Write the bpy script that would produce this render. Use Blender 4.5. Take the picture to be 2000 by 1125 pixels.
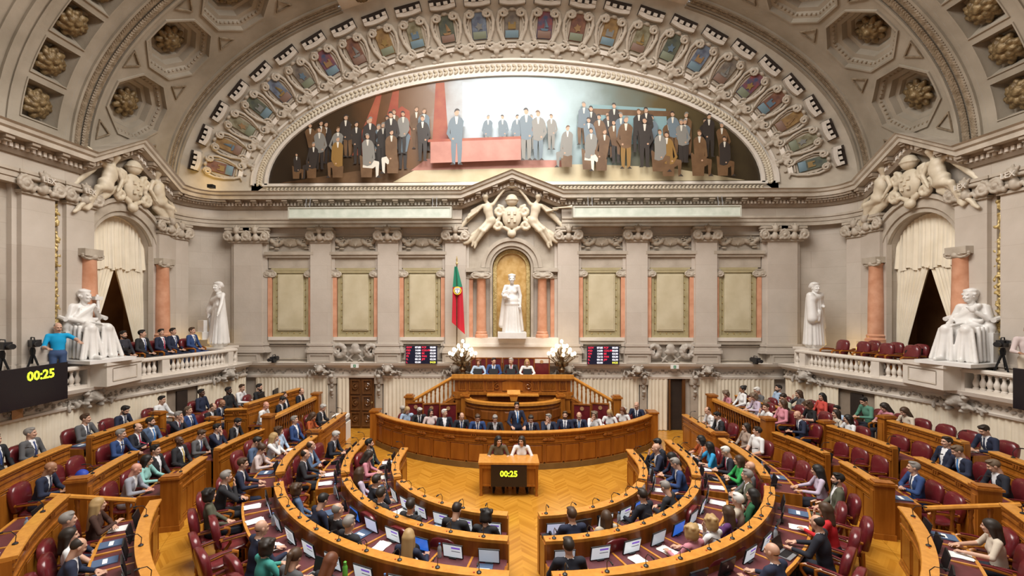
import bpy, math, random
import numpy as np
from mathutils import Matrix, Vector, Euler
random.seed(7); RNG = np.random.default_rng(7)
for o in list(bpy.data.objects): bpy.data.objects.remove(o, do_unlink=True)
scene = bpy.context.scene
COL = scene.collection
PI = math.pi; rad = math.radians

# ------------------------------------------------------------ camera, world, lights, exposure
YAW = rad(1.3); FPX = 900.0
cam_d = bpy.data.cameras.new('camera'); cam = bpy.data.objects.new('camera', cam_d); COL.objects.link(cam)
cam.location = (-0.4, 0, 4.9); cam.rotation_euler = (PI/2, 0, YAW)
cam_d.sensor_width = 36; cam_d.lens = FPX/2000*36
PX = 979 - FPX*math.tan(YAW)
cam_d.shift_x = (1000-PX)/2000; cam_d.shift_y = (590-562.5)/2000
cam_d.clip_end = 200; cam_d.clip_start = 0.05
scene.camera = cam
w = bpy.data.worlds.new('hall_daylight'); scene.world = w; w.use_nodes = True
w.node_tree.nodes['Background'].inputs[0].default_value = (1.0, 0.97, 0.93, 1)
w.node_tree.nodes['Background'].inputs[1].default_value = 0.26
def area(name, loc, rot, sx, sy, power, color):
    d = bpy.data.lights.new(name, 'AREA'); d.shape = 'RECTANGLE'; d.size = sx; d.size_y = sy; d.energy = power; d.color = color
    o = bpy.data.objects.new(name, d); COL.objects.link(o); o.location = loc; o.rotation_euler = rot; return o
area('skylight_daylight', (0, 8.4, 15.55), (0, 0, 0), 8.6, 10.5, 2900, (1.0, 0.972, 0.93))
vs = scene.view_settings
vs.view_transform = 'Standard'; vs.look = 'None'; vs.gamma = 1; vs.exposure = 0.22
try: vs.use_curve_mapping = False
except Exception: pass

# ------------------------------------------------------------ tagging helpers
def tag(o, label=None, cat=None, group=None, kind=None):
    if label: o['label'] = label
    if cat: o['category'] = cat
    if group: o['group'] = group
    if kind: o['kind'] = kind
    return o
def empty(name, loc=(0,0,0), rz=0.0, label=None, cat=None, group=None, kind=None):
    o = bpy.data.objects.new(name, None); COL.objects.link(o); o.location = loc; o.rotation_euler = (0,0,rz)
    o.empty_display_size = .1
    return tag(o, label, cat, group, kind)
def link(name, me, parent=None, loc=None, rz=None, mat=None):
    o = bpy.data.objects.new(name, me); COL.objects.link(o)
    if parent is not None: o.parent = parent
    if loc is not None: o.location = loc
    if rz is not None: o.rotation_euler = (0,0,rz)
    if mat is not None:
        if not me.materials: me.materials.append(None)
        o.material_slots[0].link = 'OBJECT'; o.material_slots[0].material = mat
    return o
def dup(root, loc=None, rz=None, parent=None, matrix=None):
    r = root.copy(); COL.objects.link(r)
    if parent is not None: r.parent = parent
    if loc is not None: r.location = loc
    if rz is not None: r.rotation_euler = (0,0,rz)
    if matrix is not None: r.matrix_local = matrix
    for ch in list(root.children): dup(ch, parent=r)
    return r

# ------------------------------------------------------------ materials
MATS = {}
def mat(name, c1, c2=None, scale=3.0, rough=.5, metal=0.0, bump=0.0, bscale=None, emit=0.0, coat=0.0, spec=.5, detail=4, stretch=(1,1,1), trans=0.0, coord='Object', kind='noise'):
    if name in MATS: return MATS[name]
    m = bpy.data.materials.new(name); m.use_nodes = True; MATS[name] = m
    nt = m.node_tree; b = nt.nodes['Principled BSDF']
    def S(k, v):
        if k in b.inputs: b.inputs[k].default_value = v
    c1 = tuple(c1)+(1,)
    S('Base Color', c1); S('Roughness', rough); S('Metallic', metal); S('Specular IOR Level', spec); S('Coat Weight', coat); S('Coat Roughness', .15)
    S('Transmission Weight', trans)
    if emit: S('Emission Color', c1); S('Emission Strength', emit)
    if c2 is not None or bump:
        tc = nt.nodes.new('ShaderNodeTexCoord'); mp = nt.nodes.new('ShaderNodeMapping'); mp.inputs['Scale'].default_value = stretch
        nt.links.new(tc.outputs[coord], mp.inputs[0])
        n = nt.nodes.new('ShaderNodeTexNoise'); n.inputs['Scale'].default_value = scale; n.inputs['Detail'].default_value = detail
        nt.links.new(mp.outputs[0], n.inputs['Vector'])
        if c2 is not None:
            r = nt.nodes.new('ShaderNodeValToRGB'); r.color_ramp.elements[0].position = .35; r.color_ramp.elements[1].position = .65
            r.color_ramp.elements[0].color = c1; r.color_ramp.elements[1].color = tuple(c2)+(1,)
            nt.links.new(n.outputs[0], r.inputs[0]); nt.links.new(r.outputs[0], b.inputs['Base Color'])
        if bump:
            n2 = n
            if bscale:
                n2 = nt.nodes.new('ShaderNodeTexNoise'); n2.inputs['Scale'].default_value = bscale; n2.inputs['Detail'].default_value = 3
                nt.links.new(mp.outputs[0], n2.inputs['Vector'])
            bp = nt.nodes.new('ShaderNodeBump'); bp.inputs['Strength'].default_value = bump; bp.inputs['Distance'].default_value = .05
            nt.links.new(n2.outputs[0], bp.inputs['Height']); nt.links.new(bp.outputs[0], b.inputs['Normal'])
    return m
def ashlar(name, c1, c2, cj, bw=1.1, bh=.62, axis='X'):
    """stone with faint block joints: noise mottling times thin mortar lines of a brick texture"""
    m = mat(name, c1, c2, .9, .55, bump=.08, bscale=14, coord='Object'); nt = m.node_tree; b = nt.nodes['Principled BSDF']
    g = nt.nodes.new('ShaderNodeNewGeometry'); sp = nt.nodes.new('ShaderNodeSeparateXYZ'); cb = nt.nodes.new('ShaderNodeCombineXYZ')
    ad = nt.nodes.new('ShaderNodeMath'); ad.operation = 'ADD'
    nt.links.new(g.outputs['Position'], sp.inputs[0]); nt.links.new(sp.outputs['X'], ad.inputs[0]); nt.links.new(sp.outputs['Y'], ad.inputs[1])
    nt.links.new(ad.outputs[0], cb.inputs[0]); nt.links.new(sp.outputs['Z'], cb.inputs[1])
    br = nt.nodes.new('ShaderNodeTexBrick'); br.inputs['Scale'].default_value = 1; br.inputs['Brick Width'].default_value = bw; br.inputs['Row Height'].default_value = bh
    br.inputs['Mortar Size'].default_value = .006; br.inputs['Mortar Smooth'].default_value = .3
    br.inputs['Color1'].default_value = (1,1,1,1); br.inputs['Color2'].default_value = (.93,.91,.9,1); br.inputs['Mortar'].default_value = tuple(cj)+(1,)
    nt.links.new(cb.outputs[0], br.inputs['Vector'])
    mx = nt.nodes.new('ShaderNodeMix'); mx.data_type = 'RGBA'; mx.blend_type = 'MULTIPLY'; mx.inputs['Factor'].default_value = 1
    src = b.inputs['Base Color'].links[0].from_socket
    nt.links.new(src, mx.inputs['A']); nt.links.new(br.outputs['Color'], mx.inputs['B']); nt.links.new(mx.outputs['Result'], b.inputs['Base Color'])
    return m
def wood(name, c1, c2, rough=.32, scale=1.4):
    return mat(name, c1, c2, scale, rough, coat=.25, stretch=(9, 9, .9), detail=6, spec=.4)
STONE = ashlar('stone_wall', (.41,.358,.298), (.50,.445,.38), (.80,.77,.74))
STONEP = ashlar('stone_pilaster', (.48,.424,.36), (.57,.51,.445), (.84,.81,.79), 3.0, .9)
STONEL = mat('stone_pale', (.64,.58,.505), (.72,.66,.59), 2.2, .45, bump=.05, bscale=20)
STONEV = mat('stone_vault', (.255,.217,.165), (.335,.288,.226), 1.1, .7, bump=.1, bscale=9)
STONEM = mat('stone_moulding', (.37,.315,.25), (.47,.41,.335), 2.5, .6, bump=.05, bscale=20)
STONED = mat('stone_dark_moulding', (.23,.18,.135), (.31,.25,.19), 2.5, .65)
CARVED = mat('carved_stone', (.36,.305,.235), (.48,.415,.33), 6, .65, bump=.2, bscale=30)
CARVEDG = mat('carved_grey_stone', (.34,.30,.255), (.46,.415,.365), 6, .65, bump=.2, bscale=30)
CARVEDB = mat('carved_brown_vault', (.15,.108,.065), (.26,.20,.135), 8, .6, bump=.3, bscale=25)
GILT = mat('gilt_brown', (.095,.058,.022), (.24,.165,.075), 9, .45, metal=.3, bump=.3, bscale=30)
GOLD = mat('gilt_strip', (.42,.30,.11), (.62,.48,.22), 12, .4, metal=.4, bump=.4, bscale=30)
RELIEF = mat('relief_stone', (.54,.465,.345), (.65,.57,.44), 4, .5, bump=.06, bscale=18)
MARBLE = mat('white_marble', (.70,.68,.65), (.77,.75,.725), 3, .38, bump=.03, bscale=20)
REDM = mat('red_marble', (.56,.26,.15), (.68,.36,.23), 3.5, .3, detail=8)
YELM = mat('yellow_marble', (.50,.435,.285), (.59,.525,.37), 1.8, .32, detail=8)
OLIVE = mat('olive_marble_frame', (.34,.285,.150), (.42,.36,.21), 3, .35, detail=8)
MOSA = mat('gold_mosaic', (.50,.29,.08), (.66,.44,.18), 5, .42, metal=.15, detail=10)
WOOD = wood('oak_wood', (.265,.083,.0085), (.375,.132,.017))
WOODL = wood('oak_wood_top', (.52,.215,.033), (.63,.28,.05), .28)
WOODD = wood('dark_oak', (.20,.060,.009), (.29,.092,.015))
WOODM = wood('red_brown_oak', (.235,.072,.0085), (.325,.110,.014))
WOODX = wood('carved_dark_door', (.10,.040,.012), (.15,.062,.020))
LEATH = mat('burgundy_leather', (.115,.012,.016), (.155,.018,.022), 5, .30, coat=.3)
DLEATH = mat('desk_leather', (.10,.022,.026), (.13,.030,.034), 7, .5)
CREAM = mat('cream_curtain', (.72,.635,.49), (.79,.71,.57), 2.0, .85)
DARK = mat('dark_opening_shadow', (.018,.010,.006), (.03,.017,.010), 3, .8)
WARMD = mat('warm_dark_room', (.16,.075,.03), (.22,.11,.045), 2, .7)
BLACK = mat('black_plastic', (.012,.012,.014), None, rough=.42)
BLACKM = mat('black_metal', (.02,.02,.022), None, rough=.35, metal=.5)
SCREENK = mat('screen_black', (.010,.008,.012), None, rough=.22)
GREYP = mat('grey_plastic', (.22,.22,.23), None, rough=.45)
PAPER = mat('white_paper', (.80,.79,.76), None, rough=.8)
BRONZE = mat('dark_bronze', (.085,.055,.028), (.14,.095,.05), 10, .4, metal=.7)
GLASSP = mat('light_box_glass', (.50,.55,.47), (.62,.66,.58), 4, .25)
EMBL = mat('gold_emblem', (.48,.27,.13), None, rough=.45, metal=.2)
SKYM = mat('skylight_frosted', (1.0,.97,.92), None, emit=1.6)

# ------------------------------------------------------------ mesh builder
class MB:
    def __init__(s): s.v = []; s.f = []; s.m = []
    def add(s, vs, fs, mi=0):
        n = len(s.v); s.v.extend([tuple(map(float, p)) for p in vs]); s.f.extend([tuple(i+n for i in q) for q in fs]); s.m.extend([mi]*len(fs)); return s
    def box(s, x0,x1,y0,y1,z0,z1, mi=0):
        v = [(x0,y0,z0),(x1,y0,z0),(x1,y1,z0),(x0,y1,z0),(x0,y0,z1),(x1,y0,z1),(x1,y1,z1),(x0,y1,z1)]
        return s.add(v, [(0,3,2,1),(4,5,6,7),(0,1,5,4),(1,2,6,5),(2,3,7,6),(3,0,4,7)], mi)
    def frust(s, x0,x1,z0,z1, ya, yb, ins, mi=0):
        """a raised panel: rectangle at depth ya narrowing by ins to depth yb (no back)"""
        v = [(x0,ya,z0),(x1,ya,z0),(x1,ya,z1),(x0,ya,z1),(x0+ins,yb,z0+ins),(x1-ins,yb,z0+ins),(x1-ins,yb,z1-ins),(x0+ins,yb,z1-ins)]
        return s.add(v, [(4,5,6,7),(0,1,5,4),(1,2,6,5),(2,3,7,6),(3,0,4,7)], mi)
    def frame(s, x0,x1,z0,z1, w, ya, yb, mi=0):
        s.box(x0,x0+w,min(ya,yb),max(ya,yb),z0,z1,mi); s.box(x1-w,x1,min(ya,yb),max(ya,yb),z0,z1,mi)
        s.box(x0+w,x1-w,min(ya,yb),max(ya,yb),z0,z0+w,mi); s.box(x0+w,x1-w,min(ya,yb),max(ya,yb),z1-w,z1,mi); return s
    def tube(s, pts, r, n=6, mi=0, cap=True, flat=1.0):
        pts = [Vector(p) for p in pts]; m = len(pts)
        rs = [r]*m if isinstance(r, (int,float)) else list(r)
        vs = []; up = None
        for i in range(m):
            t = (pts[min(i+1,m-1)]-pts[max(i-1,0)]); t = t.normalized() if t.length > 1e-9 else Vector((0,0,1))
            if up is None:
                up = Vector((0,0,1)) if abs(t.z) < .9 else Vector((1,0,0))
            a = t.cross(up); a = a.normalized() if a.length > 1e-6 else Vector((1,0,0)); b = a.cross(t).normalized(); up = b
            for k in range(n):
                an = 2*PI*k/n; vs.append(pts[i]+a*(math.cos(an)*rs[i])+b*(math.sin(an)*rs[i]*flat))
        fs = [(i*n+k, i*n+(k+1)%n, (i+1)*n+(k+1)%n, (i+1)*n+k) for i in range(m-1) for k in range(n)]
        if cap: fs += [tuple(range(n-1,-1,-1)), tuple((m-1)*n+k for k in range(n))]
        return s.add(vs, fs, mi)
    def lathe(s, prof, n=14, c=(0,0,0), mi=0):
        vs = [(c[0]+r*math.cos(2*PI*k/n), c[1]+r*math.sin(2*PI*k/n), c[2]+z) for r, z in prof for k in range(n)]
        m = len(prof)
        fs = [(i*n+k, i*n+(k+1)%n, (i+1)*n+(k+1)%n, (i+1)*n+k) for i in range(m-1) for k in range(n)]
        fs += [tuple(range(n-1,-1,-1)), tuple((m-1)*n+k for k in range(n))]
        return s.add(vs, fs, mi)
    def sweep(s, path, prof, closed=True, caps=True, mi=0, nrm=None):
        """path: list of (x,y[,dz]); prof: list of (n, z): n along the outward side (left normal unless nrm given)"""
        m = len(path); k = len(prof); vs = []
        for i in range(m):
            p = path[i]; dz = p[2] if len(p) > 2 else 0
            if nrm: nx, ny = nrm[i]
            else:
                a = path[max(i-1,0)]; b = path[min(i+1,m-1)]; dx, dy = b[0]-a[0], b[1]-a[1]; L = math.hypot(dx,dy) or 1; nx, ny = -dy/L, dx/L
            for q in prof: vs.append((p[0]+nx*q[0], p[1]+ny*q[0], q[1]+dz))
        kk = k if closed else k-1
        fs = [(i*k+j, i*k+(j+1)%k, (i+1)*k+(j+1)%k, (i+1)*k+j) for i in range(m-1) for j in range(kk)]
        if closed and caps: fs += [tuple(range(k-1,-1,-1)), tuple((m-1)*k+j for j in range(k))]
        return s.add(vs, fs, mi)
    def poly(s, pts, mi=0): return s.add(pts, [tuple(range(len(pts)))], mi)
    def prism(s, pts2, ya, yb, mi=0):
        """outline in x,z extruded along y from ya (front) to yb"""
        n = len(pts2); vs = [(x,ya,z) for x,z in pts2]+[(x,yb,z) for x,z in pts2]
        return s.add(vs, [tuple(range(n)), tuple(range(2*n-1,n-1,-1))]+[(i,i+n,(i+1)%n+n,(i+1)%n) for i in range(n)], mi)
    def ell(s, c, r, n=8, m=5, mi=0, rot=None):
        vs = []; R = rot or Matrix.Identity(3)
        for i in range(m+1):
            th = PI*i/m
            for k in range(n):
                ph = 2*PI*k/n
                vs.append(Vector(c)+R@Vector((r[0]*math.sin(th)*math.cos(ph), r[1]*math.sin(th)*math.sin(ph), r[2]*math.cos(th))))
        fs = [(i*n+k, (i+1)*n+k, (i+1)*n+(k+1)%n, i*n+(k+1)%n) for i in range(m) for k in range(n)]
        return s.add(vs, fs, mi)
    def mirror_x(s):
        n = len(s.v); s.v += [(-x,y,z) for x,y,z in s.v]; f = list(s.f); s.f += [tuple(i+n for i in reversed(q)) for q in f]; s.m += s.m[:len(f)]; return s
    def xf(s, M): s.v = [tuple(M@Vector(p)) for p in s.v]; return s
    def merge(s, o): return s.add(o.v, o.f) if False else s._merge(o)
    def _merge(s, o):
        n = len(s.v); s.v += o.v; s.f += [tuple(i+n for i in q) for q in o.f]; s.m += o.m; return s
    def mesh(s, name, mats=None, smooth=True, angle=40):
        me = bpy.data.meshes.new(name); me.from_pydata(s.v, [], s.f)
        if mats is not None:
            for m in (mats if isinstance(mats, (list,tuple)) else [mats]): me.materials.append(m)
        if any(s.m): me.polygons.foreach_set('material_index', s.m)
        fix_normals(me)
        if smooth:
            me.polygons.foreach_set('use_smooth', [True]*len(me.polygons)); me.set_sharp_from_angle(angle=rad(angle))
        me.update(); return me
    def obj(s, name, mats, parent=None, smooth=True, angle=40, loc=None, rz=None):
        return link(name, s.mesh(name, mats, smooth, angle), parent, loc, rz)
import bmesh
def fix_normals(me):
    bm = bmesh.new(); bm.from_mesh(me); bmesh.ops.recalc_face_normals(bm, faces=bm.faces); bm.to_mesh(me); bm.free()

# ------------------------------------------------------------ smooth solids: blended capsules and ellipsoids, meshed by surface nets
def cap(a, b, ra, rb=None, k=.03, g=0): return ('c', np.array(a,float), np.array(b,float), ra, ra if rb is None else rb, k, g)
def ell(c, r, k=.03, g=0, rot=None): return ('e', np.array(c,float), np.array(r,float), None if rot is None else np.array(rot,float), 0, k, g)
def solid(prims, h, cut=None, ripple=None):
    lo = np.full(3, 1e9); hi = -lo
    bb = []
    for p in prims:
        if p[0] == 'c':
            r = max(p[3],p[4]); a = np.minimum(p[1],p[2])-r; b = np.maximum(p[1],p[2])+r
        else:
            r = p[2] if p[3] is None else np.full(3, p[2].max()); a = p[1]-r; b = p[1]+r
        m = p[5]+2.5*h; a = a-m; b = b+m; bb.append((a,b)); lo = np.minimum(lo,a); hi = np.maximum(hi,b)
    n = np.ceil((hi-lo)/h).astype(int)+2
    D = np.full(n, 1.0, np.float32); G = np.zeros(n, np.int8); GD = np.full(n, 9.0, np.float32)
    ax = [lo[i]+h*np.arange(n[i]) for i in range(3)]
    for p,(a,b) in zip(prims,bb):
        i0 = np.maximum(((a-lo)/h).astype(int),0); i1 = np.minimum(((b-lo)/h).astype(int)+2, n)
        sl = tuple(slice(i0[i],i1[i]) for i in range(3))
        X = ax[0][sl[0]][:,None,None]; Y = ax[1][sl[1]][None,:,None]; Z = ax[2][sl[2]][None,None,:]
        if p[0] == 'c':
            d = p[2]-p[1]; L = float(d@d) or 1e-9
            t = np.clip(((X-p[1][0])*d[0]+(Y-p[1][1])*d[1]+(Z-p[1][2])*d[2])/L, 0, 1)
            q = np.sqrt((X-p[1][0]-t*d[0])**2+(Y-p[1][1]-t*d[1])**2+(Z-p[1][2]-t*d[2])**2)-(p[3]+(p[4]-p[3])*t)
        else:
            x,y,z = X-p[1][0], Y-p[1][1], Z-p[1][2]
            if p[3] is not None:
                R = p[3]; x,y,z = R[0,0]*x+R[1,0]*y+R[2,0]*z, R[0,1]*x+R[1,1]*y+R[2,1]*z, R[0,2]*x+R[1,2]*y+R[2,2]*z
            r = p[2]; k0 = np.sqrt((x/r[0])**2+(y/r[1])**2+(z/r[2])**2)+1e-9; k1 = np.sqrt((x/r[0]**2)**2+(y/r[1]**2)**2+(z/r[2]**2)**2)+1e-9
            q = k0*(k0-1)/k1
        q = q.astype(np.float32); d0 = D[sl]; k = max(p[5],1e-4)
        hh = np.clip(.5+.5*(d0-q)/k, 0, 1); D[sl] = d0*(1-hh)+q*hh-k*hh*(1-hh)
        g0 = GD[sl]; w = q < g0; G[sl] = np.where(w, p[6], G[sl]); GD[sl] = np.where(w, q, g0)
    X,Y,Z = ax[0][:,None,None], ax[1][None,:,None], ax[2][None,None,:]
    if ripple is not None: D = D+ripple(X,Y,Z).astype(np.float32)
    if cut is not None: D = np.maximum(D, cut(X,Y,Z).astype(np.float32))
    D[0]=D[-1]=1; D[:,0]=1; D[:,-1]=1; D[:,:,0]=1; D[:,:,-1]=1
    return nets(D, G, lo, h)
def nets(D, G, lo, h):
    S = D < 0; c = np.zeros(np.array(D.shape)-1, np.int8)
    for i in (0,1):
        for j in (0,1):
            for k in (0,1): c += S[i:S.shape[0]-1+i, j:S.shape[1]-1+j, k:S.shape[2]-1+k]
    M = (c > 0)&(c < 8); I = np.argwhere(M); idx = np.full(M.shape, -1, np.int64); idx[M] = np.arange(len(I))
    acc = np.zeros((len(I),3)); cnt = np.zeros(len(I))
    for axis in range(3):
        o1, o2 = [q for q in range(3) if q != axis]
        for u in (0,1):
            for v in (0,1):
                off = np.zeros(3,int); off[o1] = u; off[o2] = v; off2 = off.copy(); off2[axis] = 1
                A = D[tuple((I+off).T)]; B = D[tuple((I+off2).T)]; m = (A < 0) != (B < 0)
                t = np.where(m, A/np.where(A-B == 0, 1, A-B), 0)
                P = np.broadcast_to(off, (len(I),3)).astype(float).copy(); P[:,axis] = t
                acc[m] += P[m]; cnt[m] += 1
    V = lo+h*(I+acc/np.maximum(cnt,1)[:,None]); F = []
    for axis in range(3):
        o1, o2 = (axis+1)%3, (axis+2)%3
        a = [slice(None)]*3; b = [slice(None)]*3; a[axis] = slice(0,-1); b[axis] = slice(1,None)
        s0 = S[tuple(a)]; s1 = S[tuple(b)]; E = np.argwhere(s0 != s1)
        E = E[(E[:,o1] > 0)&(E[:,o2] > 0)]; sg = s0[tuple(E.T)]
        def at(d1,d2):
            q = E.copy(); q[:,o1] -= d1; q[:,o2] -= d2; return idx[tuple(q.T)]
        Q = np.stack([at(1,1), at(0,1), at(0,0), at(1,0)], 1); Q[~sg] = Q[~sg][:,::-1]; F.append(Q)
    F = np.concatenate(F); F = F[(F >= 0).all(1)]
    g = G[tuple(I[F[:,0]].T)] if len(F) else np.zeros(0)
    return V, F, g
def np_mesh(name, parts, mats, smooth=True):
    """parts: list of (V, F quads/any array, g)"""
    vs = []; fs = []; gs = []; n = 0
    for V,F,g in parts:
        vs.append(V); fs.append(F+n); gs.append(g); n += len(V)
    V = np.concatenate(vs); F = np.concatenate(fs); g = np.concatenate(gs)
    me = bpy.data.meshes.new(name)
    me.vertices.add(len(V)); me.vertices.foreach_set('co', V.astype(np.float32).ravel())
    me.loops.add(F.size); me.loops.foreach_set('vertex_index', F.astype(np.int32).ravel())
    me.polygons.add(len(F)); me.polygons.foreach_set('loop_start', np.arange(0,F.size,F.shape[1],dtype=np.int32))
    me.polygons.foreach_set('use_smooth', np.full(len(F), smooth))
    for m in (mats if isinstance(mats,(list,tuple)) else [mats]): me.materials.append(m)
    me.polygons.foreach_set('material_index', g.astype(np.int32))
    me.update(calc_edges=True); me.validate(); return me
def solid_mesh(name, prims, h, mats, **kw): return np_mesh(name, [solid(prims, h, **kw)], mats)
# ============================================================ ORNAMENT LIBRARY (shared meshes)
def loft(mb, rings, closed=True, caps=False, mi=0):
    m = len(rings); k = len(rings[0]); vs = [p for r in rings for p in r]
    kk = k if closed else k-1
    fs = [(i*k+j, i*k+(j+1)%k, (i+1)*k+(j+1)%k, (i+1)*k+j) for i in range(m-1) for j in range(kk)]
    if caps: fs += [tuple(range(k)), tuple((m-1)*k+j for j in range(k))]
    return mb.add(vs, fs, mi)
def spiral(c, r0, turns, sgn=1, n=14, r1=.25, y=0.0, a0=PI/2):
    """points of a volute in x,z around c, from outside inwards"""
    return [(c[0]+sgn*math.cos(a0-2*PI*turns*i/n)*(r0*(1-i/n)+r0*r1*i/n), y, c[1]+math.sin(a0-2*PI*turns*i/n)*(r0*(1-i/n)+r0*r1*i/n)) for i in range(n+1)]
def leaf_cluster(w, hgt, d, n, seed, size=.07):
    r = np.random.default_rng(seed); P = []
    for i in range(n):
        x = r.uniform(-w/2,w/2); z = r.uniform(-hgt/2,hgt/2); s = size*r.uniform(.6,1.2)
        an = r.uniform(0,PI); P.append(ell((x, -d*r.uniform(.3,1), z), (s*1.5,s*.7,s*.6), k=size*.25, rot=Matrix.Rotation(an,3,'Y')))
    return P
# garland relief between pilasters: oval boss, two swags of fruit and leaves, ribbon scrolls
def make_garland():
    P = [ell((0,-.03,.05),(.30,.07,.17),k=.03)]
    for s in (-1,1):
        for i in range(9):
            t = i/8; x = s*(.24+.42*t); z = .10-.20*math.sin(t*PI)*.9+.02
            P.append(ell((x,-.05-.05*math.sin(i*2.1)**2,z),(.075,.075,.07+.02*math.sin(i*1.7)),k=.02))
        for i,p in enumerate(spiral((s*.44,.10),.13,1.4,s,12)): P.append(cap((p[0],-.05,p[2]),(p[0]+.01,-.07,p[2]),.028,k=.012))
        P += [ell((p[1][0]+s*.55, p[1][1], p[1][2]-.05), p[2], p[5]) for p in leaf_cluster(.34,.34,.12,11,5+s,.055)]
    for a in (-.5,0,.5): P.append(cap((0,-.10,-.10),(math.sin(a)*.12,-.09,-.10+math.cos(a)*.12),.022,.012,k=.015))
    return solid_mesh('garland', P, .017, CARVED)
G_GARL = make_garland()
def make_bigscroll():
    P = [ell((0,-.08,.16),(.17,.12,.17),k=.04), ell((0,-.12,.02),(.26,.07,.10),k=.05)]
    for s in (-1,1):
        P.append(cap((s*.08,-.06,-.05),(s*.30,-.06,-.34),.05,.035,k=.03))
        for i in range(11):
            an = i*.55; P.append(ell((s*(.62+.20*math.cos(an)),-.08,.05+.20*math.sin(an)),(.11,.11,.10),k=.035))
        P += [ell((p[1][0]+s*.62, p[1][1], p[1][2]+.04), p[2], p[5], rot=p[3]) for p in leaf_cluster(.40,.40,.2,12,9+s,.07)]
        P.append(cap((s*.45,-.05,-.12),(s*.12,-.05,-.34),.035,.03,k=.03))
    return solid_mesh('scroll_cartouche', P, .022, CARVEDG)
G_SCROLL = make_bigscroll()
def make_lion():
    P = [ell((0,-.20,0),(.14,.17,.15),k=.04), ell((0,-.36,-.05),(.075,.09,.07),k=.04), ell((0,-.42,-.03),(.04,.03,.03),k=.02)]
    for s in (-1,1):
        P += [ell((s*.055,-.34,.035),(.025,.03,.02),k=.01), ell((s*.13,-.20,.13),(.045,.04,.05),k=.02)]
        for i in range(6): P.append(ell((s*(.15+.03*math.sin(i*2)),-.18,.16-.075*i),(.06,.11,.05),k=.025))
        P += [ell((p[1][0]+s*.34,p[1][1],p[1][2]-.14),p[2],p[5],rot=p[3]) for p in leaf_cluster(.34,.16,.16,9,20+s,.06)]
    return solid_mesh('lion_head', P, .02, CARVEDG)
G_LION = make_lion()
def make_rosette(r=.42, n=10, seed=1, name='rosette'):
    P = [ell((0,-.22*r/.42,0),(.11*r/.42,.10,.11*r/.42),k=.03)]
    for k in range(n):
        a = 2*PI*k/n
        R = Matrix.Rotation(-a,3,'Y')
        P.append(ell((math.cos(a)*r*.62,-.10,math.sin(a)*r*.62),(r*.36,.075,r*.20),k=.02,rot=R))
        a += PI/n; R = Matrix.Rotation(-a,3,'Y'); P.append(ell((math.cos(a)*r*.34,-.19,math.sin(a)*r*.34),(r*.24,.06,r*.15),k=.015,rot=R))
    return solid_mesh(name, P, .025*r/.42, GILT)
G_ROS = make_rosette()
def make_lumpy():
    P = []
    r = np.random.default_rng(3)
    for k in range(26):
        a = 2*PI*k/26*3.1; q = .34*math.sqrt(k/26); P.append(ell((math.cos(a)*q,-.12-.14*(1-k/26),math.sin(a)*q),(.10,.09,.08),k=.02,rot=Matrix.Rotation(-a,3,'Y')))
    return solid_mesh('rosette', P, .024, GILT)
G_ROS2 = make_lumpy()
# ionic capital on a pilaster, width 1 (scaled), volutes in the front plane, mask and leaves between
def make_capital(w, mask=True):
    mb = MB(); mb.box(-w*.60,w*.60,-.16,.10,.44,.52); mb.box(-w*.56,w*.56,-.13,.10,.36,.44); mb.box(-w*.5,w*.5,-.09,.10,-.04,.04)
    P = []
    for s in (-1,1):
        for (p,q) in zip(spiral((s*w*.44,.20),.19,1.6,s,16)[:-1], spiral((s*w*.44,.20),.19,1.6,s,16)[1:]):
            P.append(cap((p[0],-.13,p[2]),(q[0],-.15,q[2]),.045,k=.012))
        P.append(ell((s*w*.44,-.16,.20),(.06,.07,.06),k=.02))
        for i in range(4): P.append(ell((s*w*(.08+.09*i),-.13,.10+.04*math.sin(i*2)),(.06,.06,.07),k=.02))
    P += [cap((-w*.4,-.11,.36),(w*.4,-.11,.36),.05,k=.03), ell((0,-.15,.16),(.10,.10,.15),k=.03)]
    if mask: P += [ell((0,-.20,.42),(.10,.10,.15),k=.03)]+[cap((0,-.2,.34),(a*.12,-.18,.60-abs(a)*.06),.05,.03,k=.02) for a in (-1,0,1)]
    me = np_mesh('capital', [solid(P, .02)], STONEM)
    mb2 = MB(); bm = bmesh.new(); bm.from_mesh(me)
    a = mb.mesh('abacus', STONEM); bm.from_mesh(a); bm.to_mesh(me); bm.free(); return me
G_CAP = make_capital(.8); G_CAPW = make_capital(.95)
G_CAPS = make_capital(.3, False)
# a pilaster: shaft with a flanking half layer, moulded base
def make_pilaster(w, z0, z1):
    mb = MB(); mb.box(-w*.5,w*.5,-.25,.05,z0+.36,z1); mb.box(-w*.64,w*.64,-.13,.05,z0+.36,z1+.45)
    for (e,za,zb) in ((.10,0,.12),(.07,.12,.20),(.03,.20,.27),(.06,.27,.36)):
        mb.box(-w*.5-e,w*.5+e,-.25-e,.05,z0+za,z0+zb); mb.box(-w*.64-e,w*.64+e,-.13-e,.05,z0+za,z0+zb)
    return mb.mesh('pilaster', STONEP)

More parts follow.
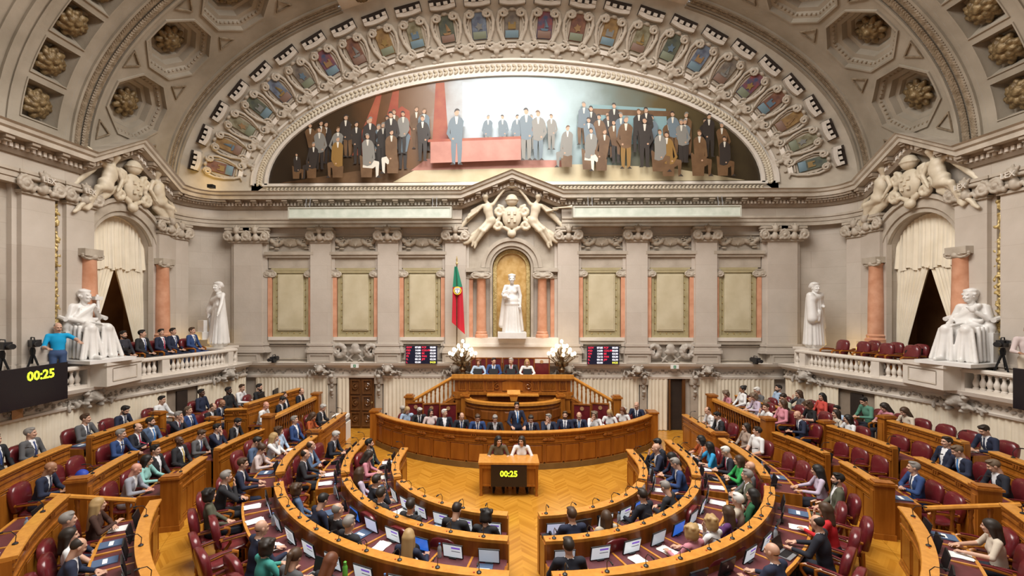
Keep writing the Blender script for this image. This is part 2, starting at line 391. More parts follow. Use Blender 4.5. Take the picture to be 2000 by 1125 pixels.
# ============================================================ FLOOR
def parquet():
    m = bpy.data.materials.new('herringbone_parquet'); m.use_nodes = True; nt = m.node_tree; b = nt.nodes['Principled BSDF']
    N = nt.nodes.new; L = nt.links.new
    g = N('ShaderNodeNewGeometry'); s = N('ShaderNodeSeparateXYZ'); L(g.outputs['Position'], s.inputs[0])
    def M(op, a, bb=None):
        n = N('ShaderNodeMath'); n.operation = op
        for i,x in enumerate((a,bb)):
            if x is None: continue
            if isinstance(x,(int,float)): n.inputs[i].default_value = x
            else: L(x, n.inputs[i])
        return n.outputs[0]
    pp = M('PINGPONG', s.outputs['X'], .34); t = M('ADD', s.outputs['Y'], pp); st = M('FLOOR', M('DIVIDE', t, .075)); cl = M('FLOOR', M('DIVIDE', s.outputs['X'], .34))
    cb = N('ShaderNodeCombineXYZ'); L(st, cb.inputs[0]); L(cl, cb.inputs[1])
    wn = N('ShaderNodeTexWhiteNoise'); wn.noise_dimensions = '2D'; L(cb.outputs[0], wn.inputs['Vector'])
    tc = N('ShaderNodeTexNoise'); tc.inputs['Scale'].default_value = .9; L(g.outputs['Position'], tc.inputs['Vector'])
    mixv = M('ADD', M('MULTIPLY', wn.outputs['Value'], .45), M('MULTIPLY', tc.outputs[0], .55))
    r = N('ShaderNodeValToRGB'); r.color_ramp.elements[0].position = .22; r.color_ramp.elements[1].position = .8
    r.color_ramp.elements[0].color = (.42,.172,.014,1); r.color_ramp.elements[1].color = (.61,.29,.036,1)
    L(mixv, r.inputs[0]); L(r.outputs[0], b.inputs['Base Color'])
    b.inputs['Roughness'].default_value = .27; b.inputs['Coat Weight'].default_value = .2; b.inputs['Coat Roughness'].default_value = .2
    return m
PARQ = parquet()
floor = MB().box(-14,14,-4,18.2,-.3,0).obj('floor', PARQ)
tag(floor, 'orange herringbone parquet floor of the hall', 'floor', kind='structure')
def arc(yc, a, b, p0, p1, n=None, sgn=1):
    n = n or max(3, int(abs(p1-p0)/3)+1)
    return [(sgn*a*math.sin(rad(p0+(p1-p0)*i/(n-1))), yc-b*math.cos(rad(p0+(p1-p0)*i/(n-1)))) for i in range(n)]
for (nm, yc, a0, b0, a1, b1, z) in (('floor_step_1', 11.9, 4.17, 4.47, 5.6, 5.75, .05), ('floor_step_2', 12.0, 5.58, 5.72, 7.565, 7.565, .15)):
    mb = MB()
    for s in (-1,1):
        pa = arc(11.9 if nm[-1]=='1' else 12.0, a0, b0, 3.2, 90, 32, sgn=s)+[(s*a0,12.9)]; pb = arc(12.0 if nm[-1]=='1' else 11.7, a1, b1, 3.2, 90, 32, sgn=s)+[(s*a1,12.9)]
        loft(mb, [[(x,y,0),(x,y,z),(u,v,z),(u,v,0)] for (x,y),(u,v) in zip(pa,pb)], caps=True)
    tag(mb.obj(nm, PARQ, smooth=False), 'low wooden floor step under the %s desk rows' % ('second' if nm[-1]=='1' else 'third'), 'floor', kind='structure')
for (nm, yc, r0, r1, z) in (('floor_tier_1', 11.7, 7.57, 9.0, .15), ('floor_tier_2', 11.5, 8.87, 10.3, .43), ('floor_tier_3', 11.3, 10.07, 13.0, .70)):
    mb = MB()
    for s in (-1,1):
        p0, p1 = (20, 104) if nm != 'floor_tier_3' else (30, 108)
        pa = arc(yc, r0, r0, p0, p1, sgn=s); pb = arc(yc, r1, r1, p0, p1, sgn=s)
        pa += [(pa[-1][0], 17.6)]; pb += [(pb[-1][0]*1.0, 17.6)]
        rings = [[(x,y,0),(x,y,z),(u,v,z),(u,v,0)] for (x,y),(u,v) in zip(pa,pb)]
        loft(mb, rings, caps=True)
    tag(mb.obj(nm, PARQ, smooth=False), 'raised wooden floor step under the %s tier of seats' % {'1':'lowest','2':'middle','3':'topmost'}[nm[-1]], 'floor', kind='structure')

# ============================================================ BACK WALL
YW = 17.85
def arch_plate(mb, x0,x1,z0,z1, cx, r, zs, ya, yb, zo=None, n=20):
    """plate between x0..x1, z0..z1 with an arched opening (radius r, springing zs, open down to zo)"""
    zo = z0 if zo is None else zo
    mb.box(x0,cx-r,ya,yb,z0,z1); mb.box(cx+r,x1,ya,yb,z0,z1)
    if zo > z0: mb.box(cx-r,cx+r,ya,yb,z0,zo)
    a = [(cx+r*math.cos(PI*i/n), zs+r*math.sin(PI*i/n)) for i in range(n+1)]
    rings = [[(x,ya,z),(x,ya,z1),(x,yb,z1),(x,yb,z)] for x,z in a]; loft(mb, rings, caps=True)
    return mb
wb = MB(); arch_plate(wb, -11.2, 11.2, 2.2, 9.3, 0, .74, 6.22, YW, YW+.4, zo=3.4); wb.box(-11.2,11.2,YW,YW+.4,0,2.2); wb.box(-1.1,1.1,YW+.4,YW+.5,3.2,7.2)
WALLB = wb.obj('wall_back', STONE); tag(WALLB, 'pale stone end wall with pilasters, niche and marble panels', 'wall', kind='structure')
me = make_pilaster(.8, 2.95, 7.23)
PILX = [s*x for x in (2.15,4.75,7.36) for s in (-1,1)]
for x in PILX:
    p = link('pilaster', me, WALLB, (x,YW,0)); link('capital', G_CAP, p, (0,-.22,7.23))
me2 = make_pilaster(1.1, 2.95, 7.23)
for s in (-1,1):
    p = link('pilaster', me2, WALLB, (s*10.2,YW,0)); 
    for dx in (-.36,.36): link('capital', G_CAP, p, (dx,-.22,7.23))
# pedestals with sunk panel below each pilaster
ped = MB(); ped.box(-.5,.5,-.30,.05,2.55,2.95); ped.frame(-.42,.42,2.60,2.90,.05,-.33,-.30)
pm = ped.mesh('pedestal', STONE)
for x in PILX+[-10.2,10.2]: link('pedestal', pm, WALLB, (x,YW,0))
# dado course and ledge
dd = MB(); dd.box(-10.9,10.9,YW-.12,YW+.05,3.28,3.42); dd.box(-10.9,10.9,YW-.08,YW+.05,2.55,2.62)
dd.obj('dado_moulding', STONEM, WALLB)
BAYS = [(-8.6,.72),(-6.05,.74),(-3.45,.74),(3.45,.74),(6.05,.74),(8.6,.72)]
pf = MB(); pf.frame(-.70,.70,3.55,6.12,.09,-.09,.02); pf.box(-.76,.76,-.10,.02,6.12,6.22)
pf_m = pf.mesh('panel_frame', OLIVE)
of = MB(); of.box(-.62,.62,-.035,.02,3.6,6.1); of_m = of.mesh('marble_border', OLIVE)
ip = MB(); ip.frust(-.50,.50,3.80,5.98,-.035,-.10,.05); ip.frame(-.50,.50,3.80,5.98,.04,-.09,-.03); ip_m = ip.mesh('marble_panel', YELM)
sill = MB(); sill.box(-.85,.85,-.16,.02,3.42,3.55); sill_m = sill.mesh('panel_sill', STONEL)
lint = MB(); lint.box(-.86,.86,-.10,.02,6.22,6.62); lint.box(-.92,.92,-.20,.02,6.62,6.72); lint.box(-.96,.96,-.26,.02,6.72,6.84); lint_m = lint.mesh('lintel', STONEM)
gfr = MB(); gfr.frame(-.92,.92,6.86,7.50,.05,-.06,.02); gfr_m = gfr.mesh('relief_frame', STONEM)
stud = MB(); stud.lathe([(.03,0),(.028,.02),(.012,.03)],6); stud_m = stud.xf(Matrix.Rotation(PI/2,4,'X')).mesh('stud', GOLD)
sc = MB(); sc.box(-.075,.075,-.14,.0,3.55,5.85); sc_m = sc.mesh('side_column', REDM)
for bx,_ in BAYS:
    link('marble_border', of_m, WALLB, (bx,YW,0)); f = link('panel_frame', pf_m, WALLB, (bx,YW,0)); link('marble_panel', ip_m, WALLB, (bx,YW,0))
    st = MB()
    for k in range(9):
        for sx in (-.56,.56): st._merge(MB().ell((sx,-.04,3.82+k*.26),(.025,.03,.025),6,3))
    for k in range(4): st._merge(MB().ell((-.36+k*.24,-.04,6.045),(.025,.03,.025),6,3))._merge(MB().ell((-.36+k*.24,-.04,3.70),(.025,.03,.025),6,3))
    o = st.obj('studs', GOLD, f); o['kind'] = 'stuff'
    link('panel_sill', sill_m, WALLB, (bx,YW,0)); link('lintel', lint_m, WALLB, (bx,YW,0)); link('relief_frame', gfr_m, WALLB, (bx,YW,0))
    o = link('garland', G_GARL, WALLB, (bx,YW-.02,7.17)); o.scale = (1.12,1.0,1.0)
    for sx in (-.80,.80):
        c = link('side_column', sc_m, WALLB, (bx+sx,YW,0)); link('capital', G_CAPS, c, (0,-.05,5.85)).scale = (.8,.6,.6)
for s in (-1,1):
    link('scroll_cartouche', G_SCROLL, WALLB, (s*6.05,YW-.06,2.98))
    b = MB(); b.frame(-.95,.95,2.66,3.24,.05,-.05,.02); b.obj('dado_panel', STONEM, WALLB, loc=(s*8.6,YW,0)); 
    b = MB(); b.frame(-.95,.95,2.66,3.24,.05,-.05,.02); b.obj('dado_panel', STONEM, WALLB, loc=(s*3.45,YW,0))
b = MB(); b.frame(-1.55,1.55,2.66,3.16,.05,-.05,.02); b.obj('dado_panel', STONEM, WALLB, loc=(0,YW,0))
# niche: gold mosaic back, arch mouldings, carved border, columns
nb = MB(); 
pts = [(.72*math.cos(PI*i/20), 6.22+.72*math.sin(PI*i/20)) for i in range(21)]+[(-.72,3.4),(.72,3.4)]
nb.prism(pts, YW+.22, YW+.30); nb.obj('mosaic_back', MOSA, WALLB)
def arch_ring(mb, cx, zs, r0, r1, ya, yb, zlo, n=20, mi=0):
    a = [(math.cos(PI*i/n), math.sin(PI*i/n)) for i in range(n+1)]
    rings = [[(cx+r0,ya,zlo),(cx+r1,ya,zlo),(cx+r1,yb,zlo),(cx+r0,yb,zlo)]] if zlo < zs else []
    rings += [[(cx+r0*c,ya,zs+r0*s),(cx+r1*c,ya,zs+r1*s),(cx+r1*c,yb,zs+r1*s),(cx+r0*c,yb,zs+r0*s)] for c,s in a]
    if zlo < zs: rings += [[(cx-r0,ya,zlo),(cx-r1,ya,zlo),(cx-r1,yb,zlo),(cx-r0,yb,zlo)]]
    return loft(mb, rings, caps=True, mi=mi)
arch_ring(MB(), 0, 6.22, .58, .72, YW+.12, YW+.22, 3.4).obj('carved_border', GOLD, WALLB)
am = MB(); arch_ring(am,0,6.22,.74,.84,YW-.10,YW+.02,3.42); arch_ring(am,0,6.22,.84,1.02,YW-.17,YW+.02,6.22); arch_ring(am,0,6.22,1.02,1.16,YW-.24,YW+.02,6.22); am.box(-1.75,-.84,YW-.32,YW+.02,6.05,6.2); am.box(.84,1.75,YW-.32,YW+.02,6.05,6.2)
am.box(-1.7,-.88,YW-.06,YW+.02,6.2,8.0); am.box(.88,1.7,YW-.06,YW+.02,6.2,8.0)
am.obj('arch_moulding', STONEM, WALLB)
colm = MB(); colm.lathe([(.25,0),(.25,.1),(.21,.14),(.22,.2),(.185,.24),(.18,1.2),(.165,2.18),(.19,2.22),(.17,2.25)],18); colm_m = colm.mesh('column', REDM)
for s in (-1,1):
    c = link('column', colm_m, WALLB, (s*1.16,YW-.26,3.55)); link('capital', G_CAPS, c, (0,-.02,2.22)).scale = (1.2,1.1,.65)
    q = MB(); q.box(-.09,.09,-.10,0,3.55,5.8); c = q.obj('side_column', REDM, WALLB, loc=(s*1.58,YW,0)); link('capital', G_CAPS, c, (0,-.04,5.78)).scale = (.7,.6,.65)
q = MB(); q.box(-1.75,1.75,YW-.5,YW,3.32,3.55); q.box(-1.8,1.8,YW-.54,YW,3.22,3.32); q.box(-1.72,1.72,YW-.44,YW,2.6,3.22); q.obj('niche_plinth', STONEL, WALLB)

# ---- entablature: one continuous moulding round the hall, breaking up into gables over the three arches
XS = 12.4
def ent_path():
    L = [(-XS,0.0,0)]+[(-XS,y,0) for y in (8,11,12.55)]+[(-XS,14.3,1.0),(-XS,16.05,0)]
    L += [(-XS+1.45*(1-math.cos(PI/2*i/8)), 16.4+1.45*math.sin(PI/2*i/8), 0) for i in range(9)]
    L += [(-8,YW,0),(-5,YW,0),(-1.9,YW,0)]
    R = [(-x,y,d) for x,y,d in reversed(L)]
    return L+[(0,YW,.75)]+R
EP = ent_path()
def dense(path, step):
    out = []
    for a,b in zip(path[:-1],path[1:]):
        n = max(1,int(math.dist(a[:2],b[:2])/step)); out += [tuple(a[j]+(b[j]-a[j])*i/n for j in range(3)) for i in range(n)]
    return out+[path[-1]]
ENT = empty('trim_1', label='stone entablature with dentils running round the hall', cat='cornice', kind='structure')
def flat_parts():
    i0 = [i for i,p in enumerate(EP) if p[2] > 0]; cuts = [0]; out_ = []
    a_ = 0
    for i in i0: out_.append(EP[a_:i]); a_ = i+1
    out_.append(EP[a_:]); return [p for p in out_ if len(p) > 1]
for EF in flat_parts(): MB().sweep(EF, [(.02,7.78),(-.28,7.78),(-.28,7.92),(-.31,7.92),(-.31,8.06),(-.35,8.06),(-.35,8.14),(.02,8.14)]).obj('architrave', STONEM, ENT, angle=25)
for EF in flat_parts(): MB().sweep(EF, [(.02,8.14),(-.27,8.14),(-.27,8.46),(.02,8.46)]).obj('frieze_band', STONE, ENT, angle=25)
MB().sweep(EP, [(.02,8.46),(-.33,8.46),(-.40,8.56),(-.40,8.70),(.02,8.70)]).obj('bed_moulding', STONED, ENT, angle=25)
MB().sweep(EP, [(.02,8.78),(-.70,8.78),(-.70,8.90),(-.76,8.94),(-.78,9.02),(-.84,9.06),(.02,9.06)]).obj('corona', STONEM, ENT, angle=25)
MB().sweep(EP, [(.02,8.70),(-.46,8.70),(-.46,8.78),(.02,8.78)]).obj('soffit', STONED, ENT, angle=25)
dn = MB(); dp = dense(EP,.13)
for i in range(1,len(dp)-1):
    a,b = dp[i-1],dp[i+1]; L = math.dist(a[:2],b[:2]); tx,ty = (b[0]-a[0])/L,(b[1]-a[1])/L; nx,ny = -ty,tx; p = dp[i]
    if p[1] < 8: continue
    e = .038
    q = [(p[0]-nx*n+tx*s, p[1]-ny*n+ty*s, z+p[2]+s*(b[2]-a[2])/L) for z in (8.58,8.69) for (n,s) in ((.36,-e),(.36,e),(.45,e),(.45,-e))]
    dn.add(q, [(0,1,2,3),(4,5,6,7),(0,1,5,4),(1,2,6,5),(2,3,7,6),(3,0,4,7)])
o = dn.obj('dentils', STONEL, ENT, smooth=False); o['kind'] = 'stuff'
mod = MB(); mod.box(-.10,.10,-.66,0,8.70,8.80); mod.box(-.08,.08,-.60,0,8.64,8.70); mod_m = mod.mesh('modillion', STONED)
dp = dense(EP,.52)
for i in range(1,len(dp)-1):
    p = dp[i]
    if p[1] < 8.4: continue
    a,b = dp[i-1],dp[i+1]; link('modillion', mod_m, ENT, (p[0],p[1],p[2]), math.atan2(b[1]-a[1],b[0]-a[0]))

for sgn_ in (-1,1):
    q = MB(); q.add([(sgn_*(XS-.02),y,z) for y,z in ((12.5,8.9),(16.1,8.9),(14.3,10.0))]+[(sgn_*(XS+.1),y,z) for y,z in ((12.5,8.9),(16.1,8.9),(14.3,10.0))],[(0,1,2),(3,4,5),(0,1,4,3),(1,2,5,4),(2,0,3,5)]); q.obj('tympanum', STONE, ENT, smooth=False)
# ---- concave corners between end wall and side walls
for s,nm in ((-1,'wall_corner_left'),(1,'wall_corner_right')):
    pa = [(s*(XS-1.45*(1-math.cos(PI/2*i/8))), 16.4+1.45*math.sin(PI/2*i/8)) for i in range(9)]
    mb = MB(); loft(mb, [[(x,y,2.2),(x,y,9.3)] for x,y in pa], closed=False)
    c = mb.obj(nm, STONE); tag(c, 'curved stone corner wall behind the %s standing statue' % ('flag side' if s<0 else 'scroll bearing'), 'wall', kind='structure')
    for (i,w) in ((1,.0),):
        p = link('pilaster', me, c, (s*(XS-.03),16.55,0), s*PI/2*-1*.86); link('capital', G_CAP, p, (0,-.22,7.23))

# ============================================================ SIDE WALLS
AY, AR, AZ = 14.3, 1.22, 6.4
G_COL = MB().lathe([(.30,0),(.30,.1),(.25,.15),(.27,.22),(.225,.27),(.22,1.3),(.195,2.55),(.225,2.6),(.2,2.64)],20).mesh('column', REDM)
def lettering(body, size, m, parent, M, name='lettering', extr=.01, bold=0.0, align='CENTER'):
    c = bpy.data.curves.new(name, 'FONT'); c.body = body; c.size = size; c.extrude = extr; c.align_x = align; c.align_y = 'CENTER'; c.offset = bold; c.resolution_u = 2
    t = bpy.data.objects.new(name, c); COL.objects.link(t)
    dg = bpy.context.evaluated_depsgraph_get(); me = bpy.data.meshes.new_from_object(t.evaluated_get(dg)); bpy.data.objects.remove(t)
    me.materials.clear(); me.materials.append(m); me.name = name
    o = bpy.data.objects.new(name, me); COL.objects.link(o); o.parent = parent; o.matrix_local = M; return o
RX90 = Matrix.Rotation(PI/2,4,'X')
WALLS = {}
for s,nm in ((-1,'wall_left'),(1,'wall_right')):
    T = Matrix(((0,s,0,s*XS),(1,0,0,0),(0,0,1,0),(0,0,0,1)))      # local x along the hall, y outwards
    mb = MB(); arch_plate(mb, 0, 16.5, 2.2, 9.3, AY, AR, AZ, 0, .4, zo=2.6); mb.xf(T)
    W = mb.obj(nm, STONE); WALLS[s] = W
    tag(W, 'stone side wall with arched tribune opening, %s' % ('beside the flag side gallery' if s<0 else 'behind the burgundy gallery chairs'), 'wall', kind='structure')
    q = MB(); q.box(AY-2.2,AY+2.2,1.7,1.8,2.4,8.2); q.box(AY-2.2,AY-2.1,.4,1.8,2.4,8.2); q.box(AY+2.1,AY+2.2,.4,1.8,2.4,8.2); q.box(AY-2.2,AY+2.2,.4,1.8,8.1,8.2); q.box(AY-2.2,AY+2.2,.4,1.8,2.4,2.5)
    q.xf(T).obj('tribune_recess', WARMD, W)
    q = MB(); arch_ring(q, AY, AZ, AR, AR+.14, -.10,.02, AZ); arch_ring(q, AY, AZ, AR+.14, AR+.42, -.16,.02, AZ); arch_ring(q, AY, AZ, AR+.42, AR+.54, -.24,.02, AZ)
    q.box(AY-AR-.55,AY-AR+.04,-.46,.1,AZ-.2,AZ); q.box(AY+AR-.04,AY+AR+.55,-.46,.1,AZ-.2,AZ); q.xf(T).obj('arch_moulding', STONEM, W)
    q = MB(); q.box(AY-AR-.6,AY-AR+.1,-.5,.1,2.6,3.55); q.box(AY+AR-.1,AY+AR+.6,-.5,.1,2.6,3.55); q.box(AY-AR-.66,AY-AR+.14,-.56,.1,3.45,3.56); q.box(AY+AR-.14,AY+AR+.66,-.56,.1,3.45,3.56)
    q.xf(T).obj('column_plinth', STONE, W)
    for e in (-1,1):
        c = link('column', G_COL, W, tuple(T@Vector((AY+e*(AR+.22),-.24,3.56)))); k = link('capital', G_CAPS, c, (0,0,2.52), -s*PI/2); k.scale = (1.05,1.0,.62)
        q = MB(); q.box(AY+e*(AR+.52)-.12,AY+e*(AR+.52)+.12,-.12,.02,3.56,6.1); c = q.xf(T).obj('side_column', REDM, W)
        k = link('capital', G_CAPS, c, tuple(T@Vector((AY+e*(AR+.52),-.06,6.05))), -s*PI/2); k.scale = (.6,.6,.62)
    pl = make_pilaster(.85, 3.0, 7.62) if s < 0 else pl
    for u in (11.45,12.62,16.0):
        z = 0 if u < 14 else -.3
        p = link('pilaster', pl, W, tuple(T@Vector((u,0,z))), -s*PI/2); link('capital', G_CAPW, p, (0,-.22,7.62))
        if u < 14: lettering('LEX', .20, STONEL, p, Matrix.Translation((0,-.52,7.98))@RX90, extr=.02)
    q = MB(); r = np.random.default_rng(11)
    P = []
    for k in range(150): P.append(ell((r.uniform(-.10,.10),-.03-.06*r.random(),3.5+k*.027),(.065,.05,.04),k=.010,rot=Matrix.Rotation(r.uniform(0,3),3,'Y')))
    if s < 0: GST = solid_mesh('gilt_relief_strip', P, .02, GOLD)
    link('gilt_relief_strip', GST, W, tuple(T@Vector((12.04,-.02,0))), -s*PI/2)
    q = MB(); q.box(11.92,12.16,-.03,.02,3.4,7.7); q.xf(T).obj('strip_ground', GOLD, W)
    q = MB(); q.box(0,16.5,-.2,.05,2.55,2.95); q.box(0,16.5,-.26,.05,2.95,3.05); q.xf(T).obj('dado_moulding', STONEM, W)

# ============================================================ LUNETTE, SPLAYED ARCH AND VAULT
VA, VB, VZ = 12.3, 7.4, 9.05
CEIL = empty('ceiling', label='coffered stone barrel vault with painted arch over the end wall', cat='ceiling', kind='structure')
lp = MB(); n = 48
E0 = [(9.55*math.cos(PI*i/n), 9.52+4.15*math.sin(PI*i/n)) for i in range(n+1)]
E1 = [(10.2*math.cos(PI*i/n), 9.06+5.20*math.sin(PI*i/n)) for i in range(n+1)]
loft(lp, [[(x,YW-.02,z),(u,YW-.02,v)] for (x,z),(u,v) in zip(E0,E1)], closed=False)
lp.box(-10.2,10.2,YW-.02,YW+.3,9.0,9.54)
lp.obj('lunette_surround', STONEL, CEIL)
def ering(o0,o1,ya,yb,mb):
    A = lambda o,i: ((9.55+o)*math.cos(PI*i/n), 9.45+(4.22+o)*math.sin(PI*i/n))
    return loft(mb, [[(A(o0,i)[0],yb,A(o0,i)[1]),(A(o0,i)[0],ya,A(o0,i)[1]),(A(o1,i)[0],ya,A(o1,i)[1]),(A(o1,i)[0],yb,A(o1,i)[1])] for i in range(n+1)], caps=True)
mb = MB(); ering(-.06,.06,YW-.16,YW,mb); ering(.52,.60,YW-.16,YW,mb); mb.box(-9.7,9.7,YW-.16,YW,9.40,9.50); mb.box(-10.1,10.1,YW-.16,YW,9.10,9.17); mb.obj('lunette_frame_moulding', STONEL, CEIL)
mb = MB(); r = np.random.default_rng(2)
def leafy(mb, p, t, nrm, yd, sz):
    """two small crossed leaves at p in the x,z plane, along t"""
    for e in (-1,1):
        d = (t*.8+nrm*e*.6); d.normalize(); R = Matrix((d, Vector((0,1,0)), d.cross(Vector((0,1,0))))).transposed()
        mb.ell(p+nrm*e*sz*.45+Vector((0,-yd,0)), (sz*.8,sz*.45,sz*.42), 6, 4, rot=R)
for i in range(150):
    t = PI*(i+.5)/150; p = Vector(((9.55+.29)*math.cos(t), YW-.02, 9.45+(4.22+.29)*math.sin(t))); tg = Vector((-9.6*math.sin(t),0,4.3*math.cos(t))).normalized(); leafy(mb,p,tg,Vector((tg.z,0,-tg.x)),.04,.13)
for i in range(130):
    leafy(mb, Vector((-9.6+19.2*(i+.5)/130, YW-.02, 9.285)), Vector((1,0,0)), Vector((0,0,1)), .05, .095)
o = mb.obj('leaf_band', mat('leaf_band_stone',(.52,.45,.34),(.62,.55,.43),6,.55), CEIL); o['kind'] = 'stuff'
# splayed arch
def splay(t,u): 
    a = 10.2+2.1*u; b = 5.20+2.2*u; return Vector((a*math.cos(t), YW-.05-1.25*u, VZ+b*math.sin(t)))
mb = MB(); rings = [[splay(PI*i/64,u) for u in (0,.06,.06,.3,.6,1.0)] for i in range(65)]; loft(mb, rings, closed=False); mb.obj('splayed_arch', mat('stone_arch',(.37,.315,.245),(.47,.41,.33),1.4,.6,bump=.06,bscale=12), CEIL)
# cartouche pieces (local x along the arch, y = into the stone is +, z up the splay)
def cartouche_meshes():
    P = []
    for s in (-1,1):
        line = [(s*.16,-.78),(s*.30,-.55),(s*.42,-.2),(s*.46,.15),(s*.40,.45),(s*.28,.56)]
        for a,b in zip(line[:-1],line[1:]): P.append(cap((a[0],-.07,a[1]),(b[0],-.07,b[1]),.055,k=.015))
        sp = spiral((s*.28,.42),.15,1.35,-s,14)
        for a,b in zip(sp[:-1],sp[1:]): P.append(cap((a[0],-.10,a[2]),(b[0],-.13,b[2]),.042,k=.01))
        P.append(cap((s*.16,-.78),(0,0)) if False else cap((s*.16,-.07,-.78),(s*.30,-.08,-.86),.05,.03,k=.02))
        line = [(s*.24,-.5),(s*.33,-.2),(s*.36,.1),(s*.3,.3)]
        for a,b in zip(line[:-1],line[1:]): P.append(cap((a[0],-.05,a[1]),(b[0],-.05,b[1]),.025,k=.01))
    P += [cap((-.14,-.06,-.60),(.14,-.06,-.60),.035,k=.02), cap((-.3,-.05,.52),(.3,-.05,.52),.04,k=.02), ell((0,-.09,.55),(.09,.06,.07),k=.02), cap((0,-.06,-.92),(0,-.06,-.98),.05,.03)]
    fr = solid_mesh('cartouche', P, .02, STONEM)
    c = MB(); m = 8
    rr = [[(-.40+.8*i/m, y, z+.06*(2*i/m-1)**2*1.0) for (y,z) in ((-.05,.66),(-.26,.70),(-.26,.84),(-.05,.80))] for i in range(m+1)]; loft(c, rr, caps=True)
    for k in range(4):
        x = -.33+.22*k; c.box(x-.065,x+.065,-.29,-.18,.84+.04*(abs(x)/.33),.95+.04*(abs(x)/.33))
    cr = c.mesh('mural_crown', mat('crown_stone',(.48,.43,.37),(.58,.53,.47),3,.5), smooth=False)
    bk = MB().box(-.42,.42,-.07,.03,.72,1.10).mesh('crown_shadow_backing', DARK)  # black block stands in for the shadow behind the crown
    p = MB(); p.frust(-.24,.24,-.50,.50,.0,-.06,.02); pl = p.mesh('painted_shield', None)
    pn = MB(); pn.box(-.22,.22,-.09,.0,-.84,-.68); nm_ = pn.mesh('name_tablet', STONEL)
    P = []
    for k in range(7):
        a = (k-3)*.42; P.append(cap((0,-.06,-.22),(math.sin(a)*.17,-.09,-.02+math.cos(a)*.20-.20),.035,.045,k=.012))
    P += [ell((0,-.10,-.26),(.08,.07,.08),k=.02), cap((0,-.07,-.30),(0,-.06,-.46),.07,.03,k=.03)]
    for s in (-1,1):
        sp = spiral((s*.14,-.02),.16,1.2,s,12)
        for a,b in zip(sp[:-1],sp[1:]): P.append(cap((a[0],-.06,a[2]),(b[0],-.10,b[2]),.038,k=.01))
        P.append(ell((s*.10,-.06,-.40),(.08,.05,.06),k=.02))
    sh = solid_mesh('scallop_shell', P, .02, STONEM)
    return fr,cr,bk,pl,nm_,sh
CA = cartouche_meshes()
arcs = [splay(PI*i/400,.55) for i in range(401)]; cl = [0]
for a,b in zip(arcs[:-1],arcs[1:]): cl.append(cl[-1]+(b-a).length)
SHC = [((.05,.06,.05),(.10,.11,.07)),((.10,.04,.03),(.20,.09,.05)),((.07,.08,.12),(.16,.20,.26)),((.16,.09,.03),(.28,.17,.06)),((.10,.08,.07),(.20,.17,.13)),((.12,.10,.05),(.26,.24,.16)),((.04,.06,.12),(.22,.05,.04))]
def splay_matrix(t,u):
    p = splay(t,u); tx = (splay(t+1e-3,u)-splay(t-1e-3,u)).normalized(); tz = (splay(t,u+1e-3)-splay(t,u-1e-3)).normalized(); ny = tz.cross(tx).normalized()
    if ny.y < 0: pass
    c = Vector((0,5,6)); 
    if ny.dot(p-c) < 0: tx = -tx; ny = tz.cross(tx).normalized()
    return Matrix(((tx.x,ny.x,tz.x,p.x),(tx.y,ny.y,tz.y,p.y),(tx.z,ny.z,tz.z,p.z),(0,0,0,1)))
def cart_t(k):
    f = .037+.926*k/24; ta = float(np.interp(cl[-1]*f, cl, np.linspace(0,PI,401))); t = .4*ta+.6*(PI*(.045+.91*k/24))
    e = .02; d = (splay(t+e,.46)-splay(t-e,.46)).length/(2*e)*(.4*(cl[-1]*.926/24)/((splay(ta+e,.55)-splay(ta-e,.55)).length/(2*e))+.6*PI*.91/24)
    return t, d
NAMES = {12:'LISBOA', 13:'PORTO', 11:'COIMBRA'}
for k in range(25):
    t,sp_ = cart_t(k); M = splay_matrix(t,.46); o = link('cartouche', CA[0], CEIL); o.matrix_local = M@Matrix.Diagonal((sp_*.96,1.0,.90,1))
    link('mural_crown', CA[1], o); link('crown_shadow_block', CA[2], o)
    c1,c2 = SHC[(k*5)%7]; sm = mat('shield_paint_%d'%((k*5)%7), c1, c2, 5, .6)
    link('painted_shield', CA[3], o, mat=sm); q = MB(); q.frust(-.21,.21,-.47,-.20,-.062,-.070,.01); q.obj('shield_field', mat('shield_field_%d'%(k%3), ((.13,.20,.24),(.17,.19,.13),(.19,.115,.085))[k%3], None, rough=.6), o)
    d = MB(); rr = np.random.default_rng(k)
    kind = k%3
    if kind == 0: d.prism([(-.12,-.15),(.12,-.15),(.12,.10),(.06,.10),(.06,.02),(-.06,.02),(-.06,.10),(-.12,.10)], -.085,-.05)
    elif kind == 1: d.prism([(.13*math.cos(a)*(1 if j%2 else .55), -.02+.17*math.sin(a)*(1 if j%2 else .55)) for j,a in enumerate([2*PI*q/10 for q in range(10)])], -.085,-.05)
    else: d.prism([(-.14,-.12),(.14,-.12),(.09,-.2),(-.09,-.2)], -.085,-.05); d.box(-.01,.01,-.085,-.05,-.12,.2); d.prism([(.02,-.08),(.13,-.08),(.02,.18)], -.085,-.05)
    d.obj('shield_charge', mat('charge_paint_%d'%(k%4), ((.22,.14,.04),(.17,.17,.16),(.24,.14,.06),(.09,.14,.19))[k%4], None, rough=.55), o, smooth=False)
    nt_ = link('name_tablet', CA[4], o)
    if k in NAMES: lettering(NAMES[k], .105, STONED, o, Matrix.Translation((0,-.093,-.76))@RX90, extr=.004)
    if k < 24:
        t2,sp2 = cart_t(k+.5); o2 = link('scallop_shell', CA[5], CEIL); o2.matrix_local = splay_matrix(t2,.22)@Matrix.Diagonal((sp2*1.1,1.0,1.05,1))
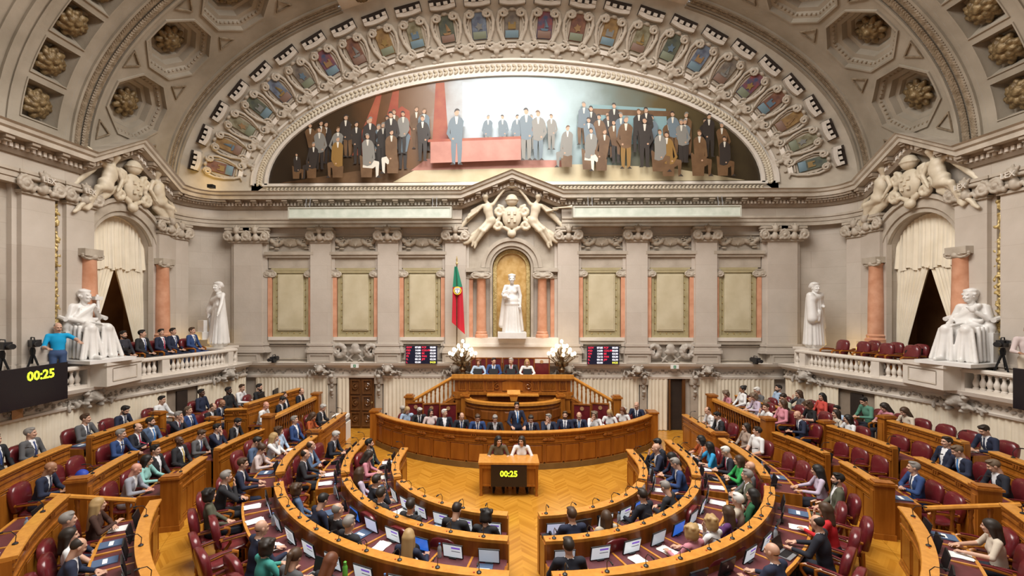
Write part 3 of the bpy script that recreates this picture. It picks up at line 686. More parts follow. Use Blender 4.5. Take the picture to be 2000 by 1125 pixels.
# vault mapping
TT = np.linspace(0,PI,2001); XX = -VA*np.cos(TT); ZZ = VZ+VB*np.sin(TT); SS = np.concatenate([[0],np.cumsum(np.hypot(np.diff(XX),np.diff(ZZ)))]); STOT = SS[-1]
def vpt(y,s,h=0.0,side=-1):
    if side > 0: s = STOT-s
    t = float(np.interp(s,SS,TT)); x,z = -VA*math.cos(t), VZ+VB*math.sin(t)
    nx,nz = -math.cos(t)/VA, math.sin(t)/VB; L = math.hypot(nx,nz); return (x+nx/L*h, y, z+nz/L*h)
S60 = float(np.interp(PI/3,TT,SS))
def band(mb,y0,y1,s0,s1,h=0.0,side=-1,h2=None):
    n = max(2,int((s1-s0)/.35)); loft(mb,[[vpt(y0,s0+(s1-s0)*i/n,h,side),vpt(y1,s0+(s1-s0)*i/n,h if h2 is None else h2,side)] for i in range(n+1)],closed=False)
def vmatrix(y,s,h,side):
    p = Vector(vpt(y,s,h,side)); up = (Vector(vpt(y,s+.01,h,side))-Vector(vpt(y,s-.01,h,side))).normalized(); ny = (Vector(vpt(y,s,h+.1,side))-p).normalized(); ex = ny.cross(up).normalized()
    return Matrix(((ex.x,ny.x,up.x,p.x),(ex.y,ny.y,up.y,p.y),(ex.z,ny.z,up.z,p.z),(0,0,0,1)))
def coffer(y0,y1,s0,s1,side,R,nside,steps,rot=0.0):
    """cell with a stepped sinking; steps: (radius factor, depth)"""
    cy,cs = (y0+y1)/2,(s0+s1)/2; hy,hs = (y1-y0)/2,(s1-s0)/2
    ang = sorted(set([round(2*PI*k/nside+rot,6)%(2*PI) for k in range(nside)]+[round(math.atan2(sy*hs,sx*hy),6)%(2*PI) for sx in (-1,1) for sy in (-1,1)]+[round(2*PI*k/32,6) for k in range(32)]))
    def po(a,r):
        w = PI/nside; q = ((a-rot) % (2*w))-w; d = r*math.cos(w)/math.cos(q); return (cy+d*math.cos(a), cs+d*math.sin(a))
    def pr(a):
        c,s = math.cos(a),math.sin(a); k = min(hy/abs(c) if abs(c)>1e-9 else 1e9, hs/abs(s) if abs(s)>1e-9 else 1e9); return (cy+k*c, cs+k*s)
    mb = MB(); rings = [[vpt(*pr(a),0,side) for a in ang]]+[[vpt(*po(a,R*f),h,side) for a in ang] for f,h in steps]
    loft(mb, rings); k = len(ang); n = len(mb.v); mb.f.append(tuple(range(n-k,n))); mb.m.append(0)
    return mb
OCT = [(1.0,0),(1.0,-.05),(.95,-.05),(.94,.10),(.84,.12),(.80,.22),(.68,.24),(.64,.42),(.54,.44),(.50,.55)]
SQR = [(1.0,0),(1.0,-.03),(.94,-.03),(.93,.05),(.72,.30)]
for side in (-1,1):
    for k in range(4):
        s0 = .91+2.28*k; cm = coffer(13.05,15.5,s0,s0+2.28,side,1.10,8,OCT,rot=PI/8)
        o = cm.obj('octagonal_coffer', STONEV, CEIL, angle=30)
        r_ = link('rosette', G_ROS, o); r_.matrix_local = vmatrix(14.275,s0+1.14,.55,side)@Matrix.Scale(1.15,4)
        q = MB()      # egg and dart beads on the sunk step
        for j in range(40):
            a = 2*PI*j/40; w_ = PI/8; qq = ((a-PI/8)%(2*w_))-w_; d = 1.10*.85*math.cos(w_)/math.cos(qq)
            q.ell(vpt(14.275+d*math.cos(a), s0+1.14+d*math.sin(a), .14, side), (.045,.045,.045),5,3)
        b_ = q.obj('egg_and_dart', CARVEDB, o); b_['kind'] = 'stuff'
        for (ty,ts) in ((13.28,0),(15.27,0)):
            tr = MB(); sg = 1 if ty < 14.2 else -1
            T3 = [(ty-.10*sg,s0-.30),(ty-.10*sg,s0+.30),(ty+.34*sg,s0)]
            loft(tr,[[vpt(a,b,-.012,side) for a,b in T3],[vpt(a*.82+(ty+.02*sg)*.18,b*.82+s0*.18,-.012,side) for a,b in T3],[vpt(a*.5+(ty+.02*sg)*.5,b*.5+s0*.5,.09,side) for a,b in T3]]); n=len(tr.v); tr.f.append((n-3,n-2,n-1)); tr.m.append(0)
            fr = MB(); loft(fr,[[vpt(a,b,-.05,side) for a,b in T3],[vpt(a*.8+(ty+.02*sg)*.2,b*.8+s0*.2,-.05,side) for a,b in T3],[vpt(a*.8+(ty+.02*sg)*.2,b*.8+s0*.2,-.005,side) for a,b in T3]]); loft(fr,[[vpt(a,b,-.05,side) for a,b in T3],[vpt(a,b,0.01,side) for a,b in T3]])
            fr.obj('triangle_moulding', CARVEDB, CEIL, smooth=False)
    for k in range(8):
        s0 = .39+1.12*k; cm = coffer(10.85,12.3,s0,s0+1.12,side,.69,4,SQR,rot=PI/4)
        o = cm.obj('square_coffer', STONEV, CEIL, angle=30); r_ = link('rosette', G_ROS2, o); r_.matrix_local = vmatrix(11.575,s0+.56,.30,side)@Matrix.Scale(1.0,4)
    pb = MB()
    band(pb,13.05,15.5,0,.91,0,side); band(pb,13.05,15.5,.91+9.12,max(S60,10.1),0,side); band(pb,10.85,12.3,0,.39,0,side); band(pb,10.85,12.3,.39+8.96,S60,0,side)
    for (ya,yb,h) in ((16.47,16.58,-.08),(16.40,16.47,0),(15.5,15.98,0),(15.98,16.05,-.07),(16.33,16.40,-.07),(12.98,13.05,-.07),(12.42,12.49,-.07),(12.3,12.42,0),(10.78,10.85,-.04),(10.66,10.78,0),(10.46,10.66,-.12),(10.2,10.46,-.05),(-3,10.2,0)):
        band(pb,ya,yb,0,S60,h,side)
        if h: band(pb,ya,ya+.001,0,S60,0,side,h2=h); band(pb,yb-.001,yb,0,S60,h,side,h2=0)
    band(pb,12.49,12.98,0,S60,.04,side); band(pb,16.05,16.33,0,S60,.04,side)
    pb.obj('vault_band', STONEV, CEIL, angle=30)
    for (yc,w_,nn) in ((12.735,.25,120),(16.19,.15,160)):
        lf = MB()
        for j in range(nn):
            s_ = .1+(S60-.2)*(j+.5)/nn; M = vmatrix(yc,s_,.0,side).to_3x3()
            for e in (-1,1):
                R = M@Matrix.Rotation(e*.7,3,'Y'); lf.ell(Vector(vpt(yc+e*w_*.5,s_,-.02,side)),(w_*.45,.06,.095 if w_>.2 else .07),6,4,rot=R)
        b_ = lf.obj('leaf_garland', CARVEDB, CEIL); b_['kind'] = 'stuff'
# crown of the vault: framed skylight
sk = MB(); band(sk,3.0,15.3,S60+.3,STOT-S60-.3,.02,-1); o = sk.obj('skylight_pane', SKYM, CEIL)
fr = MB(); band(fr,15.3,16.58,S60,STOT-S60,0,-1); band(fr,-3,3.0,S60,STOT-S60,0,-1); band(fr,3,15.3,S60,S60+.3,-.05,-1); band(fr,3,15.3,STOT-S60-.3,STOT-S60,-.05,-1)
for k in range(8): band(fr,3+k*1.757-.05,3+k*1.757+.05,S60,STOT-S60,-.04,-1)
fr.obj('skylight_frame', STONEL, CEIL)
for s_ in (S60+.9,STOT-S60-.9):
    r_ = link('rosette', G_ROS2, CEIL); r_.matrix_local = vmatrix(16.0,s_,0,-1)@Matrix.Scale(.8,4)
# ============================================================ FIGURE BODIES
def head_part(fem):
    P = [ell((0,-.012,.030),(.074,.092,.088),.03,0), ell((0,.022,-.030),(.060 if not fem else .056,.070,.080),.03,0), ell((0,.042,-.085),(.042,.042,.030),.03,0), cap((0,.094,.010),(0,.106,-.028),.009,.0135,.012,0),
         cap((-.036,.076,.032),(.036,.076,.032),.013,k=.02,g=0), cap((0,-.02,-.05),(0,-.015,-.16),.050 if not fem else .044,k=.02,g=0)]
    for s in (-1,1): P += [ell((s*.076,-.008,-.005),(.012,.022,.032),.006,0), ell((s*.032,.078,-.028),(.022,.018,.018),.02,0), ell((s*.030,.0865,.014),(.0135,.008,.0085),.001,6)]
    P += [cap((-.018,.092,-.058),(.018,.092,-.058),.0075,k=.002,g=7)]
    return solid(P,.0078)
HEADP = {False:head_part(False),True:head_part(True)}
def xform(part, M, mirror=False):
    V,F,g = part; M = np.array(M)
    if mirror: V = V*np.array([-1,1,1]); F = F[:,::-1]
    return (V@M[:3,:3].T+M[:3,3], F, g)
def fig_prims(J, fem=False, f=1.0, g=(0,1,2,3,4), head=False):
    """blended body from a dict of joints; g = groups (skin, top, forearm, legs, shoes)"""
    V = lambda n: np.array(J[n],float)
    pe,ch,nk = V('pelvis'),V('chest'),V('neck'); ax = (ch-pe)/np.linalg.norm(ch-pe)
    sl,sr = V('shL'),V('shR'); rt = (sr-sl)/np.linalg.norm(sr-sl); fw = np.cross(ax,rt); fw = -fw if fw[1] < 0 and 'flip' not in J else fw
    R = np.stack([rt, np.cross(ax,rt), ax],1)
    w = .90 if fem else 1.0
    P = [ell(pe,(.165*f,.125*f,.125*f),.05,g[3],R), ell(pe*.55+ch*.45,(.140*f*w,.108*f,.16*f),.05,g[1],R), ell(ch,(.165*f*w,.112*f,.18*f),.05,g[1],R),
         cap(sl*.9+sr*.1,sr*.9+sl*.1,.062*f*w,k=.05,g=g[1]), cap(ch*.25+nk*.75,nk,.062*f,.052*f*w,k=.03,g=g[1]), cap(nk,V('head')-np.array([0,0,.06]),.054*f*w,.052*f*w,k=.015,g=g[0])]
    if fem:
        for s in (-1,1): P.append(ell(ch+rt*s*.075*f-ax*.02*f+fw*.066*f,(.055*f,.048*f,.055*f),.03,g[1]))
    for S in 'LR':
        sh,el,wr = V('sh'+S),V('el'+S),V('wr'+S); hp,kn,an = V('hip'+S),V('kn'+S),V('an'+S)
        P += [cap(sh,el,.060*f*w,.047*f*w,.03,g[1]), cap(el,wr,.047*f*w,.032*f,.02,g[2]), cap(hp,kn,.090*f,.062*f,.04,g[3]), cap(kn,an,.060*f,.042*f,.03,g[3])]
        if g[4] is not None: 
            to = V('toe'+S); P.append(cap(an-np.array([0,0,.03*f]),to,.045*f,.034*f,.02,g[4]))
    if head:
        h = V('head'); P += [ell(h+np.array([0,0,.02*f]),(.078*f,.095*f,.11*f),.03,g[0]), ell(h+fw*.09*f-np.array([0,0,.01])*f,(.015*f,.02*f,.03*f),.015,g[0]), ell(h-fw*.03*f+np.array([0,0,.05*f]),(.092*f,.10*f,.085*f),.02,g[0])]
        for S in 'LR':
            wr = V('wr'+S); d = wr-V('el'+S); d = d/np.linalg.norm(d); P += [ell(wr+d*.06*f,(.04*f,.035*f,.045*f),.02,g[0]), cap(wr+d*.08*f,wr+d*.15*f,.03*f,.015*f,.02,g[0])]
    return P
def standing(**k):
    J = dict(pelvis=(0,0,.95),chest=(0,0,1.26),neck=(0,0,1.47),head=(0,.03,1.62),shL=(-.19,0,1.40),shR=(.19,0,1.40),elL=(-.25,.02,1.12),elR=(.25,.02,1.12),wrL=(-.26,.10,.88),wrR=(.26,.10,.88),
             hipL=(-.09,0,.92),hipR=(.09,0,.92),knL=(-.10,.02,.50),knR=(.10,.02,.50),anL=(-.11,0,.09),anR=(.11,0,.09),toeL=(-.13,.18,.03),toeR=(.13,.18,.03)); J.update(k); return J
def robe_folds(top, bot, n, rt, rb, rad_, seed=0, k=.02, sweep=(0,0)):
    """vertical folds round an elliptic skirt: top/bot centres, rt/rb = (rx, ry)"""
    r = np.random.default_rng(seed); P = []
    for i in range(n):
        a = 2*PI*i/n; j = r.uniform(-.1,.1)
        P.append(cap((top[0]+rt[0]*math.cos(a),top[1]+rt[1]*math.sin(a),top[2]),(bot[0]+rb[0]*math.cos(a+j)+sweep[0],bot[1]+rb[1]*math.sin(a+j)+sweep[1],bot[2]),rad_*r.uniform(.7,1.1),rad_*r.uniform(1.0,1.4),k=k))
    P.append(cap(top,bot,min(rt),min(rb),k=.03)); return P
def statue(name, P, h, loc, rz, scale, label, J=None, turn=0.0, fem=True):
    if J is not None:
        hd = np.array(J['head'])+np.array((0,.0,.03)); P = P+[ell(hd+np.array((0,-.025,.045)),(.108,.120,.098),.02), ell(hd+np.array((0,-.12,.0)),(.06,.05,.055),.03)]+[ell(hd+np.array((.085*math.cos(a),.055*math.sin(a)+.01,.085)),(.035,.035,.03),.02) for a in np.linspace(0,PI,7)]
    parts = [solid(P,h)]
    if J is not None:
        V,F,g = HEADP[fem]; parts.append(xform((V,F,g*0), Matrix.Translation(Vector(J['head'])+Vector((0,.02,0)))@Matrix.Rotation(turn,4,'Z')@Matrix.Scale(1.18,4)))
    me = np_mesh(name, parts, MARBLE); e = empty(name, loc, rz, label, 'statue'); e.scale = (scale,)*3
    link('figure', me, e); return e
# standing woman of the central niche (cap, tunic over long pleated skirt, cloak, sheaf under the arm)
J = standing(elR=(.27,.10,1.16),wrR=(.16,.20,1.10),elL=(-.26,0,1.12),wrL=(-.25,.06,.86))
P = fig_prims(J,True,1.05,(0,)*5,True)+robe_folds((0,0,1.0),(0,0,.04),20,(.16,.12),(.26,.21),.036,1,k=.012)+[ell((0,0,1.0),(.20,.155,.18),.04),ell((0,.0,.88),(.225,.18,.08),.03)]
P += [cap((.18,-.08,1.38),(.30,-.10,.25),.07,.10,.03),cap((-.16,-.10,1.38),(-.28,-.12,.1),.06,.09,.03),ell((.20,.20,1.12),(.10,.08,.07),.02),ell((0,.0,1.71),(.085,.09,.07),.02)]
P += [cap((.10+.03*i,.22,1.16),(.16+.04*i,.24,1.28-.02*i),.025,k=.015) for i in range(4)]
e = statue('niche_statue', P, .016, (0,17.42,3.72), PI, 1.26, 'white marble standing woman with cap in the golden central niche', J)
q = MB(); q.box(-.42,.42,-.34,.34,0,.17); b = q.obj('base', MARBLE, e); b.location = (0,0,-.13)
# standing statues at the corners
J = standing(elL=(-.30,.10,1.14),wrL=(-.40,.22,.92),elR=(.26,.05,1.12),wrR=(.22,.16,.88),head=(-.03,.06,1.61))
P = fig_prims(J,True,1.1,(0,)*5,True)+robe_folds((0,0,1.30),(0,.02,.03),22,(.14,.095),(.27,.23),.036,2,k=.012)+[cap((.20,-.02,1.42),(.30,-.02,.30),.07,.12,.04),cap((-.12,.10,1.1),(.26,.16,.85),.06,.07,.03)]+[cap((.16,.02,1.43),(.33,.05,.95),.09,.15,.05),cap((.30,.08,.95),(.24,.10,.35),.12,.05,.05),cap((-.15,.08,1.34),(.12,.12,1.22),.07,.08,.04),ell((0,0,1.69),(.09,.09,.06),.02)]
e = statue('standing_statue', P, .016, (-10.75,16.7,3.38), PI-.55, 1.28, 'white marble draped woman lowering a scroll, corner beside the flag side gallery', J, .3)
q = MB(); q.box(-.17,.17,-.05,.05,.22,.55); q.box(-.20,.20,-.2,.1,0,.22); b = q.obj('scroll_and_books', MARBLE, e, loc=(.38,.28,.12))
J = standing(elL=(-.25,.08,1.14),wrL=(-.06,.22,1.10),elR=(.26,.05,1.12),wrR=(.20,.18,.90))
P = fig_prims(J,False,1.1,(0,)*5,True)+robe_folds((0,0,1.35),(0,.02,.03),20,(.19,.14),(.27,.23),.036,4,k=.012)+[cap((-.2,.06,1.40),(.2,.10,1.30),.09,.09,.04),cap((.22,.04,1.40),(.26,.12,.75),.10,.13,.05),cap((.10,.20,.95),(.18,.22,.70),.06,.05,.02),cap((-.22,.04,1.40),(-.24,.05,.5),.08,.12,.04)]
e = statue('standing_statue', P, .016, (10.75,16.7,3.38), PI+.45, 1.25, 'white marble toga wrapped man, corner beside the empty gallery chairs', J, -.4, False)
# seated statues on the gallery pedestals
def seated_statue(loc, rz, label, helm, sgn):
    J = dict(pelvis=(0,0,.62),chest=(0,.0,.98),neck=(0,0,1.20),head=(0,.05,1.36),shL=(-.20,0,1.13),shR=(.20,0,1.13),elL=(-.30,.06,.88),elR=(.31,.06,.86),wrL=(-.17,.20,1.02),wrR=(.20,.34,.79),
             hipL=(-.10,.05,.60),hipR=(.10,.05,.60),knL=(-.17,.50,.64),knR=(.17,.50,.60),anL=(-.16,.48,.12),anR=(.18,.62,.08),toeL=(-.16,.64,.05),toeR=(.18,.82,.04))
    P = fig_prims(J,True,1.2,(0,)*5,True)
    r = np.random.default_rng(5)
    for s in (-1,1):
        P += [cap((s*.10,.0,.66),(s*.17,.50,.66),.125,.100,.04), cap((s*.17,.50,.66),(s*.19,.52,.10),.085,.075,.03)]
        for i in range(6):
            d_ = -.10+.04*i; P.append(cap((s*.17+d_,.54-.3*d_*d_*8,.66),(s*.20+d_*1.9,.58+.05*math.cos(i*2.2),.03),.030,.042,.014))
        P += [cap((s*.22,-.02,1.12),(s*.29,-.02,.70),.065,.09,.05), cap((s*.26,.0,.72),(s*.30,.02,.05),.09,.10,.04)]
        for i in range(4): P.append(cap((s*.28,-.02+.12*i,.70),(s*(.31+.01*i),.02+.13*i,.05),.034,.042,.018))
        for i in range(4): P.append(cap((s*(.04+.04*i),.09,.80-.02*i),(s*(.08+.03*i),.48,.74-.03*i),.022,.024,.014))
    for i in range(3): P.append(cap((-.05+.05*i,.36,.62),(-.06+.06*i,.46,.03),.045,.06,.02))
    for i in range(6): P.append(cap((-.14+.05*i,.10,1.14-.01*i),(-.06+.05*i,.13,.78),.024,.030,.015))
    P += [ell((0,.03,.76),(.20,.16,.14),.06)]
    P += [cap((-.16,.10,1.16),(.20,.10,.90),.05,.06,.03), cap((-.2,.11,.84),(.2,.11,.84),.045,k=.02)]
    if helm: P += [ell((0,.02,1.42),(.115,.13,.10),.02), cap((-.10,.10,1.40),(.10,.10,1.40),.03,k=.02), ell((0,-.06,1.36),(.09,.06,.12),.03)]
    else: P += [ell((0,0,1.42),(.11,.115,.085),.02), cap((0,.09,1.36),(0,.10,1.37),.02)]+[cap((-.11,.06,1.37),(.11,.06,1.37),.03,k=.02)]
    e = statue('seated_statue', P, .017, loc, rz, 1.25, label, J, -sgn*.35)
    q = MB(); q.box(-.40,.40,-.42,.12,.0,.60); q.box(-.42,.42,-.46,-.34,0,1.05)
    for s in (-1,1): q.tube([(s*.40,-.40,.98),(s*.40,.12,.86)],.05,8)
    q.box(-.48,.48,-.46,.95,-.07,.0); q.obj('throne', MARBLE, e)
    if helm:
        for s in (-1,1): MB().tube(spiral((s*.40,.98),.10,1.2,s,10,y=-.40),.035,6).obj('throne_scroll', MARBLE, e)
    else:
        q = MB(); q.tube([(-.20,.20,.98),(-.22,.12,1.40)],.03,6); q.box(-.30,-.14,.06,.18,1.28,1.36); q.obj('mallet', MARBLE, e)
    return e
seated_statue((-12.08,12.6,3.36), -PI/2-.25, 'white marble seated woman with headscarf on gallery pedestal behind cameraman in blue', False, -1)
seated_statue((12.08,12.5,3.36), PI/2+.30, 'white marble seated woman with helmet on gallery pedestal beside empty burgundy chairs', True, 1)

# ---- allegorical relief groups over the arches
def relief(name, loc, rz, scale, label, variant):
    e = empty(name, loc, rz, label, 'relief sculpture'); e.scale = (scale,)*3
    P = [ell((0,-.12,.10),(.30,.13,.36),.04)]
    for s in (-1,1):
        for a,b in zip(spiral((s*.40,.28),.17,1.3,-s,12)[:-1],spiral((s*.40,.28),.17,1.3,-s,12)[1:]): P.append(cap((a[0],-.12,a[2]),(b[0],-.14,b[2]),.06,k=.02))
        for a,b in zip(spiral((s*.42,-.16),.17,1.3,s,12)[:-1],spiral((s*.42,-.16),.17,1.3,s,12)[1:]): P.append(cap((a[0],-.12,a[2]),(b[0],-.14,b[2]),.055,k=.02))
        P += [cap((s*.1,-.1,-.30),(s*.26,-.1,-.22),.07,.05,.03), cap((s*.40,-.12,.05),(s*.36,-.12,.30),.06,.05,.03)]
    P += [ell((0,-.12,-.42),(.14,.10,.12),.04)]
    link('shield', solid_mesh('shield', P, .022, RELIEF), e)
    for i in range(5):
        x,z = ((-.09,.2),(.09,.2),(0,.08),(-.09,-.04),(.09,-.04))[i]; link('escutcheon', MB().frust(-.045,.045,-.05,.05,0,-.03,.01).mesh('escutcheon', RELIEF), e, (x,-.245+.0*abs(z),z))
    P = [ell((0,-.14,.62),(.19,.17,.19),.02)]+[cap((.19*math.cos(a),-.14+.17*math.sin(a)*-1,.62),(.19*math.cos(a+.5),-.14-.17*math.sin(a+.5),.62),.03,k=.01) for a in [PI*2*i/12 for i in range(12)]]
    link('armillary_sphere', solid_mesh('armillary_sphere', P, .02, RELIEF), e)
    for s in (-1,1):
        if variant == 'centre':
            J = dict(pelvis=(s*.66,-.16,-.02),chest=(s*.74,-.18,.32),neck=(s*.74,-.18,.52),head=(s*.82,-.20,.66),shL=(s*.58-.0,-.18,.48),shR=(s*.92,-.18,.44),
                     elL=(s*.42,-.18,.72),wrL=(s*.20,-.18,.98),elR=(s*1.08,-.2,.26),wrR=(s*1.30,-.2,.10 if s<0 else .30),
                     hipL=(s*.60,-.16,-.06),hipR=(s*.74,-.16,-.06),knL=(s*.86,-.26,-.36),knR=(s*.98,-.24,-.30),anL=(s*1.12,-.14,-.72),anR=(s*1.20,-.14,-.66),toeL=(s*1.16,-.14,-.86),toeR=(s*1.24,-.14,-.80))
            f = 1.02
        else:
            J = dict(pelvis=(s*.90,-.18,-.06),chest=(s*.78,-.20,.26),neck=(s*.72,-.20,.46),head=(s*.70,-.22,.62),shL=(s*.58,-.20,.40),shR=(s*.92,-.20,.40),
                     elL=(s*.46,-.22,.16),wrL=(s*.60,-.26,-.05),elR=(s*1.14,-.22,.48),wrR=(s*1.30,-.22,.60 if s<0 else .30),
                     hipL=(s*.84,-.18,-.10),hipR=(s*.98,-.18,-.10),knL=(s*1.22,-.28,-.20),knR=(s*1.26,-.20,-.38),anL=(s*1.30,-.16,-.62),anR=(s*1.60,-.16,-.74),toeL=(s*1.36,-.16,-.74),toeR=(s*1.70,-.16,-.86))
            f = 1.1
        if s < 0:
            for a in ('sh','el','wr','hip','kn','an','toe'): J[a+'L'],J[a+'R'] = J[a+'R'],J[a+'L']
        P = fig_prims(J,True,f,(0,)*5,True)
        r = np.random.default_rng(3+s)
        for i in range(9):
            t = i/8; x = s*(.75+.62*t); z = -.20-.42*t+r.uniform(-.08,.12); P.append(cap((x-s*.2,-.10,z+.15),(x+s*.10,-.12,z-.06),.08,.06,.03))
        for i in range(5): P.append(cap((s*(.95+.05*i),-.06,.45-.05*i),(s*(1.25+.09*i),-.08,.30-.13*i),.07,.05,.03))
        fg = link('allegorical_figure', solid_mesh('allegorical_figure', P, .024, RELIEF), e)
    if variant == 'centre':
        P = []
        for i in range(13):
            a = (i-6)*.24; P.append(cap((0,-.2,1.02),(math.sin(a)*.62,-.24,1.10+.22*math.cos(a)+.04*(i%2)-.12*abs(a)/1.5),.03,.018,.015))
        link('palm_spray', solid_mesh('palm_spray', P, .016, RELIEF), e)
        link('trumpet', MB().tube([(1.25,-.3,.33),(1.7,-.32,.36),(1.85,-.32,.37)],[.02,.025,.06],8).mesh('trumpet', RELIEF), e)
    return e
relief('relief_group', (0,YW-.12,8.02), 0, 1.22, 'carved stone women holding palm over shield above the central niche', 'centre')
for s in (-1,1):
    relief('relief_group', (s*(XS-.14),AY+.10,8.42), -s*PI/2, 1.22, 'carved stone figures round a shield above the tribune arch, %s' % ('flag side' if s<0 else 'side of the empty gallery chairs'), 'side')

# ============================================================ PAINTING
pt = bpy.data.materials.new('painted_assembly_ground'); pt.use_nodes = True; nt = pt.node_tree; bs = nt.nodes['Principled BSDF']; bs.inputs['Roughness'].default_value = .35
g = nt.nodes.new('ShaderNodeNewGeometry'); sp = nt.nodes.new('ShaderNodeSeparateXYZ'); nt.links.new(g.outputs['Position'], sp.inputs[0])
mr = nt.nodes.new('ShaderNodeMapRange'); mr.inputs[1].default_value = -9.4; mr.inputs[2].default_value = 9.4; nt.links.new(sp.outputs['X'], mr.inputs[0])
rp = nt.nodes.new('ShaderNodeValToRGB'); cr = rp.color_ramp
cols = [(0,(.025,.015,.008)),(.16,(.05,.028,.012)),(.24,(.13,.055,.018)),(.33,(.17,.09,.04)),(.42,(.40,.46,.50)),(.53,(.46,.56,.60)),(.62,(.30,.40,.42)),(.70,(.13,.17,.15)),(.80,(.12,.09,.04)),(1,(.03,.02,.01))]
cr.elements[0].position = 0; cr.elements[0].color = cols[0][1]+(1,); cr.elements[1].position = 1; cr.elements[1].color = cols[-1][1]+(1,)
for p,c in cols[1:-1]:
    q = cr.elements.new(p); q.color = c+(1,)
nz = nt.nodes.new('ShaderNodeTexNoise'); nz.inputs['Scale'].default_value = 1.3; nz.inputs['Detail'].default_value = 6; nt.links.new(g.outputs['Position'], nz.inputs['Vector'])
mx = nt.nodes.new('ShaderNodeMath'); mx.operation = 'MULTIPLY_ADD'; mx.inputs[1].default_value = .10; nt.links.new(nz.outputs[0], mx.inputs[0]); 
sb = nt.nodes.new('ShaderNodeMath'); sb.operation = 'SUBTRACT'; sb.inputs[1].default_value = .05; nt.links.new(mr.outputs[0], sb.inputs[0]); nt.links.new(sb.outputs[0], mx.inputs[2]); nt.links.new(mx.outputs[0], rp.inputs[0]); nt.links.new(rp.outputs[0], bs.inputs['Base Color'])
PC = [pt, mat('paint_floor',(.50,.41,.25),(.58,.50,.33),1.5,.5), mat('paint_rose',(.40,.17,.13),(.48,.22,.17),2,.5), mat('paint_black',(.030,.022,.018),None,rough=.5), mat('paint_brown',(.11,.055,.022),(.15,.08,.035),3,.5),
      mat('paint_ochre',(.24,.13,.03),None,rough=.5), mat('paint_grey',(.20,.19,.17),None,rough=.5), mat('paint_skin',(.46,.28,.18),None,rough=.5), mat('paint_white',(.62,.58,.50),None,rough=.5), mat('paint_red',(.28,.05,.025),(.34,.09,.04),2,.5), mat('paint_slate',(.13,.17,.20),None,rough=.5), mat('paint_teal',(.20,.32,.34),None,rough=.5), mat('paint_sky',(.55,.68,.74),None,rough=.5)]
pm_ = MB(); yp = YW-.06; Z0 = 9.52
def inE(x,z): return (x/9.44)**2+((z-Z0)/4.06)**2 < 1 and z > Z0
def clipE(x,z):
    z = max(z,Z0+.02); r = math.sqrt((x/9.44)**2+((z-Z0)/4.06)**2)
    return (x,z) if r <= 1 else (x/r, Z0+(z-Z0)/r)
lay = [0.0]
def flat(pts, mi):
    lay[0] += .0006; pm_.poly([(x,yp-lay[0],z) for x,z in [clipE(*p) for p in pts]], mi)
def oval(x,z,rx,rz,mi,n=10): flat([(x+rx*math.cos(2*PI*i/n), z+rz*math.sin(2*PI*i/n)) for i in range(n)], mi)
pm_.poly([(9.5*math.cos(PI*i/60), yp, Z0+4.1*math.sin(PI*i/60)) for i in range(61)], 0)
flat([(-1.9,11.7),(1.2,11.7),(1.2,13.3),(-1.9,13.4)],12); flat([(-5.0,9.55),(8.9,9.55),(6,10.05),(3,10.2),(-3.5,10.15)],1); flat([(-9.0,9.55),(-4.6,9.55),(-3.6,10.1),(-6,10.0)],4)
flat([(-3.9,10.0),(2.2,10.1),(2.3,10.35),(-3.3,10.45)],2)
flat([(3.0,10.9),(6.0,11.0),(5.9,12.3),(3.0,12.5)],11); flat([(2.8,12.1),(6.2,12.0),(6.2,12.2),(2.8,12.35)],4)
for x in (-6.2,-5.2,-3.1): flat([(x,10.6),(x+.7,10.6),(x+.5,13.4),(x+.15,13.4)],9)
flat([(-4.6,11.2),(-3.9,11.2),(-3.95,12.3),(-4.25,12.5),(-4.55,12.3)],9)
rr = np.random.default_rng(21)
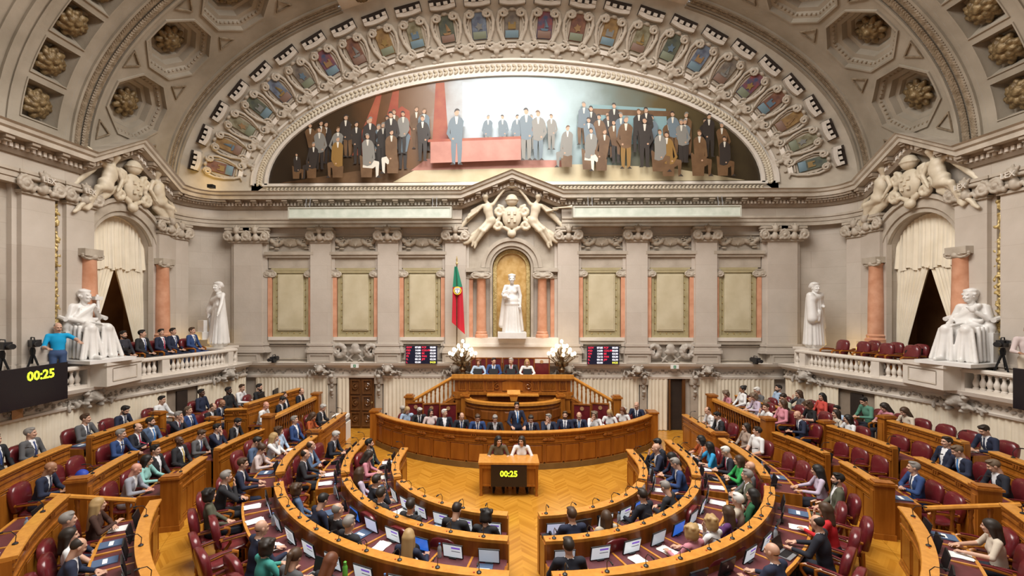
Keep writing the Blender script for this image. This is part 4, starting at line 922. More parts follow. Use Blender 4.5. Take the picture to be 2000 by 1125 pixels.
def man(x,z,h,c,leg,lean=0.0,sit=False):
    w = h*.115; dr = 1 if rr.random() < .5 else -1
    if sit:
        flat([(x-w*1.2,z),(x+w*.9,z),(x+w*1.0,z+h*.26),(x-w*1.3,z+h*.50),(x-w*1.5,z+h*.48)],4)
        flat([(x-w*.9,z+h*.22),(x+dr*w*1.1,z+h*.20),(x+dr*w*2.2,z+h*.29),(x+dr*w*2.3,z+h*.35),(x+dr*w*.6,z+h*.40),(x-w*.8,z+h*.38)],leg); flat([(x+dr*w*1.7,z),(x+dr*w*2.15,z),(x+dr*w*2.35,z+h*.33),(x+dr*w*1.6,z+h*.32)],leg); flat([(x+dr*w*1.7,z-.01),(x+dr*w*2.7,z-.01),(x+dr*w*2.2,z+h*.05)],3)
        b = z+h*.28
    else:
        for e in (-1,1): flat([(x+e*w*.22,z),(x+e*w*.68,z),(x+e*w*.85,z+h*.28),(x+e*w*.8,z+h*.52),(x,z+h*.5)],leg); flat([(x+e*w*.2,z-.02),(x+e*w*1.0,z-.02),(x+e*w*.6,z+h*.035)],3)
        b = z+h*.40
    t = z+h*.83
    flat([(x-w*.85,b),(x,b-h*.03),(x+w*.85,b),(x+w*.95+lean*.6,b+h*.20),(x+w*1.12+lean,t-h*.07),(x+w*.8+lean,t-h*.015),(x+w*.25+lean,t+h*.02),(x-w*.25+lean,t+h*.02),(x-w*.8+lean,t-h*.015),(x-w*1.12+lean,t-h*.07),(x-w*.95+lean*.6,b+h*.20)],c)
    flat([(x-w*.26+lean,t+h*.015),(x+w*.26+lean,t+h*.015),(x+w*.1+lean,t-h*.12),(x-w*.1+lean,t-h*.12)],8)
    e = dr; flat([(x+e*w*.85+lean,t-h*.03),(x+e*w*1.22+lean,t-h*.10),(x+e*w*1.55,b+h*.14),(x+e*w*.9,b+h*.02),(x+e*w*.5,b+h*.06),(x+e*w*1.05,b+h*.15)],c); oval(x+e*w*.55,b+h*.05,h*.022,h*.020,7,6)
    oval(x+lean,t+h*.085,h*.042,h*.060,7); hc = int(rr.choice([3,4,3,6])); cx,cz = x+lean-dr*.010*h,t+h*.095
    flat([(cx+h*.050*math.cos(q),cz+h*.062*math.sin(q)) for q in np.linspace(.15 if dr<0 else -.25,PI+(.25 if dr<0 else -.15),9)]+[(cx-h*.02,cz+h*.02),(cx+h*.02,cz+h*.025)],hc)
for i in range(44):
    s = -1 if i < 20 else 1; x = s*(2.6+rr.random()*5.8); z = 10.05+rr.random()*1.3*(1-abs(x)/10.5)
    if inE(x,z+1.6): man(x,z,1.65,int(rr.choice([3,4,3,10,6])),int(rr.choice([3,4,3])),rr.uniform(-.1,.1))
for x in (-.9,-.35,.2,.75,1.5): man(x,10.7,1.35,int(rr.choice([6,10,2])),6)
flat([(-3.1,10.2),(.35,10.3),(.35,11.15),(-3.1,11.05)],2); flat([(-3.2,11.0),(.45,11.1),(.45,11.2),(-3.2,11.1)],9)
for (x,z,h,c,l) in ((-3.4,10.3,1.75,3,3),(-2.1,10.15,2.15,10,10),(.55,10.3,2.0,10,6),(1.0,10.3,1.9,6,10),(4.3,9.95,2.0,4,5),(5.0,10.0,1.9,3,3),(-4.6,10.3,1.9,3,4),(-5.4,10.2,1.8,3,3),(2.9,10.3,1.6,10,6)): man(x,z,h,c,l)
for (x,z,h,c,l) in ((2.1,10.0,1.6,6,6),(2.9,9.9,1.6,6,8),(3.4,9.85,1.6,4,8),(-4.5,9.8,1.7,4,8),(-5.5,9.65,1.7,6,8),(-6.6,9.65,1.6,5,4),(5.9,9.62,1.7,5,4),(5.5,9.8,1.6,6,4),(7.0,9.62,1.75,4,4),(7.9,9.62,1.5,3,4),(-7.6,9.62,1.4,3,3),(-8.2,9.6,1.0,3,4)): man(x,z,h,c,l,rr.uniform(-.1,.1),True)
P_ = pm_.obj('lunette_painting', PC, smooth=False); tag(P_, 'large arched wall painting of an assembly of men in dark coats', 'painting')

# ============================================================ LOWER WALLS: LEDGE, FRIEZE, CURTAINS, DOORS
BP = [(-11.95,0),(-11.95,9),(-11.9,10.6),(-11.75,12),(-11.45,13.2),(-11.05,14.3),(-10.65,15.4),(-10.35,16.5),(-10.2,17.4)]
def smooth_path(p, n=3):
    for _ in range(n): p = [p[0]]+[q for a,b in zip(p[:-1],p[1:]) for q in ((a[0]*.75+b[0]*.25,a[1]*.75+b[1]*.25),(a[0]*.25+b[0]*.75,a[1]*.25+b[1]*.75))]+[p[-1]]
    return p
def resample(p, step):
    L = [0]
    for a,b in zip(p[:-1],p[1:]): L.append(L[-1]+math.dist(a,b))
    n = max(2,int(L[-1]/step)+1); return [(float(np.interp(L[-1]*i/(n-1),L,[q[0] for q in p])), float(np.interp(L[-1]*i/(n-1),L,[q[1] for q in p]))) for i in range(n)]
BPL = resample(smooth_path(BP,2),.35)
def side_path(s): return [(x,y) for x,y in BPL] if s < 0 else [(-x,y) for x,y in reversed(BPL)]
# left path runs towards the end wall: left normal points outwards (-x); right path reversed: likewise outwards
for s,nm in ((-1,'wall_lower_left'),(1,'wall_lower_right')):
    p = side_path(s); W = MB().sweep(p,[(.06,0),(.06,2.5),(.3,2.5),(.3,0)]).obj(nm, STONED)
    tag(W, 'low curved wall behind the topmost tier of seats, %s' % ('flag side' if s<0 else 'far from the flag'), 'wall', kind='structure')
    MB().sweep(p,[(.3,2.10),(-.10,2.10),(-.12,2.16),(-.04,2.18),(-.04,2.40),(-.14,2.42),(-.22,2.50),(-.30,2.52),(-.34,2.62),(1.4,2.62),(1.4,2.5),(.3,2.5)]).obj('ledge', STONEL, W, angle=25)
    q = MB(); rr = np.random.default_rng(6)
    for (x,y) in resample(p,.11):
        if y < 7.5: continue
        for k in range(2): q.ell((x+s*.02*0-s*.05+rr.uniform(-.02,.02), y+rr.uniform(-.05,.05), 2.29+rr.uniform(-.06,.06)),(.05,.05,.04),5,3,rot=Matrix.Rotation(rr.uniform(0,3),3,'X'))
    b_ = q.obj('carved_frieze', CARVEDG, W); b_['kind'] = 'stuff'
    for (yy) in (10.7,): 
        i = min(range(len(p)),key=lambda i:abs(p[i][1]-yy)); q = MB(); q.add([(0,-.13,-.13),(0,.13,-.13),(0,.13,.13),(0,-.13,.13),(-s*.09,0,0)],[(0,1,4),(1,2,4),(2,3,4),(3,0,4)]); q.obj('diamond_boss', mat('amber_stone',(.50,.27,.12),(.58,.34,.17),5,.4), W, smooth=False, loc=(p[i][0]-s*.12,p[i][1],2.29))
    for yy in (12.35,16.3):
        i = min(range(len(p)-1),key=lambda i:abs(p[i][1]-yy)); a,b = p[i],p[i+1]; l = link('lion_head', G_LION, W, (p[i][0],p[i][1],2.34), math.atan2(b[1]-a[1],b[0]-a[0])); l.scale = (1.15,)*3
lg = MB().sweep([(-10.3,YW),(10.3,YW)],[(.0,1.98),(-.16,1.98),(-.18,2.06),(-.10,2.08),(-.10,2.36),(-.20,2.38),(-.28,2.46),(-.36,2.48),(-.40,2.58),(.0,2.58)]).obj('ledge', STONEL, WALLB, angle=25)
q = MB(); rr = np.random.default_rng(8)
for k in range(300): q.ell((-10.0+20*k/300, YW-.11, 2.22+rr.uniform(-.07,.07)),(.05,.02,.035),5,3,rot=Matrix.Rotation(rr.uniform(0,3),3,'Y'))
b_ = q.obj('carved_frieze', CARVEDG, WALLB); b_['kind'] = 'stuff'
for x in PILX: link('lion_head', G_LION, WALLB, (x,YW-.12,2.34))
herm = MB(); herm.box(-.13,.13,-.14,.02,0,1.75); herm.box(-.16,.16,-.18,.02,0,.2); herm.box(-.17,.17,-.2,.02,1.75,1.98); herm_m = herm.mesh('door_jamb_pilaster', STONEM)
console = solid_mesh('console_scroll', [cap((0,-.12,.0),(0,-.2,.16),.09,.07,.03),ell((0,-.22,.2),(.10,.08,.08),.02),ell((0,-.10,-.16),(.07,.05,.10),.02)], .02, CARVEDG)
for x in (-6.95,-5.12,5.02,6.95):
    h_ = link('door_jamb_pilaster', herm_m, WALLB, (x,YW,0)); link('console_scroll', console, h_, (0,-.05,1.85)); link('console_scroll', console, h_, (0,-.06,1.35)).scale = (.7,.7,.7)
def curtain(name, path, z0, z1, label, amp=.045, wl=.14, group=None, m=CREAM, seed=0, gather=1.0):
    r = np.random.default_rng(seed); p = resample(path, wl/5); n = len(p); ph = 0; rows = []
    offs = []
    for i in range(n):
        ph += 2*PI/5*r.uniform(.6,1.35); offs.append(math.sin(ph)*r.uniform(.6,1.2))
    zs = [z1-(z1-z0)*k/4 for k in range(5)]
    for i in range(n):
        a,b = p[max(i-1,0)],p[min(i+1,n-1)]; L = math.dist(a,b) or 1; nx,ny = -(b[1]-a[1])/L,(b[0]-a[0])/L
        rows.append([(p[i][0]+nx*amp*offs[i]*(.35+.65*k/4), p[i][1]+ny*amp*offs[i]*(.35+.65*k/4), z) for k,z in enumerate(zs)])
    mb = MB(); loft(mb, rows, closed=False); o = mb.obj(name, m, smooth=True, angle=180); tag(o, label, 'curtain', group); return o
yc = YW-.14
curtain('curtain',[(-9.95,yc),(-7.1,yc)],.02,1.98,'cream pleated curtain behind the technicians desk',seed=1)
curtain('curtain',[(-6.75,yc),(-6.3,yc)],.05,1.98,'narrow cream curtain drawn back beside the carved wooden door',seed=2)
curtain('curtain',[(-4.95,yc),(-.1,yc)],.02,2.0,'cream pleated curtain behind the podium stairs next to fire extinguisher',seed=3)
curtain('curtain',[(.1,yc),(4.85,yc)],.02,2.0,'cream pleated curtain with gathered folds behind the podium stairs',seed=4,amp=.07)
curtain('curtain',[(5.2,yc),(5.95,yc)],.02,1.98,'cream curtain half covering the open dark doorway',seed=5)
curtain('curtain',[(7.1,yc),(9.95,yc)],.02,1.98,'cream pleated curtain behind the crowded press benches',seed=6)
for s in (-1,1):
    p = [(x-(-s*-.0)+(.0),y) for x,y in side_path(s) if y > 6]; p = [(x-s*.04,y) for x,y in p]
    gap = [q for q in p if q[1] < 14.4]; far = [q for q in p if q[1] > 15.2]
    curtain('curtain',gap,.72,2.12,'long cream curtain along the low side wall, %s' % ('behind grey haired men' if s<0 else 'behind the empty top tier chairs'),seed=7+s)
    curtain('curtain',far,.45,2.12,'short cream curtain piece beyond the dark side doorway, %s' % ('flag side' if s<0 else 'press side'),seed=9+s)
    q = MB(); i = [k for k in range(len(p)) if 14.4 <= p[k][1] <= 15.2]; a,b = p[i[0]],p[i[-1]]
    q.sweep([a,b],[(.02,.45),(.02,2.0),(.08,2.0),(.08,.45)]); o = q.obj('doorway_%s' % ('left' if s<0 else 'right'), DARK); tag(o,'dark doorway in the low side wall, %s' % ('flag side' if s<0 else 'press side'),'doorway',kind='structure')
# carved door and open doorway
d = empty('door_1',(-5.82,YW-.06,0),0,'dark carved wooden door beside the fire extinguisher','door',kind='structure')
q = MB(); q.box(-.50,.50,-.02,.05,0,1.98); q.obj('door_leaf', WOODX, d)
for k in range(3):
    for s in (-1,1):
        q = MB(); q.frame(.04,.42,0,.56,.05,-.05,0); o = q.obj('door_panel', WOODX, d, loc=(s*.23-.23,-.02,.08+k*.63))
        q = MB(); q._merge(MB().tube(spiral((.23,.28),.13,1.3,s,12,y=-.03),.028,5)); q.ell((.23,-.03,.28),(.05,.03,.05)); q.obj('carving', WOODX, o)
MB().ell((.42,-.06,1.0),(.025,.03,.05)).obj('door_handle', GOLD, d)
d = empty('door_2',(6.28,YW-.05,0),0,'dark open doorway with half drawn curtain near the press benches','door',kind='structure')
MB().box(-.34,.34,0,.05,0,1.98).obj('door_opening', DARK, d); q = MB(); q.box(.22,.34,-.06,0,0,1.98); q.obj('door_leaf', WOODX, d)
q = MB(); q.tube([(-.26,-.08,0),(-.26,-.08,1.95)],.045,8); q.obj('twisted_post', WOODX, d)
# ---- gallery balustrades
bal = MB().lathe([(.062,0),(.062,.035),(.04,.05),(.052,.09),(.066,.14),(.062,.19),(.038,.25),(.030,.31),(.042,.335),(.030,.35),(.050,.385),(.050,.41)],10); bal_m = bal.mesh('baluster', STONEL)
for s in (-1,1):
    p = [(x-s*-.0,y) for x,y in side_path(s)]
    pb = [(x-s*.14,y) for x,y in p if 8.0 < y < 17.0]
    B = empty('balustrade', (0,0,0), 0, 'white stone gallery balustrade with turned balusters, %s' % ('in front of spectators in suits' if s<0 else 'in front of empty burgundy chairs'), 'balustrade')
    MB().sweep(pb,[(-.09,2.62),(-.09,2.70),(.09,2.70),(.09,2.62)]).obj('plinth_rail', STONEL, B, angle=25)
    MB().sweep(pb,[(-.09,3.10),(-.12,3.13),(-.12,3.18),(-.08,3.21),(.08,3.21),(.12,3.18),(.12,3.13),(.09,3.10)]).obj('hand_rail', STONEL, B, angle=25)
    pr = resample(pb,.145); piers = (10.0,12.15,13.35,14.15,16.4)
    for i,(x,y) in enumerate(pr):
        if 12.15 < y < 13.35 or any(abs(y-v) < .16 for v in piers): continue
        link('baluster', bal_m, B, (x,y,2.70))
    for v in piers:
        i = min(range(len(pr)-1),key=lambda i:abs(pr[i][1]-v)); a,b = pr[i],pr[i+1]; q = MB(); q.box(-.11,.11,-.10,.10,2.64,3.16); q.obj('pier', STONEL, B, loc=(a[0],a[1],0), rz=math.atan2(b[1]-a[1],b[0]-a[0]))
    P_ = empty('statue_pedestal', (s*11.62,12.75,0), 0, 'panelled stone pedestal carrying the seated %s statue' % ('headscarf' if s<0 else 'helmet'), 'pedestal')
    q = MB(); q.box(-.62,.30,-.60,.60,2.62,3.26) if s > 0 else q.box(-.30,.62,-.60,.60,2.62,3.26); q.box(*((-.66,.9) if s>0 else (-.9,.66)),-.64,.64,3.18,3.27); q.obj('block', STONEL, P_)
    q = MB(); x = -s*.64; q.add([(x,-.42,2.74),(x,.42,2.74),(x,.42,3.10),(x,-.42,3.10),(x+s*.04,-.36,2.80),(x+s*.04,.36,2.80),(x+s*.04,.36,3.04),(x+s*.04,-.36,3.04)],[(0,1,5,4),(1,2,6,5),(2,3,7,6),(3,0,4,7),(4,5,6,7)]); q.obj('sunk_panel', STONEM, P_, smooth=False)
    q = MB(); q.box(-.42,.42,-.42,.42,2.62,3.22); q.box(-.46,.46,-.46,.46,3.20,3.27); P2 = q.obj('statue_pedestal', STONEL, loc=(s*10.75,16.7,0)); tag(P2,'plain stone pedestal under the standing %s statue' % ('scroll lowering' if s<0 else 'toga wrapped'),'pedestal')
# ---- tribune curtains (valance over two drawn drapes)
for s in (-1,1):
    T = Matrix(((0,s,0,s*XS),(1,0,0,0),(0,0,1,0),(0,0,0,1)))
    C = empty('tribune_curtain',(0,0,0),0,'tall cream drapes tied open in the tribune arch, %s' % ('flag side' if s<0 else 'above the empty chairs'),'curtain')
    r = np.random.default_rng(3); m_ = 60; rows = []
    for i in range(m_+1):
        u = -1+2*i/m_; zt = AZ+AR*math.sqrt(max(0,1-u*u))*.98; o_ = .05*math.sin(i*1.9+math.sin(i*.7)); rows.append([(AY+u*AR*.99, .22+o_*.4, zt),(AY+u*AR*.99, .22+o_, (zt+6.0)/2),(AY+u*AR*.99, .20+o_*1.3, 5.95-.05*math.sin(i*.5))])
    mb = MB(); loft(mb, rows, closed=False); mb.xf(T).obj('valance', CREAM, C, angle=180)
    for e in (-1,1):
        rows = []
        for i in range(37):
            q_ = i/36; row = []
            for k in range(9):
                z = 6.0-3.2*k/8; w_ = 1.20*(1-.70*min(1,k/6.5)**1.0) ; x = AY+e*(AR*1.0-q_*w_); row.append((x, .26+.05*math.sin(i*1.7+.3*k)*(1-.3*k/8), z))
            rows.append(row)
        mb = MB(); loft(mb, rows, closed=False); mb.xf(T).obj('drape', CREAM, C, angle=180)
# ---- light troughs hung under the cornice
for s in (-1,1):
    L_ = empty('light_trough',(s*5.25,17.02,0),0,'long pale green glass light trough hung under the cornice, %s' % ('flag side' if s<0 else 'far from the flag'),'light fixture')
    MB().box(-2.98,2.98,-.16,.16,8.02,8.38).obj('glass_body', GLASSP, L_)
    q = MB(); q.box(-3.02,3.02,-.19,.19,7.98,8.03); q.box(-3.02,3.02,-.19,-.15,8.36,8.40); q.box(-3.03,-2.97,-.18,.18,8.0,8.40); q.box(2.97,3.03,-.18,.18,8.0,8.40); q.obj('metal_frame', mat('pale_metal',(.55,.55,.48),None,rough=.4,metal=.2), L_)
    for x in (-2.45,-2.3,2.3,2.45): MB().tube([(x,0,8.38),(x,.1,8.80)],.012,5).obj('hanger', GREYP, L_)
# ---- time boards
LIME = mat('lime_digits',(.62,.85,.03),None,emit=1.3); REDT = mat('red_text',(.75,.03,.07),None,emit=.7); WHT = mat('white_text',(.85,.86,.95),None,emit=.8); YELT = mat('yellow_text',(.85,.85,.10),None,emit=.9)
NAVYS = mat('navy_screen',(.010,.012,.035),None,rough=.3)
rowsL = [('GOV','07:08','PCP','00:00'),('PSD','14:00','CDS-PP','00:00'),('CH','13:00','BE','03:30'),('PS','12:12','PAN','03:30'),('IL','00:18','JPP','02:30'),('L','03:00','','')]
for s in (-1,1):
    b_ = empty('time_board',(s*3.43,YW-.45,2.90),0,'wall screen listing red names and white times, %s' % ('flag side' if s<0 else 'far from the flag'),'screen')
    MB().box(-.60,.60,0,.07,-.34,.34).obj('screen_panel', NAVYS, b_)
    MB().box(-.1,.1,.07,.4,-.1,.1).obj('bracket', BLACKM, b_)
    for i,(a,t,c,u) in enumerate(rowsL):
        z = .28-.112*i
        for (tx,x,m_,al) in ((a,-.57,REDT,'LEFT'),(t,-.02,WHT,'RIGHT'),(c,.02,REDT,'LEFT'),(u,.55,WHT,'RIGHT')):
            if tx: lettering(tx,.098,m_,b_,Matrix.Translation((x,-.006,z))@RX90,extr=.002,bold=.002,align=al)
    lettering('04:25',.098,YELT,b_,Matrix.Translation((.55,-.006,-.28))@RX90,extr=.002,bold=.002,align='RIGHT')
# exit signs
for x in (-5.98,6.1):
    b_ = empty('exit_sign',(x,YW-.44,2.47),0,'small white exit sign above the %s' % ('carved door' if x<0 else 'open doorway'),'sign')
    MB().box(-.15,.15,0,.04,-.07,.07).obj('plate', PAPER, b_); q = MB(); q.box(-.045,.045,-.006,0,-.055,.055); q.obj('pictogram_field', mat('exit_green',(.01,.22,.09),None,rough=.4), b_)
    q = MB(); q.ell((0,-.008,.03),(.012,.004,.012)); q.box(-.01,.01,-.01,-.006,-.04,.015); q.obj('running_figure', PAPER, b_)
# gallery countdown screens
for s in (-1,1):
    b_ = empty('countdown_screen',(s*11.42,10.05 if s<0 else 9.5,2.75),-s*PI/2,'black hanging countdown screen reading 00:25 on the gallery front, %s' % ('below the blue shirted cameraman' if s<0 else 'below the pink shirted cameraman'),'screen')
    MB().box(-1.42,1.42,0,.07,-.30,.63).obj('panel', SCREENK, b_); lettering('00:25',.30,LIME,b_,Matrix.Translation((.74 if s<0 else -.70,-.008,.40))@RX90,extr=.003,bold=.008)
# flag
f_ = empty('national_flag',(-2.05,17.1,2.60),0,'green and red flag hanging furled on a dark pole','flag')
MB().tube([(0,0,0),(0,0,3.70)],.022,8).obj('pole', BRONZE, f_); MB().lathe([(.02,0),(.05,.05),(.02,.12),(.035,.18),(.005,.34)],8,(0,0,3.68)).obj('finial', GOLD, f_); MB().lathe([(.16,0),(.16,.05),(.03,.09)],10).obj('foot', BRONZE, f_)
def cloth(z1,z0,w1,w0,m,name,sk=0.0):
    rows = []
    for i in range(15):
        u = i/14; row = []
        for k in range(8):
            t = k/7; z = z1+(z0-z1)*t-(sk*u*t); w_ = w1+(w0-w1)*t; row.append((-.06+w_*(u-.25), -.035-.035*math.sin(u*11+t), z))
        rows.append(row)
    mb = MB(); loft(mb,rows,closed=False); return mb.obj(name,m,f_,angle=180)
cloth(3.62,2.85,.10,.36,mat('flag_green',(.02,.22,.13),None,rough=.8),'green_field'); cloth(2.86,1.55,.36,.48,mat('flag_red',(.50,.012,.03),None,rough=.8),'red_field',.45)
q = MB(); q.lathe([(.15,-.012),(.155,0),(.15,.012),(.11,.012),(.105,0),(.11,-.012)],20); q.xf(Matrix.Translation((.03,-.10,2.72))@Matrix.Rotation(PI/2,4,'X')); q.obj('armillary_ring', mat('flag_yellow',(.75,.55,.04),None,rough=.7), f_)
q = MB(); q.prism([(-.06,2.82),(.12,2.82),(.12,2.68),(.03,2.60),(-.06,2.68)],-.125,-.11); q.obj('white_shield', PAPER, f_, smooth=False)
q = MB(); 
for (x,z) in ((-.02,2.78),(.03,2.78),(.08,2.78),(.03,2.72),(.03,2.66)): q.box(x-.014,x+.014,-.13,-.125,z-.018,z+.018)
q.obj('blue_escutcheons', mat('flag_blue',(.03,.10,.45),None,rough=.7), f_)
# candelabra
GLOBE = mat('lit_glass_globe',(1.0,.86,.62),None,emit=2.2)
for s in (-1,1):
    c_ = empty('candelabrum',(s*1.83,17.08,2.0),0,'bronze candelabrum with clustered lit globes, %s' % ('beside the flag' if s<0 else 'beside the empty president chair'),'lamp')
    MB().lathe([(.26,0),(.28,.08),(.14,.16),(.10,.3),(.16,.42),(.10,.5),(.09,.8),(.13,.9),(.06,1.0),(.05,1.2)],12).obj('stem', BRONZE, c_)
    q = MB(); pts = []
    for (n_,r_,z_,ph) in ((8,.48,1.0,0),(7,.34,1.14,.3),(5,.20,1.28,.1),(1,0,1.45,0)):
        for k in range(n_):
            a = 2*PI*k/n_+ph; pts.append((r_*math.cos(a),r_*math.sin(a),z_)); q.tube([(0,0,z_-.35),(r_*.5*math.cos(a),r_*.5*math.sin(a),z_-.34),(r_*math.cos(a),r_*math.sin(a),z_-.16),(r_*math.cos(a),r_*math.sin(a),z_-.06)],.016,5)
    q.obj('arms', BRONZE, c_); gm = MB().ell((0,0,0),(.062,.062,.075),10,6).mesh('globe', GLOBE)
    for p in pts: link('globe', gm, c_, p)
    q = MB()
    for k in range(6): a = PI*k/3; q.ell((.17*math.cos(a),.17*math.sin(a),.62),(.09,.09,.10),6,4)
    q.obj('foliage_ornament', BRONZE, c_)
    d = bpy.data.lights.new('candelabrum_glow','POINT'); d.energy = 18; d.color = (1,.75,.45); d.shadow_soft_size = .4; o = bpy.data.objects.new('candelabrum_glow', d); COL.objects.link(o); o.parent = c_; o.location = (0,-.55,1.2)
# warm floor lamps behind the statues and on the cornice, plus unseen fills in the tribunes
def spot(loc, e, rad_=.06, col=(1,.62,.12)):
    d = bpy.data.lights.new('uplight','POINT'); d.energy = e; d.color = col; d.shadow_soft_size = rad_; o = bpy.data.objects.new('uplight', d); COL.objects.link(o); o.location = loc
for s in (-1,1):
    for (x,y,z,e) in ((XS-.28,12.1,3.35,5),(11.55,16.45,3.35,6)):
        o = MB().box(-.08,.08,-.08,.08,0,.12).obj('uplight_lamp', BLACKM, loc=(s*x,y,z-.28)); tag(o,'small black uplight lamp at foot of %s, %s' % ('gilt strip' if y<14 else 'corner wall','flag side' if s<0 else 'far side from flag'),'lamp'); spot((s*x,y,z),e)
o = MB().box(-.1,.1,-.1,.1,0,.12).obj('uplight_lamp', BLACKM, loc=(-11.0,16.62,9.07)); tag(o,'small lamp on the cornice lighting the lowest cartouche','lamp'); spot((-11.0,16.5,9.42),12)
spot((-(XS+1.2),AY,6.8),30,.3,(1,.72,.40)); spot((XS+1.2,AY,6.8),8,.3,(1,.72,.40))  # unseen warm fill lights, added to brighten the black tribune recesses
# fire extinguisher
e = empty('fire_extinguisher',(-4.78,YW-.42,.1),0,'red fire extinguisher on wall bracket beside the carved door curtain','extinguisher')
MB().lathe([(.07,0),(.08,.03),(.08,.42),(.05,.50),(.025,.53)],12).obj('cylinder', mat('extinguisher_red',(.55,.015,.015),None,rough=.3), e); q = MB(); q.box(-.03,.03,-.06,.04,.53,.58); q.tube([(0,0,.55),(-.12,0,.5),(-.14,0,.15)],.012,5); q.obj('valve_and_hose', BLACK, e)
MB().box(-.05,.05,0,.3,.1,.14).obj('bracket', BLACKM, e)
